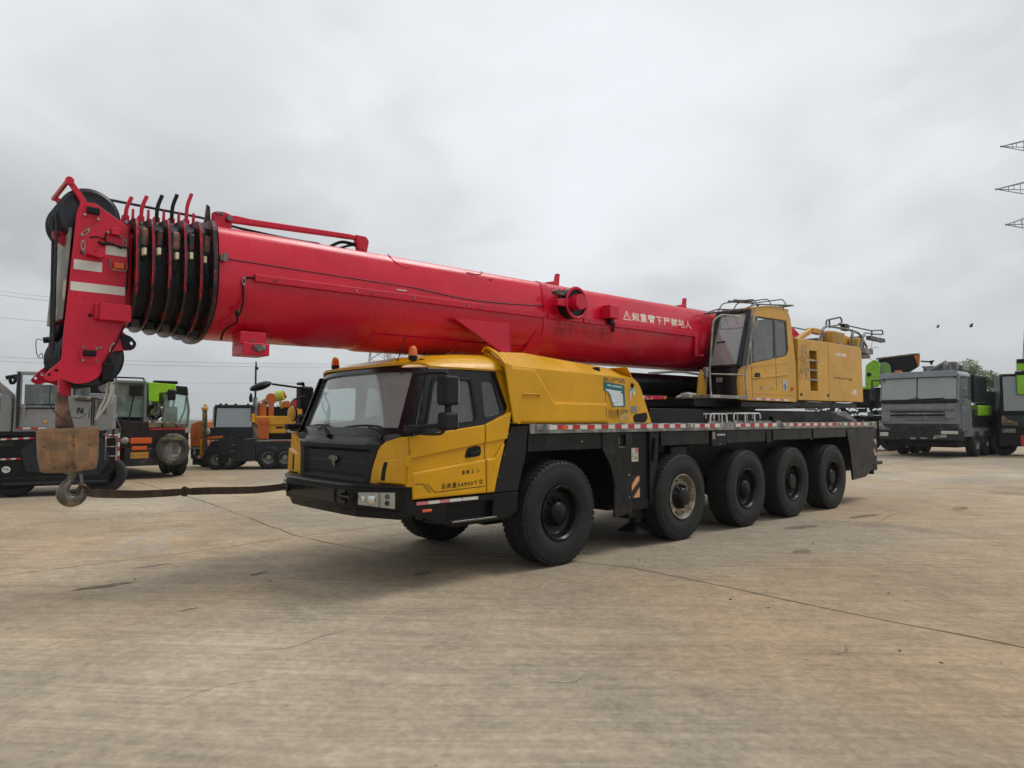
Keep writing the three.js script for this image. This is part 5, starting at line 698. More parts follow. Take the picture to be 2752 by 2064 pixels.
  // painted warning along the side
  { const [c, g] = canvas(1024, 128); g.strokeStyle = g.fillStyle = '#ece2d6'; g.lineWidth = 9; g.beginPath(); g.moveTo(56, 14); g.lineTo(102, 112); g.lineTo(10, 112); g.closePath(); g.stroke(); g.lineWidth = 8; g.beginPath(); g.moveTo(56, 50); g.lineTo(56, 80); g.moveTo(56, 92); g.lineTo(56, 98); g.stroke(); glyphs(g, '起重臂下严禁站人', 124, 16, 98, 112, 10.5, 0.98);
    const zy = y => pw(y, [[3.46, 0.585], [3.74, 0.545]]) + 0.0035; const a = 2.38, b = 4.42, y0a = 3.455 + TI(a) - 0.055, y1a = y0a + 0.185, y0b = y0a + TI(b) - TI(a) - 0.0, y1b = y0b + 0.185;
    decal(bm, 'warning_lettering', c, [[a, y0a + 0.03, zy(y0a + 0.03 - TI(a))], [b, y0b + 0.03, zy(y0b + 0.03 - TI(b))], [b, y1b + 0.03, zy(y1b + 0.03 - TI(b))], [a, y1a + 0.03, zy(y1a + 0.03 - TI(a))]]); }
  { const [c, g] = canvas(256, 192); for (let i = 0; i < 70; i++) { const x = rnd() * 256; g.fillStyle = `rgba(${110 + rnd() * 30},${20 + rnd() * 20},${28},${0.06 + rnd() * 0.15})`; g.fillRect(x, rr(0, 40), rr(3, 16), rr(30, 150)); } decal(bm, 'dull_patch', c, [[0.75, 3.02 + TI(1), 0.560], [2.1, 3.02 + TI(2), 0.560], [2.1, 3.28 + TI(2), 0.5905], [0.75, 3.28 + TI(1), 0.5905]]); }

  // telescoped inner sections: each a short greasy length of boom ending in a red collar plate
  const xs = [-4.245, -4.385, -4.525, -4.665, -4.80];
  xs.forEach((x, i) => {
    const k = 0.955 - i * 0.028, s = sub(crane, 'boom_section');
    part(s, 'inner_tube', [hull(x + 0.018, x + 0.15, k - 0.02, 0)], M.black_grease);
    part(s, 'collar_plate', [ringX(x - 0.006, x + 0.016, k, 0.045, k - 0.10)], M.greasy);
    const edge = loop(k, 0.047).map(([z, y]) => [x - 0.008, y + TI(x), z]);
    part(s, 'collar_edge', [tube(edge.slice(3, 11), 0.005, 5, 44)], M.red_plate);
    const ty = 3.30 + 0.565 * k + TI(x);
    part(s, 'ear', [ext([[x - 0.006, ty - 0.04], [x + 0.016, ty - 0.04], [x + 0.012, ty + 0.13], [x, ty + 0.14]], 0.28, 0.33), ext(rsh([[x - 0.10, ty - 0.06], [x + 0.0, ty - 0.02], [x + 0.0, ty + 0.10], [x - 0.06, ty + 0.10]], 0.02), 0.18, 0.21, 0.004), ext(rsh([[x - 0.12, ty - 0.16], [x - 0.0, ty - 0.10], [x - 0.0, ty], [x - 0.10, ty - 0.04]], 0.02), 0.24, 0.27, 0.004)], M.red_plate);
    part(s, 'guide_rod', [tube([[x - 0.03, ty + 0.02, 0.2], [x - 0.025, ty + 0.22 - 0.015 * i, 0.2], [x + 0.015, ty + 0.37 - 0.022 * i, 0.2]], 0.019, 8)], i === 1 || i === 2 ? M.black : M.red_plate);
    part(s, 'loose_cable', [tube([[x - 0.01, 3.52 + TI(x), 0.56 * k], [x + 0.03, 3.44 + rr(-0.1, 0.1), 0.57 * k], [x + 0.06, 3.3 + rr(-0.2, 0.1), 0.58 * k], [x + 0.10, 3.45, 0.57 * k]], 0.008, 5)], M.black_grease);
    part(s, 'pin', [cylZ(x - 0.03, ty + 0.02, 0.16, 0.24, 0.018, 12)], M.steel);
    part(s, 'tag', [bx(x + 0.025 + 0.01 * (i % 3), x + 0.055 + 0.01 * (i % 3), 3.43 + 0.02 * (i % 2) + TI(x), 3.495 + 0.02 * (i % 2) + TI(x), 0.50, 0.585, 0.004)], M.tag_yellow); part(s, 'side_pad', bx(x + 0.03, x + 0.115, 3.53 + TI(x), 3.72 + TI(x), 0.47 * k, 0.572 * k, 0.035), i % 2 ? M.greasy : M.worn_red);
    parts(s, 'slide_pad', [bx(x + 0.03, x + 0.12, 3.30 - 0.57 * k + TI(x) - 0.035, 3.30 - 0.57 * k + TI(x) + 0.05, 0.05, 0.22, 0.012)], i % 2 ? M.black_grease : M.greasy);
  });

  // boom head
  const hd = sub(crane, 'boom_head');
  const cheek = rsh([[-5.24, 3.86, 0.03], [-5.13, 3.88, 0.04], [-5.05, 3.83, 0.03], [-4.845, 3.71, 0.01], [-4.84, 3.54], [-4.85, 2.98, 0.01], [-4.87, 2.70, 0.03], [-4.80, 2.66, 0.03], [-4.745, 2.60, 0.05], [-4.775, 2.535, 0.04], [-4.95, 2.515, 0.04], [-5.05, 2.27, 0.04], [-5.12, 2.22, 0.04], [-5.23, 2.195, 0.05], [-5.34, 2.24, 0.05], [-5.41, 2.21, 0.04], [-5.485, 2.245, 0.05], [-5.42, 2.335, 0.05], [-5.35, 2.40, 0.05], [-5.34, 2.63], [-5.27, 3.75, 0.02]], 0.02, [circ(-5.435, 2.275, 0.017), circ(-5.385, 2.315, 0.020), circ(-4.79, 2.60, 0.022)]);
  for (const z of [0.345, -0.375]) part(hd, 'cheek_plate', ext(cheek, z, z + 0.03, 0.004), M.red_plate);
  part(hd, 'lug_plate', [ext(rsh([[-4.90, 2.69, 0.03], [-4.80, 2.665, 0.03], [-4.745, 2.60, 0.05], [-4.775, 2.535, 0.04], [-4.86, 2.535, 0.02]], 0.02, [circ(-4.79, 2.60, 0.022)]), 0.376, 0.39, 0.003)], M.black_grease);
  part(hd, 'head_box', [bx(-5.20, -4.83, 2.75, 3.62, -0.34, 0.34), bx(-4.86, -4.80, 2.80, 3.66, -0.33, 0.33)], M.red_plate);
  part(hd, 'front_plate', [sheet(grid(2, 3, (u, v) => { const y = lerp(2.78, 3.62, v); return V(lerp(-5.345, -5.295, v), y, lerp(-0.34, 0.34, u)); }), 0.02)], M.white);
  { const [c, g] = canvas(128, 256); g.fillStyle = '#b3122f'; for (let i = -1; i < 5; i++) { g.beginPath(); g.moveTo(0, i * 76); g.lineTo(64, i * 76 + 60); g.lineTo(128, i * 76); g.lineTo(128, i * 76 + 38); g.lineTo(64, i * 76 + 98); g.lineTo(0, i * 76 + 38); g.fill(); } decal(hd, 'chevron_print', c, [[-5.3475, 2.79, -0.33], [-5.3475, 2.79, 0.33], [-5.2985, 3.61, 0.33], [-5.2985, 3.61, -0.33]]); }
  // sheaves
  const shv = (x, y, r, zs) => { for (const z of zs) { const lp = [[r * 0.25, z - 0.035], [r * 0.30, z - 0.035], [r * 0.34, z - 0.018], [r * 0.78, z - 0.016], [r * 0.84, z - 0.038], [r, z - 0.036], [r * 0.90, z - 0.008], [r * 0.90, z + 0.008], [r, z + 0.036], [r * 0.84, z + 0.038], [r * 0.78, z + 0.016], [r * 0.34, z + 0.018], [r * 0.30, z + 0.035], [r * 0.25, z + 0.035]].map(p => new THREE.Vector2(...p)); part(hd, 'sheave', new THREE.LatheGeometry(lp, 44).rotateX(Math.PI / 2).translate(x, y, 0), M.sheave); } };
  shv(-5.155, 3.765, 0.255, [-0.27, -0.09, 0.09, 0.27]); shv(-5.11, 2.455, 0.275, [-0.27, -0.16, -0.05, 0.06, 0.17, 0.28]);
  parts(hd, 'axle', [cylZ(-5.155, 3.765, -0.39, 0.36, 0.05, 18), cylZ(-5.11, 2.455, -0.39, 0.37, 0.06, 18)], M.hook_steel);
  parts(hd, 'axle_cap', [bx(-5.195, -5.09, 3.765, 3.83, 0.375, 0.41, 0.012), bx(-5.19, -5.085, 2.455, 2.51, 0.385, 0.42, 0.012)], M.black_grease);
  parts(hd, 'cap_plate', [bx(-5.20, -5.08, 3.74, 3.855, 0.374, 0.382, 0.004), cylZ(-5.135, 2.48, 0.374, 0.386, 0.088, 28)], M.red_plate);
  parts(hd, 'bolt', bolts([[-5.19, 2.535], [-5.08, 2.53], [-5.19, 2.415], [-5.08, 2.415], [-5.10, 3.73], [-5.21, 3.75], [-5.21, 3.40], [-4.91, 3.60], [-5.02, 3.62], [-5.05, 2.54]], 0.013, 0.376, 0.395), M.steel);
  part(hd, 'rope_guard', [ext(rsh([[-5.36, 4.055], [-5.30, 4.055], [-5.19, 3.90], [-5.18, 3.83], [-5.24, 3.83], [-5.24, 3.88], [-5.31, 3.99]], 0.015), 0.30, 0.34, 0.004), ext(rsh([[-5.36, 4.055], [-5.30, 4.055], [-5.19, 3.90], [-5.18, 3.83], [-5.24, 3.83], [-5.24, 3.88], [-5.31, 3.99]], 0.015), -0.34, -0.30, 0.004)], M.red_plate);
  part(hd, 'guard_roller', [cylZ(-5.34, 4.045, -0.36, 0.36, 0.022, 12), cylZ(-5.33, 4.045, 0.34, 0.37, 0.035, 14)], M.red_plate);
  part(hd, 'ear', [ext(rsh([[-5.42, 3.61], [-5.30, 3.60], [-5.28, 3.50], [-5.33, 3.47], [-5.42, 3.54]], 0.03, [circ(-5.37, 3.57, 0.018)]), 0.16, 0.19, 0.004), ext(rsh([[-4.98, 3.80], [-4.94, 3.84], [-4.91, 3.82], [-4.90, 3.74]], 0.01), 0.2, 0.23, 0.004)], M.red_plate);
  parts(hd, 'bracket', [bx(-4.995, -4.92, 3.60, 3.665, 0.376, 0.43, 0.006), ext(shp([[-5.19, 3.385], [-5.12, 3.40], [-5.10, 3.44], [-5.05, 3.44], [-5.04, 3.38], [-5.08, 3.36]]), 0.376, 0.44, 0.004), bx(-5.08, -4.825, 2.79, 2.945, 0.376, 0.475, 0.006), bx(-5.11, -5.07, 2.80, 2.94, 0.376, 0.43, 0.006)], M.red_plate);
  for (const [x0, x1, y0, y1] of [[-5.03, -4.855, 3.415, 3.50], [-5.28, -5.055, 3.24, 3.33], [-5.30, -4.86, 3.045, 3.125]]) part(hd, 'white_stripe', ext([[x0, y0], [x1, y0 - 0.008 * 0], [x1, y1], [x0, y1]], 0.3755, 0.3775), M.white_tape);
  part(hd, 'amber_lamp', bx(-4.965, -4.875, 3.285, 3.345, 0.376, 0.42, 0.012), M.orange_lens);
  part(hd, 'lamp_guard', [bent([[-5.0, 3.36, 0.376], [-5.0, 3.36, 0.43], [-5.0, 3.27, 0.43], [-4.86, 3.265, 0.43], [-4.86, 3.35, 0.43]], 0.005)], M.steel);
  parts(hd, 'wiring', [tube([[-5.03, 3.62, 0.39], [-5.04, 3.56, 0.395], [-5.02, 3.52, 0.40], [-4.93, 3.50, 0.40], [-4.86, 3.50, 0.395], [-4.84, 3.46, 0.39], [-4.845, 3.30, 0.385], [-4.85, 3.1, 0.385]], 0.007), tube([[-5.09, 3.52, 0.385], [-5.05, 3.50, 0.40], [-4.99, 3.515, 0.405], [-4.9, 3.49, 0.40]], 0.012), tube([[-4.86, 2.76, 0.40], [-4.92, 2.60, 0.40], [-4.99, 2.46, 0.40], [-5.03, 2.38, 0.39]], 0.008), tube([[-5.16, 3.55, 0.38], [-5.1, 3.565, 0.385], [-5.04, 3.55, 0.385]], 0.006)], M.black);
  parts(hd, 'cable_link', [[-5.20, 3.585, -0.7], [-5.215, 3.46, 0.05], [-4.875, 3.54, -0.05], [-4.955, 2.545, -0.35]].map(([x, y, a]) => new THREE.TorusGeometry(0.017, 0.005, 6, 18).scale(0.85, 2.4, 1).rotateZ(a).translate(x, y, 0.388)), M.white);
  parts(hd, 'hole', [[-5.215, 3.40], [-5.14, 2.83]].map(([x, y]) => cylZ(x, y, 0.37, 0.3765, 0.018, 12)), M.black);
  part(hd, 'cable_reel', [bx(-5.03, -4.93, 2.23, 2.40, 0.30, 0.40, 0.015), bx(-5.0, -4.95, 2.4, 2.46, 0.33, 0.38, 0.01)], M.black);
  parts(hd, 'hose_nozzle', [rod(V(-5.42, 2.62, -0.1), V(-5.36, 2.63, -0.08), 0.028, 0.03, 12), rod(V(-5.37, 2.60, 0.1), V(-5.30, 2.76, 0.1), 0.05, 0.03, 10)], M.black);
  part(hd, 'wire_clip', [tube([[-5.43, 2.62, -0.1], [-5.475, 2.62, -0.1], [-5.47, 2.50, -0.1], [-5.445, 2.45, -0.1], [-5.42, 2.46, -0.1], [-5.43, 2.50, -0.1], [-5.45, 2.47, -0.1]], 0.004)], M.steel);
  part(hd, 'rope_anchor', [rod(V(-5.255, 2.10, 0.0), V(-5.255, 2.27, 0.0), 0.055, 0.058, 22)], M.red_plate);
  // dark grease smear on the plate
  { const [c, g] = canvas(160, 96); for (let i = 0; i < 420; i++) { const x = rnd() * 160, y = rnd() * 96; if (fbm3(x * 0.04, y * 0.05, 2, 3) < 0.47) continue; g.fillStyle = `rgba(${90 + rnd() * 40},${70 + rnd() * 30},${50},${rnd() * 0.4})`; g.beginPath(); g.ellipse(x, y, rr(2, 8), rr(1, 4), -0.5, 0, 6.3); g.fill(); } decal(hd, 'grease_smear', c, [[-5.23, 3.60, 0.3765], [-5.09, 3.60, 0.3765], [-5.09, 3.70, 0.3765], [-5.23, 3.70, 0.3765]]); }
  // hoist ropes
  parts(crane, 'hoist_rope', [rod(V(-5.405, 3.76, 0.09), V(-5.383, 2.47, 0.06), 0.013, 0.013, 8), rod(V(-5.405, 3.76, 0.27), V(-5.383, 2.47, 0.17), 0.013, 0.013, 8), rod(V(-5.09, 4.015, 0.09), V(-4.10, 4.01, 0.09), 0.014, 0.014, 8), rod(V(-4.10, 4.01, 0.09), V(-2.9, 3.905, 0.09), 0.014, 0.014, 8), rod(V(-2.9, 3.905, 0.09), V(4.6, 3.98, 0.30), 0.014, 0.014, 8), rod(V(4.6, 3.98, 0.30), V(7.7, 3.98, 0.4), 0.014, 0.014, 8), rod(V(7.7, 3.98, 0.4), V(10.5, 4.02, 0.3), 0.014, 0.014, 8)], M.rope);
  parts(crane, 'hanging_wire', [tube([[-4.95, 2.25, 0.36], [-4.955, 2.1, 0.36], [-5.0, 1.98, 0.35], [-5.06, 1.88, 0.33]], 0.013), tube([[-4.96, 2.24, 0.34], [-4.99, 2.08, 0.34], [-5.03, 1.98, 0.34], [-5.05, 1.90, 0.33]], 0.011), tube([[-4.94, 2.24, 0.35], [-4.93, 2.12, 0.35], [-4.94, 2.02, 0.35]], 0.006), tube([[-4.98, 2.26, 0.3], [-4.985, 2.15, 0.3], [-4.975, 2.17, 0.34]], 0.006)], M.cord);
}

// ---------------------------------------------------------------- hook block hanging from the boom head, strap to the bumper
{
  const hb = thing('hook_block', 'rusty drum-shaped hook block hanging under the red boom head', 'hook block');
  hb.position.set(-5.20, 1.40, 0); hb.rotation.z = 0.045;
  part(hb, 'weight', [new THREE.LatheGeometry([[0.001, 0.0], [0.205, 0.0], [0.225, 0.012], [0.238, 0.10], [0.243, 0.12], [0.250, 0.37], [0.246, 0.392], [0.232, 0.40], [0.215, 0.392], [0.001, 0.385]].map(p => new THREE.Vector2(...p)), 56)], M.rusty);
  part(hb, 'rope_socket', [ext(rsh([[-0.10, 0.40], [0.05, 0.40], [0.02, 0.52], [-0.01, 0.74], [-0.09, 0.74], [-0.095, 0.52]], 0.02), -0.04, 0.04, 0.012), rod(V(-0.06, 0.44, 0.04), V(-0.06, 0.44, 0.08), 0.03), rod(V(0.0, 0.40, 0.01), V(-0.015, 0.72, 0.01), 0.018)], M.worn_red);
  parts(hb, 'wire', [tube([[-0.14, 0.80, 0.05], [-0.15, 0.64, 0.06], [-0.12, 0.56, 0.08], [-0.07, 0.5, 0.09]], 0.004), tube([[0.02, 0.5, 0.08], [0.08, 0.49, 0.10], [0.14, 0.53, 0.08]], 0.003)], M.black);
  // hook
  const hk = []; const pts = []; const c0 = [0.03, -0.20];
  for (let i = 0; i <= 26; i++) { const t = i / 26, a = lerp(2.05, 7.05, t), r = lerp(0.085, 0.088, t); pts.push([c0[0] + Math.cos(a) * r * 0.98, c0[1] + Math.sin(a) * r, 0, lerp(0.036, 0.032, t) + 0.026 * Math.sin(Math.PI * clamp(t * 1.15, 0, 1)) - 0.012 * ss(0.85, 1, t)]); }
  const path = [[0.03, 0.01, 0, 0.034], [0.028, -0.045, 0, 0.034], [0.005, -0.095, 0, 0.033], ...pts.slice(3)];
  const rows = path.map((p, i) => { const q = path[Math.min(i + 1, path.length - 1)], o = path[Math.max(0, i - 1)], t = V(q[0] - o[0], q[1] - o[1], 0).normalize(), n = V(-t.y, t.x, 0); const ring = []; for (let k = 0; k <= 14; k++) { const a = k / 14 * 6.2832; ring.push(V(p[0], p[1], 0).addScaledVector(n, Math.cos(a) * p[3]).add(V(0, 0, Math.sin(a) * p[3] * 0.8))); } return ring; });
  part(hb, 'hook', [sheet(rows, 0), new THREE.SphereGeometry(0.02, 10, 8).translate(path[path.length - 1][0], path[path.length - 1][1], 0), rod(V(0.03, -0.03, 0), V(0.03, 0.0, 0), 0.06, 0.07, 20)], M.hook_steel);
  part(hb, 'safety_latch', [ext(rsh([[0.085, -0.04], [0.11, -0.04], [0.115, -0.13], [0.105, -0.15], [0.095, -0.13]], 0.006), -0.012, 0.012, 0.003)], M.alu);
  const st = thing('tow_strap', 'brown webbing strap tied from the crane hook to its front bumper', 'strap');
  const A = V(-5.07, 1.185, 0.02), B = V(-2.76, 1.035, -0.78), prof = t => { const p = A.clone().lerp(B, t); p.y -= 0.05 * Math.sin(Math.PI * t) * 0.7 + 0.012 * Math.sin(t * 9); return p; };
  const tw = t => 0.25 * Math.sin(t * 5) + 0.15, wd = t => 0.042 * (1 - 0.55 * Math.exp(-Math.pow((t - 0.44) / 0.018, 2))) * ss(-0.05, 0.04, t);
  part(st, 'webbing', sheet(grid(2, 60, (u, v) => { const p = prof(v), a = tw(v), w = (u - 0.5) * 2 * wd(v); return V(p.x, p.y + w * Math.cos(a), p.z + w * Math.sin(a) + 0.004 * Math.sin(v * 40)); }), 0.007), M.webbing);
  const kp = prof(0.44); part(st, 'knot', [new THREE.TorusKnotGeometry(0.026, 0.014, 40, 7, 2, 3).scale(1.2, 1.1, 0.8).translate(kp.x, kp.y + 0.006, kp.z)], M.webbing);
  parts(st, 'loop', [tube([A.clone(), A.clone().add(V(0.02, 0.045, 0.02)), A.clone().add(V(-0.03, 0.06, 0.0)), A.clone().add(V(-0.06, 0.01, -0.02)), A.clone()], 0.016), tube([B.clone(), B.clone().add(V(0.03, 0.03, -0.04)), B.clone().add(V(0.05, 0, 0.02)), B.clone().add(V(0.0, -0.03, 0.03)), B.clone()], 0.016)], M.webbing);
}

// ================================================================= vehicles parked behind
const TH = -0.743;
const bg = (t, D, px, yaw = 0) => { t.position.copy(CP).addScaledVector(FW, D).addScaledVector(RT, (px - 1376) / 1850 * D).setY(0); t.rotation.y = TH + yaw; return t; };
paint('grey_paint', [0.27, 0.275, 0.28], 0.55, 0.1); paint('green_grey', [0.16, 0.185, 0.165], 0.55, 0.1); paint('lime', [0.26, 0.56, 0.018], 0.5, 0.15); paint('lime_pale', [0.20, 0.36, 0.10], 0.55, 0.1);
paint('orange', [0.56, 0.13, 0.02], 0.55, 0.1); paint('machine_yellow', [0.72, 0.35, 0.012], 0.55, 0.1); paint('silver', [0.20, 0.22, 0.245], 0.4, 0.3); paint('dark_blue', [0.014, 0.017, 0.024], 0.55, 0.05); paint('maroon', [0.020, 0.011, 0.013], 0.6, 0.05);
flat2('worn_grey', [0.16, 0.155, 0.14], 0.85); flat2('beige', [0.34, 0.27, 0.16], 0.7); flat2('dark', [0.012, 0.0125, 0.014], 0.75); flat2('dark_grey', [0.055, 0.059, 0.063], 0.65); flat2('pale_grey', [0.42, 0.43, 0.42], 0.6);
mk('green_glass', [0.50, 0.66, 0.58], 0.04, 0, { transmission: 0.75, thickness: 0, ior: 1.6 });
mk('dark_glass', [0.10, 0.12, 0.13], 0.05, 0, { clearcoat: 0.6, clearcoatRoughness: 0.05 });
mk('sky_glass', [0.16, 0.19, 0.20], 0.06, 0, { clearcoat: 1, clearcoatRoughness: 0.04, ior: 1.7 });
function truckWheel(parent, x, y, z, r, w, face, rimMat = M.steel) {      // axis along local z (face = 1 shows towards +z) or local x
  const g = sub(parent, 'wheel'); g.position.set(x, y, z); g.rotation.y = face;
  part(g, 'tyre', [new THREE.LatheGeometry([[r * 0.52, w * 0.42], [r * 0.62, w * 0.5], [r * 0.86, w * 0.5], [r * 0.97, w * 0.40], [r, w * 0.2], [r, -w * 0.2], [r * 0.97, -w * 0.40], [r * 0.86, -w * 0.5], [r * 0.5, -w * 0.48]].map(p => new THREE.Vector2(...p)), 36).rotateX(Math.PI / 2)], M.rubber);
  part(g, 'rim', [new THREE.LatheGeometry([[r * 0.54, w * 0.44], [r * 0.50, w * 0.46], [r * 0.46, w * 0.36], [r * 0.42, w * 0.12], [r * 0.22, w * 0.15], [r * 0.2, w * 0.34], [0.001, w * 0.36]].map(p => new THREE.Vector2(...p)), 28).rotateX(Math.PI / 2), cylZ(0, 0, -w * 0.45, w * 0.05, r * 0.48, 20)], rimMat);
}
const tapes = (parent, x0, x1, y, h, z, n, slope = 0) => { for (let i = 0; i < n; i++) { const a = lerp(x0, x1, i / n), b = lerp(x0, x1, (i + 1) / n); part(parent, i % 2 ? 'white_reflector' : 'red_reflector', ext([[a, y + slope * (a - x0)], [b, y + slope * (b - x0)], [b, y + h + slope * (b - x0)], [a, y + h + slope * (a - x0)]], z, z + 0.004), i % 2 ? M.white_tape : M.red_tape); } };

// ---- grey crane at the left edge: side view, cab in the middle
{
  const t = bg(thing('grey_crane', 'grey mobile crane with black carrier partly hidden behind the rusty hook block', 'mobile crane'), 17, 150, 0.45), q = px => (px - 150) / 108.8, Y = py => (1127 - py) / 108.8 + 1.88;
  part(t, 'carrier', [ext(rsh([[q(-260), 0.30], [q(262), 0.26], [q(292), 0.62], [q(292), Y(1172)], [q(-260), Y(1172)]], 0.04), -1.7, 0, 0.02), bx(q(-260), q(280), 0.26, 0.5, -1.6, 0.06, 0.03)], M.dark);
  part(t, 'fender', [ext(rsh([[q(75), Y(1210)], [q(110), Y(1178)], [q(262), Y(1178)], [q(285), Y(1240)], [q(250), Y(1285)], [q(90), Y(1265)]], 0.05), 0.0, 0.05, 0.015), bx(q(40), q(272), Y(1292), Y(1300), 0, 0.09, 0.02)], M.dark_blue);
  for (const px of [-160, -60, 60, 268]) truckWheel(t, q(px), 0.48, -0.28, 0.48, 0.4, 0, M.dark);
  part(t, 'deck', [bx(q(-260), q(250), Y(1170), Y(1160), -2.4, 0.02)], M.dark);
  tapes(t, q(-40), q(18), Y(1190) - 0.02, 0.045, 0.006, 5, 0.25); tapes(t, q(20), q(106), Y(1182), 0.04, 0.006, 7, 0.045); tapes(t, q(-20), q(77), Y(1235), 0.04, 0.006, 9, 0.03); tapes(t, q(62), q(130), Y(1153), 0.04, 0.012, 4);
  part(t, 'grey_strip', ext([[q(12), Y(1200)], [q(58), Y(1196)], [q(58), Y(1188)], [q(12), Y(1190)]], 0.004, 0.012), M.dark_grey);
  part(t, 'red_lamp', bx(q(-8), q(5), Y(1297), Y(1236), 0.0, 0.05, 0.01), M.red_tape);
  { const [c, g] = canvas(96, 96); g.fillStyle = '#d5d5d2'; g.beginPath(); g.arc(48, 48, 45, 0, 7); g.fill(); g.fillStyle = '#16171a'; g.font = 'bold 58px sans-serif'; g.fillText('75', 14, 68); decal(t, 'number_roundel', c, [[q(36), Y(1267), 0.006], [q(56), Y(1267), 0.006], [q(56), Y(1249), 0.006], [q(36), Y(1249), 0.006]]); }
  part(t, 'engine_cover', [ext(rsh([[q(-260), Y(1160)], [q(52), Y(1160)], [q(52), Y(1072)], [q(44), Y(1062)], [q(-260), Y(1060)]], 0.03), -1.0, -0.05, 0.02)], M.grey_paint);
  for (let i = 0; i < 7; i++) part(t, 'louvre', bx(q(-30), q(28), Y(1111) + i * 0.056, Y(1111) + i * 0.056 + 0.026, -0.06, -0.044), M.black);
  part(t, 'strut', [ext(shp([[q(-10), Y(1032)], [q(-10), Y(1016)], [q(10), Y(1016)], [q(53), Y(1060)], [q(53), Y(1084)]]), -0.3, -0.2, 0.01)], M.grey_paint);
  part(t, 'hose_cluster', [cylZ(q(8), Y(1046), -0.6, -0.25, 0.10, 18), bx(q(16), q(26), Y(1058), Y(1044), -0.4, -0.2, 0.02), tube([[q(40), Y(1010), -0.3], [q(44), Y(1030), -0.28], [q(52), Y(1026), -0.3], [q(50), Y(1008), -0.4]], 0.04), rod(V(q(30), Y(1016), -0.4), V(q(58), Y(1010), -0.4), 0.05)], M.dark);
  const c = sub(t, 'operator_cab');
  part(c, 'cab_body', [ext(rsh([[q(56), Y(1160)], [q(232), Y(1160)], [q(232), Y(1062)], [q(186), Y(1062)], [q(186), Y(1003)], [q(62), Y(1003)]], 0.02, [rsh([[q(72), Y(1093)], [q(176), Y(1093)], [q(176), Y(1008)], [q(73), Y(1008)]], 0.03)]), -0.12, -0.02, 0.015), bx(q(60), q(186), Y(1004), Y(1000), -1.0, -0.03, 0.01), bx(q(58), q(232), Y(1160), Y(1096), -1.0, -0.14), bx(q(176), q(186), Y(1096), Y(1003), -1.0, -0.14)], M.grey_paint);
  part(c, 'cab_window', new THREE.ShapeGeometry(rsh([[q(71), Y(1094)], [q(177), Y(1094)], [q(177), Y(1007)], [q(72), Y(1007)]], 0.03)).translate(0, 0, -0.06), M.glass);
  part(c, 'cab_back', [bx(q(62), q(186), Y(1096), Y(1030), -1.0, -0.98), bx(q(90), q(160), Y(1090), Y(1055), -0.8, -0.5, 0.1), bx(q(92), q(110), Y(1096), Y(1020), -0.55, -0.5)], M.pale_grey);
  part(c, 'cab_pillar', [bx(q(63), q(70), Y(1150), Y(1002), -0.018, 0.02, 0.01)], M.dark_blue);
  part(c, 'lower_trim', [bx(q(72), q(170), Y(1099), Y(1095), -0.018, 0.0), bx(q(72), q(150), Y(1088), Y(1086), -0.05, -0.04)], M.black);
  part(c, 'work_lamp', [bx(q(74), q(83), Y(1100), Y(1086), 0, 0.06, 0.02), rod(V(q(79), Y(1120), 0.03), V(q(79), Y(1100), 0.03), 0.03)], M.white);
  part(c, 'yellow_tag', [cylZ(q(128), Y(1133), -0.02, 0.0, 0.04, 6)], M.machine_yellow);
  { const [cc, g] = canvas(96, 96); g.fillStyle = '#17181a'; g.font = 'bold 112px sans-serif'; g.fillText('N', 6, 90); g.lineWidth = 6; g.strokeStyle = '#17181a'; g.strokeText('N', 6, 90); decal(c, 'lettering', cc, [[q(196), Y(1112), -0.016], [q(216), Y(1112), -0.016], [q(216), Y(1094), -0.016], [q(196), Y(1094), -0.016]]); }
  part(t, 'rear_cover', [ext(rsh([[q(226), Y(1160)], [q(284), Y(1155)], [q(284), Y(1060)], [q(278), Y(1055)], [q(226), Y(1055)]], 0.02), -1.0, -0.11, 0.015)], M.grey_paint);
  for (let i = 0; i < 7; i++) part(t, 'louvre', bx(q(245), q(268), Y(1112) + i * 0.058, Y(1112) + i * 0.058 + 0.024, -0.112, -0.1), M.black);
  part(t, 'grab_pipe', [0, 1, 2].map(i => bent([[q(238 + i * 5), Y(1070), -0.04], [q(226 + i * 6), Y(1070), -0.04], [q(229 + i * 5), Y(1100), -0.03], [q(226 + i * 6), Y(1120), -0.03], [q(226 + i * 6), Y(1142), -0.04]], 0.014)), M.black);
  part(t, 'muffler', [rod(V(q(194), Y(1068), 0.02), V(q(232), Y(1070), 0.02), 0.075, 0.075, 18), rod(V(q(204), Y(1072), 0.02), V(q(210), Y(1060), 0.02), 0.05)], M.steel);
  part(t, 'machinery', [cylZ(q(236), Y(1047), -0.7, -0.4, 0.14, 16), bx(q(225), q(262), Y(1060), Y(1045), -0.7, -0.4, 0.04), rod(V(q(240), Y(1050), -0.5), V(q(252), Y(1022), -0.5), 0.04)], M.dark);
  part(t, 'machinery', [cylZ(q(255), Y(1040), -0.6, -0.3, 0.10, 16), bx(q(188), q(224), Y(1062), Y(1022), -0.8, -0.3, 0.03)], M.pale_grey);
  const l = sub(t, 'ladder'); part(l, 'stile', [bx(q(268), q(271), Y(1240), Y(1166), 0.02, 0.05), bx(q(294), q(297), Y(1240), Y(1166), 0.02, 0.05)], M.white); for (const py of [1178, 1203, 1229]) part(l, 'rung', bx(q(270), q(296), Y(py), Y(py) + 0.022, 0.02, 0.05), M.white);
  tapes(l, q(268), q(297), Y(1172), 0.035, 0.055, 4); for (let i = 0; i < 6; i++) part(l, i % 2 ? 'white_reflector' : 'red_reflector', bx(q(298), q(303), Y(1240) + i * 0.115, Y(1240) + i * 0.115 + 0.113, 0.02, 0.04), i % 2 ? M.white_tape : M.red_tape);
}
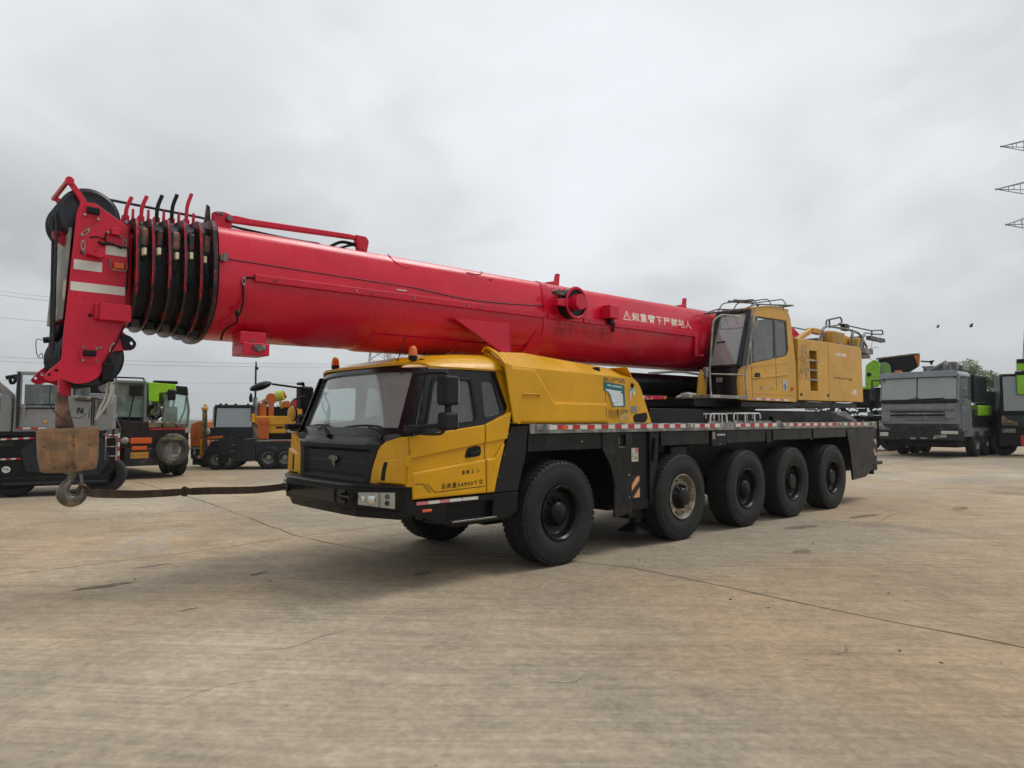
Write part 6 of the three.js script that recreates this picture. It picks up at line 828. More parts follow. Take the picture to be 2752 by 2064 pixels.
// ---- green-grey crane truck seen from its front
{
  const t = bg(thing('green_grey_crane_truck', 'grey-green crane truck with lime boom parts and a spare wheel on its front', 'truck'), 22.0, 418, 0.75);
  part(t, 'chassis', [bx(-1.15, 1.12, 0.5, 1.45, -6, -0.25, 0.03), bx(-1.05, 1.05, 0.42, 0.62, -6, -0.2)], M.dark);
  part(t, 'front_bumper', [bx(-0.85, 1.02, 0.42, 0.98, -0.25, 0.08, 0.03)], M.dark_grey);
  part(t, 'front_panel', [ext(rsh([[-0.95, 0.98], [0.92, 1.0], [0.92, 1.72], [0.5, 1.74], [-0.95, 1.86]], 0.04), -0.2, 0.02, 0.02)], M.maroon);
  part(t, 'side_body', [ext(rsh([[-1.18, 0.9], [-0.9, 0.9], [-0.9, 1.9], [-1.18, 1.85]], 0.05), -1.9, -0.1, 0.02)], M.dark_blue);
  for (const s of [-1, 1]) for (const z of [-0.9, -2.1]) truckWheel(t, s * 1.0, 0.52, z, 0.52, 0.32, s * Math.PI / 2, M.dark_grey);
  const c = sub(t, 'driver_cab');
  part(c, 'cab_shell', [bx(-1.16, -0.25, 3.0, 3.10, -1.75, 0.0, 0.03), bx(-1.16, -1.10, 1.45, 3.05, -1.75, -0.9, 0.02), bx(-1.16, -1.10, 1.45, 2.0, -0.9, -0.1, 0.02), bx(-1.16, -1.06, 1.9, 3.05, -0.14, -0.02, 0.02), bx(-0.34, -0.25, 1.75, 3.05, -0.14, 0.0, 0.02), bx(-1.16, -0.25, 1.5, 3.05, -1.78, -1.72), bx(-0.31, -0.26, 1.5, 3.0, -1.7, -0.15), bx(-1.12, -0.3, 1.4, 1.6, -1.7, -0.05)], M.green_grey);
  part(c, 'windscreen', [bx(-1.06, -0.34, 1.95, 3.0, -0.10, -0.095)], M.green_glass);
  part(c, 'side_window', [bx(-1.135, -1.13, 2.02, 2.96, -0.88, -0.16)], M.green_glass);
  part(c, 'seat', [bx(-0.95, -0.55, 1.7, 2.5, -1.2, -1.0, 0.08), bx(-0.95, -0.55, 1.7, 1.85, -1.1, -0.6, 0.05)], M.dark);
  part(c, 'windscreen_frame', [rod(V(-0.78, 1.78, 0.03), V(-0.60, 2.78, 0.0), 0.02), bx(-0.75, -0.38, 2.62, 2.95, -0.05, -0.03, 0.02)], M.black);
  part(c, 'mirror', [bx(-1.06, -0.92, 2.35, 2.6, 0.05, 0.12, 0.03), tube([[-1.1, 2.1, 0], [-1.12, 1.9, 0.12], [-1.0, 1.6, 0.16]], 0.015)], M.pale_grey);
  part(c, 'roof_rail', [bent([[-1.1, 3.1, -0.2], [-1.1, 3.19, -0.2], [-0.3, 3.19, -0.2], [-0.3, 3.1, -0.2]], 0.025)], M.black);
  const o = sub(t, 'operator_cab');
  part(o, 'cab_frame', [bent([[0.25, 1.72, 0.02], [0.28, 2.4, 0.02], [0.45, 2.92, -0.1], [0.95, 2.86, -0.12], [1.02, 2.2, 0.0], [0.98, 1.72, 0.02]], 0.04), bent([[1.0, 2.86, -0.15], [1.08, 2.2, -0.6], [1.05, 1.72, -1.1]], 0.03), bx(0.3, 1.02, 1.6, 1.74, -1.2, 0, 0.02)], M.green_grey);
  part(o, 'cab_window', [sheet(grid(2, 4, (u, v) => V(lerp(0.26, 1.0, u), lerp(1.74, 2.88, v), -0.02 - 0.12 * v * v)), 0)], M.green_glass);
  part(o, 'console', [bx(0.45, 0.8, 1.74, 2.3, -0.7, -0.4, 0.04), rod(V(0.5, 1.75, -0.2), V(0.62, 2.6, -0.15), 0.03), bx(0.35, 0.6, 2.5, 2.85, -0.1, 0.06, 0.06)], M.dark);
  part(t, 'boom_head', [ext(rsh([[-0.2, 2.45], [0.1, 2.45], [0.1, 2.72], [0.62, 2.78], [0.60, 3.02], [-0.22, 3.06]], 0.03), -0.35, 0.0, 0.02), bx(-0.2, 0.55, 2.3, 3.0, -5, -0.4, 0.03)], M.lime);
  part(t, 'boom_bracket', [bx(-0.02, 0.68, 3.03, 3.13, -0.3, -0.05, 0.02), ext(rsh([[0.60, 2.72], [1.02, 2.66], [0.98, 2.96], [0.62, 2.98]], 0.04), -0.3, -0.05, 0.02)], M.dark);
  const mp = []; seed = 77; for (let i = 0; i < 26; i++) { const x = rr(-0.22, 0.32), y = rr(1.74, 2.5), z = rr(-0.4, -0.1); mp.push(rnd() > 0.5 ? rod(V(x, y, z), V(x + rr(-0.2, 0.2), y + rr(-0.25, 0.25), z), rr(0.015, 0.04)) : bx(x, x + rr(0.05, 0.18), y, y + rr(0.05, 0.2), z, z + 0.1, 0.015)); }
  tag(part(t, 'machinery', mp, M.pale_grey), null, null, null, 'stuff');
  part(t, 'rope_drum', [cylZ(0.05, 2.1, -0.5, -0.35, 0.26, 24)], M.dark); part(t, 'rope_drum', [cylZ(0.06, 2.12, -0.35, -0.3, 0.12, 20)], M.lime_pale);
  parts(t, 'parts_tray', [bx(-0.2, 0.18, 1.62, 1.78, -0.1, 0.05, 0.02), bx(0.24, 0.6, 1.60, 1.80, -0.08, 0.06, 0.03), bx(0.62, 0.92, 1.60, 1.74, -0.08, 0.04, 0.02)], M.beige);
  part(t, 'red_strip', [bx(-0.15, 0.9, 1.54, 1.60, -0.02, 0.035, 0.008)], M.red_tape);
  parts(t, 'indicator_lamp', [bx(-0.72, -0.10, 1.12, 1.30, 0.0, 0.09, 0.02), bx(-0.68, -0.24, 0.92, 1.04, 0.085, 0.11, 0.01)], M.orange_lens);
  part(t, 'round_lamp', [new THREE.SphereGeometry(0.12, 16, 12).scale(1, 0.95, 0.6).translate(-0.86, 1.22, 0.04)], M.white);
  { const [cc, g] = canvas(128, 56); g.fillStyle = '#c08a30'; g.fillRect(0, 0, 128, 56); g.strokeStyle = '#6d4a14'; g.lineWidth = 3; g.strokeRect(4, 4, 120, 48); g.font = 'bold 30px sans-serif'; g.fillStyle = '#6d4a14'; g.fillText('B·73617', 10, 42); decal(t, 'number_plate', cc, [[-0.70, 0.66, 0.085], [-0.18, 0.66, 0.085], [-0.18, 0.86, 0.085], [-0.70, 0.86, 0.085]]); }
  const sw = sub(t, 'spare_wheel'); part(sw, 'tyre', new THREE.TorusGeometry(0.38, 0.14, 14, 36).translate(0.50, 0.92, 0.14), M.worn_grey); part(sw, 'rim', [cylZ(0.50, 0.92, 0.08, 0.20, 0.27, 28)], M.pale_grey); part(sw, 'lamp_bar', [bx(0.14, 0.80, 1.20, 1.30, 0.28, 0.33, 0.02)], M.beige);
}
// ---- orange machine beyond it
{
  const t = bg(thing('orange_crane_rear', 'orange crane tail with a tall beige post, between the green-grey truck and yellow crane', 'crane'), 27, 530, -0.1), q = px => (px - 530) / 68.5, Y = py => (1127 - py) / 68.5 + 1.88;
  part(t, 'cabinet', [ext(rsh([[q(513), Y(1200)], [q(549), Y(1200)], [q(549), Y(1134)], [q(540), Y(1130)], [q(514), Y(1140)]], 0.03), -1, 0, 0.02), bx(q(514), q(530), Y(1178), Y(1150), 0, 0.04, 0.01)], M.orange);
  part(t, 'post', [rod(V(q(558), Y(1200), 0.1), V(q(556), Y(1100), 0.1), 0.10, 0.09, 16)], M.beige); part(t, 'post_cap', [rod(V(q(556), Y(1102), 0.1), V(q(556), Y(1095), 0.1), 0.13, 0.13, 16), cylZ(q(556), Y(1090), 0, 0.1, 0.05)], M.machine_yellow);
  part(t, 'upright', [bx(q(549), q(552), Y(1225), Y(1130), 0.0, 0.04), bx(q(552), q(558), Y(1222), Y(1180), 0.2, 0.3, 0.02)], M.machine_yellow);
  part(t, 'bumper', [bx(q(516), q(552), Y(1222), Y(1200), -0.8, 0.05, 0.02), bx(q(518), q(530), Y(1232), Y(1222), 0.0, 0.06)], M.dark_grey); part(t, 'white_frame', [bx(q(514), q(548), Y(1206), Y(1202), 0.05, 0.1), bx(q(527), q(531), Y(1222), Y(1202), 0.05, 0.1)], M.white);
  tapes(t, q(531), q(553), Y(1231), 0.11, 0.062, 3);
  part(t, 'mud_flap', [bx(q(520), q(554), 0.10, Y(1232), -0.3, 0.0, 0.02)], M.dark_grey); truckWheel(t, q(536), 0.4, -0.55, 0.4, 0.3, 0, M.dark);
}
// ---- yellow crane truck, carrier facing left
{
  const t = bg(thing('yellow_crane_truck', 'yellow and orange crane on a black four-axle carrier, left of the driver cab', 'truck'), 26, 700, 0.22), q = px => (px - 700) / 71, Y = py => (1127 - py) / 71 + 1.88;
  part(t, 'carrier', [ext(rsh([[q(562), Y(1215)], [q(578), Y(1185)], [q(640), Y(1172)], [q(648), Y(1185)], [q(850), Y(1185)], [q(850), Y(1225)], [q(650), Y(1232)]], 0.04), -2.0, 0, 0.02), ext(rsh([[q(640), Y(1180)], [q(690), Y(1178)], [q(690), Y(1238)], [q(640), Y(1240)]], 0.03), -0.1, 0.06, 0.015), bx(q(690), q(712), Y(1240), Y(1180), -0.6, 0.02, 0.02)], M.dark_blue);
  for (const px of [592, 624]) truckWheel(t, q(px), 0.40, -0.2, 0.40, 0.32, 0, M.steel); for (const px of [724, 766]) truckWheel(t, q(px), 0.44, -0.1, 0.44, 0.36, 0, M.pale_grey); for (const px of [592, 624, 724, 766]) truckWheel(t, q(px), 0.42, -1.8, 0.42, 0.3, 0, M.dark);
  parts(t, 'step', [1195, 1212, 1236].map(py => bx(q(628), q(640), Y(py), Y(py) + 0.02, -0.2, 0.02)), M.alu); for (const px of [656, 670]) parts(t, 'panel_rib', bx(q(px), q(px) + 0.02, Y(1236), Y(1186), 0.055, 0.075), M.dark_grey);
  const c = sub(t, 'carrier_cab');
  part(c, 'windscreen', [sheet(grid(4, 3, (u, v) => V(lerp(q(588), q(678), u), lerp(Y(1148), Y(1097), v), -0.1 - 0.2 * v)), 0)], M.sky_glass);
  part(c, 'windscreen_frame', [bx(q(582), q(682), Y(1096), Y(1088), -1.4, -0.28, 0.02), bx(q(674), q(684), Y(1150), Y(1092), -1.5, -0.16, 0.02), bx(q(580), q(588), Y(1150), Y(1092), -1.4, -0.3, 0.02), bx(q(588), q(678), Y(1160), Y(1090), -1.5, -0.5)], M.dark_grey);
  part(c, 'corner_window', [sheet(grid(2, 3, (u, v) => V(lerp(q(570), q(584), u), lerp(Y(1142), Y(1094), v), lerp(-0.8, -0.25, u))), 0)], M.green_glass);
  part(c, 'cab_front', [ext(rsh([[q(565), Y(1182)], [q(682), Y(1178)], [q(680), Y(1147)], [q(588), Y(1147)], [q(568), Y(1150)]], 0.04), -1.5, -0.08, 0.03)], M.dark_blue);
  part(c, 'headlamp', [new THREE.SphereGeometry(0.13, 14, 10).scale(0.6, 1, 0.5).translate(q(570), Y(1160), -0.04)], M.white); part(c, 'orange_trim', [ext([[q(566), Y(1180)], [q(608), Y(1176)], [q(606), Y(1170)], [q(570), Y(1172)]], -0.07, -0.05)], M.orange); tapes(c, q(564), q(606), Y(1184), 0.04, -0.04, 8);
  parts(c, 'roof_lamp', [590, 604, 628, 660].map(px => bx(q(px), q(px) + 0.09, Y(1088), Y(1084), -0.6, -0.5, 0.02)), M.dark);
  part(c, 'mirror', [ext(rsh([[q(672), Y(1082)], [q(680), Y(1080)], [q(679), Y(1062)], [q(675), Y(1055)], [q(671), Y(1068)]], 0.03), -0.05, 0.05, 0.01)], M.dark); part(c, 'exhaust', [rod(V(q(683), Y(1100), -0.3), V(q(684), Y(1068), -0.3), 0.09, 0.08, 14)], M.pale_grey);
  part(t, 'deck_edge', [ext([[q(690), Y(1186)], [q(850), Y(1186)], [q(850), Y(1182)], [q(690), Y(1182)]], -0.02, 0.03)], M.white); for (let i = 0; i < 15; i++) part(t, 'red_reflector', bx(q(730 + i * 7), q(733 + i * 7), Y(1186), Y(1183), 0.03, 0.036), M.red_tape);
  part(t, 'guard_strip', [sheet([[V(q(680), Y(1140), 0), V(q(686), Y(1140), 0)], [V(q(686), Y(1170), 0.02), V(q(691), Y(1170), 0.02)], [V(q(694), Y(1186), 0.02), V(q(699), Y(1186), 0.02)]], 0.02, true)], M.beige); part(t, 'yellow_knob', [bx(q(678), q(687), Y(1136), Y(1112), -0.02, 0.06, 0.03)], M.machine_yellow);
  part(t, 'superstructure', [bx(q(686), q(800), Y(1142), Y(1118), -1.2, -0.1, 0.03), bx(q(690), q(765), Y(1165), Y(1142), -1.2, -0.15, 0.04), ext(rsh([[q(790), Y(1162)], [q(840), Y(1162)], [q(840), Y(1104)], [q(792), Y(1104)]], 0.02), -1.2, -0.06, 0.02), ext(rsh([[q(770), Y(1100)], [q(800), Y(1100)], [q(812), Y(1076)], [q(838), Y(1074)], [q(838), Y(1104)], [q(770), Y(1104)]], 0.02), -0.5, -0.2, 0.02)], M.machine_yellow);
  parts(t, 'slot', [bx(q(808), q(813), Y(1137), Y(1128), -0.062, -0.05), bx(q(808), q(812), Y(1158), Y(1143), -0.062, -0.05), bx(q(740), q(758), Y(1152), Y(1146), -0.16, -0.14, 0.02)], M.black); part(t, 'turntable', [bx(q(700), q(840), Y(1182), Y(1163), -1.3, -0.3)], M.black);
  part(t, 'orange_panel', [bx(q(692), q(722), Y(1180), Y(1122), -0.095, -0.06, 0.02), bx(q(700), q(724), Y(1140), Y(1128), -0.06, -0.03, 0.01), ext(rsh([[q(752), Y(1096)], [q(775), Y(1094)], [q(774), Y(1076)], [q(756), Y(1078)]], 0.08), -0.3, -0.1, 0.03)], M.orange);
  parts(t, 'red_guard', [sheet(grid(3, 6, (u, v) => V(lerp(q(690), q(712), u), lerp(Y(1118), Y(1082), v) - 0.1 * Math.pow(u - 0.3, 2), -0.4 + 0.1 * Math.sin(u * 3))), 0.02), sheet(grid(3, 6, (u, v) => V(lerp(q(718), q(732), u), lerp(Y(1118), Y(1082), v), -0.36)), 0.02)], M.orange);
  part(t, 'red_box', [bx(q(778), q(838), Y(1092), Y(1072), -0.9, -0.5, 0.02)], M.red); part(t, 'boom_end', [rod(V(q(700), Y(1082), -0.6), V(q(760), Y(1058), -0.6), 0.12, 0.14, 18), cylZ(q(724), Y(1070), -0.65, -0.35, 0.20, 24)], M.orange);
  part(t, 'boom_tip', [rod(V(q(736), Y(1064), -0.55), V(q(756), Y(1060), -0.5), 0.21, 0.19, 22), rod(V(q(748), Y(1078), -0.5), V(q(753), Y(1098), -0.45), 0.07, 0.06)], mk('lime_yellow', [0.42, 0.46, 0.04], 0.6)); part(t, 'handrail', [bent([[q(692), Y(1092), -0.3], [q(692), Y(1078), -0.3], [q(716), Y(1078), -0.3], [q(716), Y(1090), -0.3]], 0.015), bent([[q(694), Y(1086), -0.2], [q(740), Y(1094), -0.2], [q(752), Y(1084), -0.2]], 0.012)], M.pale_grey);
  part(t, 'engine_block', [bx(q(700), q(800), Y(1118), Y(1092), -1.0, -0.45, 0.03), cylZ(q(757), Y(1106), -0.5, -0.3, 0.14, 18)], M.dark);
}
// ---- red crane far behind, seen between hood and deck
{
  const t = bg(thing('red_crane', 'red crane boom with white chevrons seen behind the black lift cylinder', 'crane'), 32, 1800), q = px => (px - 1800) / 57.8, Y = py => (1127 - py) / 57.8 + 1.88;
  part(t, 'boom', [rod(V(q(1792), Y(1085), -0.2), V(q(1862), Y(1086), -0.2), 0.30, 0.30, 24), bx(q(1770), q(1860), Y(1104), Y(1098), -0.6, 0, 0.02)], M.red); part(t, 'boom_head', [ext(rsh([[q(1732), Y(1075)], [q(1742), Y(1102)], [q(1752), Y(1092)], [q(1758), Y(1105)], [q(1766), Y(1105)], [q(1772), Y(1062)], [q(1735), Y(1060)]], 0.03), -0.3, 0, 0.02), bx(q(1766), q(1794), Y(1102), Y(1064), -0.6, -0.1, 0.05)], M.red);
  for (let i = 0; i < 3; i++) part(t, 'white_chevron', ext(shp([[q(1737), Y(1066 + i * 7)], [q(1746), Y(1075 + i * 7)], [q(1755), Y(1066 + i * 7)], [q(1755), Y(1069 + i * 7)], [q(1746), Y(1079 + i * 7)], [q(1737), Y(1069 + i * 7)]]), 0.003, 0.01), M.white_tape);
  part(t, 'carrier', [bx(q(1680), q(1900), 0.5, Y(1106), -2.4, -0.1, 0.03), bx(q(1842), q(1885), Y(1100), Y(1072), -0.5, 0.05, 0.05)], M.dark); for (const px of [1700, 1740, 1830, 1870]) truckWheel(t, q(px), 0.52, -0.2, 0.52, 0.35, 0, M.dark);
  part(t, 'cylinder', [rod(V(q(1842), Y(1094), 0.1), V(q(1886), Y(1076), 0.1), 0.10, 0.10, 16), bx(q(1856), q(1880), Y(1090), Y(1076), 0.0, 0.2, 0.04)], M.beige);
}
// ---- silver crane carrier at the right, front three-quarter view
{
  const t = bg(thing('silver_crane_truck', 'silver-grey crane carrier facing the camera behind the crane rear end', 'truck'), 34.5, 2468, -0.84);
  const W = 1.78, Y = py => (1127 - py) / 53.6 + 1.88;
  part(t, 'cab_shell', [ext(rsh([[-W, 1.0], [W, 1.0], [W, 4.10], [W - 0.15, 4.28], [-W + 0.2, 4.28], [-W, 4.05]], 0.08), -2.0, -0.05, 0.05), bx(-W, W, 1.0, 1.5, -9, -2.0, 0.03)], M.silver);
  part(t, 'windscreen', [sheet(grid(6, 3, (u, v) => V(lerp(-W + 0.10, W - 0.10, u), lerp(2.88, 3.98, v), 0.20 - 0.16 * v - 0.10 * Math.pow(Math.abs(u - 0.5) * 2, 4))), 0)], M.windscreen); part(t, 'cab_interior', [bx(-W + 0.12, W - 0.12, 2.9, 3.96, -0.06, -0.035)], M.interior); for (const x of [-0.85, 0.85]) part(t, 'seat', [bx(x - 0.28, x + 0.28, 2.9, 3.5, -0.04, 0.01, 0.05), bx(x - 0.15, x + 0.15, 3.5, 3.72, -0.04, 0.0, 0.05)], M.interior_grey); part(t, 'curtain', [bx(-W + 0.14, -W + 0.5, 3.0, 3.9, -0.04, -0.01, 0.02)], M.pale_grey); part(t, 'windscreen_bar', [rod(V(0, 2.9, 0.21), V(0, 3.96, 0.06), 0.02)], M.dark);
  parts(t, 'sun_visor', [sheet(grid(6, 2, (u, v) => V(lerp(-W + 0.02, W - 0.02, u), lerp(3.96, 4.24, v), 0.06 + 0.12 * (1 - v) - 0.1 * Math.pow(Math.abs(u - 0.5) * 2, 3))), 0.05)], M.silver);
  part(t, 'pillar', [rod(V(W - 0.05, 2.8, 0.02), V(W - 0.08, 4.1, -0.16), 0.07, 0.06)], M.silver); part(t, 'pillar', [rod(V(-W + 0.05, 2.8, 0.02), V(-W + 0.08, 4.1, -0.16), 0.07, 0.06)], M.silver);
  part(t, 'wiper_cowl', [bx(-W + 0.08, W - 0.08, 2.70, 2.88, -0.1, 0.20, 0.04)], M.gloss_black); parts(t, 'wiper', [rod(V(-0.9, 2.86, 0.13), V(0.1, 2.94, 0.22), 0.02), rod(V(-0.2, 2.86, 0.2), V(1.2, 2.92, 0.2), 0.02)], M.black);
  const fr = part(t, 'front_panel', [bx(-W + 0.06, W - 0.06, 1.62, 2.70, -0.1, 0.10, 0.06)], M.silver);
  part(fr, 'upper_bar', [bx(-W + 0.25, W - 0.55, 2.36, 2.62, 0.09, 0.16, 0.05), bx(W - 0.55, W - 0.15, 2.34, 2.66, 0.09, 0.18, 0.05)], M.silver); parts(fr, 'grille_bar', [bx(-W + 0.6, W - 0.6, 2.14, 2.19, 0.09, 0.15, 0.02), bx(-W + 0.6, W - 0.6, 1.98, 2.02, 0.09, 0.15, 0.02), bx(-0.6, W - 0.5, 1.84, 1.88, 0.09, 0.15, 0.02)], M.steel); parts(fr, 'grille_slot', [bx(-W + 0.5, W - 0.6, 2.04, 2.12, 0.095, 0.11, 0.01), bx(-W + 0.5, W - 0.6, 2.22, 2.30, 0.095, 0.11, 0.01)], M.black); parts(fr, 'headlamp_housing', [bx(W - 0.58, W - 0.12, 1.92, 2.20, 0.09, 0.17, 0.04), bx(-W + 0.1, -W + 0.5, 1.75, 2.2, 0.09, 0.14, 0.04)], M.silver);
  const bp = part(t, 'bumper', [ext(rsh([[-W - 0.05, 0.85], [W + 0.05, 0.85], [W + 0.05, 1.3], [W - 0.1, 1.62], [-W + 0.1, 1.62], [-W - 0.05, 1.3]], 0.06), -0.5, 0.22, 0.05)], M.dark_grey); part(bp, 'headlight', [bx(-W + 0.02, -W + 0.42, 1.02, 1.22, 0.2, 0.25, 0.03)], M.lamp_body); part(bp, 'headlight', [bx(W - 0.75, W - 0.02, 1.16, 1.32, 0.2, 0.25, 0.03)], M.lamp_body);
  part(bp, 'corner_trim', [ext(rsh([[-W - 0.02, 1.8], [-W + 0.08, 1.85], [-W + 0.2, 1.55], [-W + 0.55, 1.42], [-W + 0.55, 1.32], [-W - 0.02, 1.34]], 0.05), 0.2, 0.26, 0.02)], M.pale_grey); parts(bp, 'fog_lamp', [bx(-0.35, -0.1, 0.88, 0.98, 0.2, 0.24, 0.02), bx(0.1, 0.4, 0.9, 1.0, 0.2, 0.24, 0.02)], M.pale_grey); part(bp, 'white_rag', [ext(rsh([[W - 1.1, 0.92], [W - 0.5, 1.0], [W - 0.52, 1.14], [W - 1.05, 1.1]], 0.03), 0.21, 0.26, 0.01)], M.white);
  part(t, 'side_window', [bx(W - 0.004, W + 0.006, 2.75, 4.02, -1.15, -0.28), bx(W - 0.004, W + 0.006, 2.85, 4.0, -1.9, -1.3)], M.dark_glass); part(t, 'door_panel', [bx(W, W + 0.05, 1.3, 2.68, -1.2, -0.2, 0.03)], M.silver); part(t, 'mirror', [bx(W + 0.1, W + 0.35, 2.55, 2.85, -0.15, 0.0, 0.06), bx(W + 0.1, W + 0.3, 2.9, 3.4, -0.35, -0.2, 0.06)], M.pale_grey); part(t, 'mirror_arm', [bent([[-W, 3.9, 0], [-W - 0.3, 3.9, 0.25], [-W - 0.3, 3.3, 0.25]], 0.04), bx(-W - 0.42, -W - 0.16, 2.85, 3.5, 0.15, 0.3, 0.06)], M.dark_grey); part(t, 'roof_lamp', [bx(-1.2, -0.9, 4.28, 4.4, -0.6, -0.4, 0.03)], M.orange_lens);
  part(t, 'rear_body', [bx(-W, W, 1.4, 2.4, -9, -2.1, 0.05), bx(0.2, W + 0.1, 2.75, 4.15, -4.4, -2.3, 0.05)], M.dark_blue); part(t, 'lime_cover', [bx(0.6, W + 0.12, 2.05, 2.6, -5.2, -2.9, 0.1)], M.lime); part(t, 'roof_gear', [bx(-0.2, 1.6, 4.28, 4.62, -2.6, -1.4, 0.1), rod(V(0.2, 4.3, -1.0), V(0.9, 4.8, -1.4), 0.08), bx(0.9, 1.5, 4.3, 4.75, -1.2, -0.8, 0.08)], M.pale_grey);
  for (const s of [-1, 1]) for (const z of [-2.6, -4.3, -6.0]) truckWheel(t, s * (W - 0.15), 0.66, z, 0.66, 0.42, s * Math.PI / 2, M.steel); parts(t, 'axle', [bx(-W + 0.2, W - 0.2, 0.5, 1.2, -7, -0.4, 0.05)], M.dark);
}
// ---- dark truck cut by the right edge
{
  const t = bg(thing('dark_truck', 'dark truck with a tall windscreen and lime green mast at the right edge', 'truck'), 35, 2770, -0.5), q = px => (px - 2770) / 52.9, Y = py => (1127 - py) / 52.9 + 1.88;
  part(t, 'cab_shell', [ext(rsh([[q(2692), 0.9], [q(2900), 0.9], [q(2900), Y(1000)], [q(2706), Y(1003)], [q(2700), Y(1090)]], 0.06), -2.5, -0.06, 0.05)], M.dark); part(t, 'windscreen', [sheet(grid(3, 2, (u, v) => V(lerp(q(2710), q(2880), u), lerp(Y(1104), Y(1010), v), 0.02 - 0.1 * v)), 0.02)], M.sky_glass); part(t, 'windscreen_frame', [bent([[q(2704), Y(1115), 0.04], [q(2706), Y(1008), -0.05], [q(2760), Y(1005), -0.06], [q(2880), Y(1005), -0.06]], 0.05), bx(q(2704), q(2880), Y(1112), Y(1106), 0, 0.06, 0.02)], M.black);
  part(t, 'bumper', [bx(q(2696), q(2900), 0.5, 1.35, -0.4, 0.1, 0.05)], M.dark); part(t, 'headlight', [ext(rsh([[q(2703), Y(1143)], [q(2740), Y(1143)], [q(2738), Y(1133)], [q(2716), Y(1128)], [q(2708), Y(1116)], [q(2703), Y(1122)]], 0.04), 0.05, 0.14, 0.02)], M.beige); part(t, 'number_plate', [bx(q(2704), q(2734), Y(1163), Y(1152), 0.1, 0.12)], M.pale_grey); part(t, 'red_lamp', [bx(q(2744), q(2760), Y(1200), Y(1170), 0.1, 0.16, 0.02)], M.red_tape); part(t, 'front_panel', [bx(q(2704), q(2890), Y(1148), Y(1116), -0.05, 0.05, 0.03)], M.dark_blue);
  part(t, 'mast', [bx(q(2740), q(2800), Y(1060), Y(1008), 0.06, 0.2, 0.03), bx(q(2742), q(2800), Y(995), Y(966), -0.2, 0.05, 0.03)], M.lime); part(t, 'mast_cap', [bx(q(2738), q(2800), Y(1006), Y(997), -0.1, 0.1), bx(q(2742), q(2800), Y(975), Y(964), 0.05, 0.1)], M.dark); for (const px of [2710, 2860]) truckWheel(t, q(px), 0.6, -0.6, 0.6, 0.4, 0.1, M.dark);
  part(t, 'flat_bed', [bx(q(2660), q(2705), Y(1100), Y(1045), -4, -2.6, 0.03)], M.dark_grey);
}
// ---- green crane behind the silver one: lime plates, black boom, dark clutter
{
  const t = bg(thing('green_crane', 'lime green crane with a black boom tube behind the yellow housing', 'crane'), 41, 2370, -0.45), q = px => (px - 2370) / 45.1, Y = py => (1127 - py) / 45.1 + 1.88;
  part(t, 'lime_plate', [ext(rsh([[q(2331), Y(1036)], [q(2345), Y(1040)], [q(2366), Y(1038)], [q(2368), Y(975)], [q(2358), Y(965)], [q(2346), Y(970)], [q(2334), Y(980)]], 0.12), -0.6, 0, 0.05), bx(q(2325), q(2350), Y(1046), Y(1038), -0.4, 0.1, 0.05)], M.lime); part(t, 'pale_plate', [ext(rsh([[q(2366), Y(1034)], [q(2380), Y(1030)], [q(2396), Y(1000)], [q(2392), Y(978)], [q(2380), Y(972)], [q(2370), Y(974)]], 0.2), -0.9, -0.3, 0.05)], M.lime_pale); part(t, 'plate_hole', [cylZ(q(2341), Y(1006), -0.01, 0.012, 0.13, 14)], M.black);
  part(t, 'boom', [ext(rsh([[q(2364), Y(962)], [q(2450), Y(953)], [q(2464), Y(953)], [q(2462), Y(985)], [q(2440), Y(1000)], [q(2395), Y(1008)]], 0.1), -1.6, -0.6, 0.08)], M.dark); part(t, 'boom_edge', [ext(shp([[q(2360), Y(964)], [q(2448), Y(955)], [q(2463), Y(954)], [q(2463), Y(951)], [q(2448), Y(951)], [q(2360), Y(960)]]), -0.6, -0.5)], M.beige); part(t, 'boom_end_plate', [ext(shp([[q(2450), Y(957)], [q(2458), Y(985)], [q(2462), Y(980)], [q(2464), Y(955)]]), -0.58, -0.5)], M.orange);
  part(t, 'aerial_bracket', [tube([[q(2465), Y(972), -0.6], [q(2482), Y(974), -0.6], [q(2490), Y(974), -0.6]], 0.05), ext([[q(2484), Y(972)], [q(2497), Y(970)], [q(2490), Y(983)], [q(2488), Y(983)]], -0.62, -0.55), rod(V(q(2468), Y(988), -0.6), V(q(2497), Y(987), -0.6), 0.05)], M.dark);
  part(t, 'carrier', [bx(q(2200), q(2420), 0.6, Y(1118), -2.5, -0.2, 0.05), bx(q(2300), q(2410), Y(1095), Y(1040), -2.4, -0.4, 0.1)], M.dark); for (const px of [2230, 2270, 2340, 2390]) truckWheel(t, q(px), 0.6, -0.4, 0.6, 0.4, 0, M.dark);
  seed = 991; const m1 = [], m2 = [], m3 = []; for (let i = 0; i < 90; i++) { const x = q(rr(2210, 2385)), y = rr(1.8, 2.95), z = rr(-0.5, 0.3), s = rr(0.08, 0.4), k = rnd(), g = k < 0.45 ? bx(x, x + s * 1.4, y, y + s * 0.7, z, z + s, 0.03) : rod(V(x, y, z), V(x + rr(-0.7, 0.7), y + rr(-0.35, 0.35), z), rr(0.02, 0.07)); [m1, m1, m2, m3][i % 4].push(g); }
  tag(part(t, 'machinery', m1, M.dark), null, null, null, 'stuff'); tag(part(t, 'machinery', m2, M.dark_grey), null, null, null, 'stuff'); tag(part(t, 'machinery', m3, M.green_grey), null, null, null, 'stuff');
  part(t, 'white_frame', [rod(V(q(2205), Y(1105), 0.3), V(q(2230), Y(1088), 0.3), 0.06), rod(V(q(2206), Y(1088), 0.3), V(q(2206), Y(1106), 0.3), 0.05), bx(q(2180), q(2206), Y(1102), Y(1092), 0.1, 0.3, 0.03)], M.pale_grey);
}

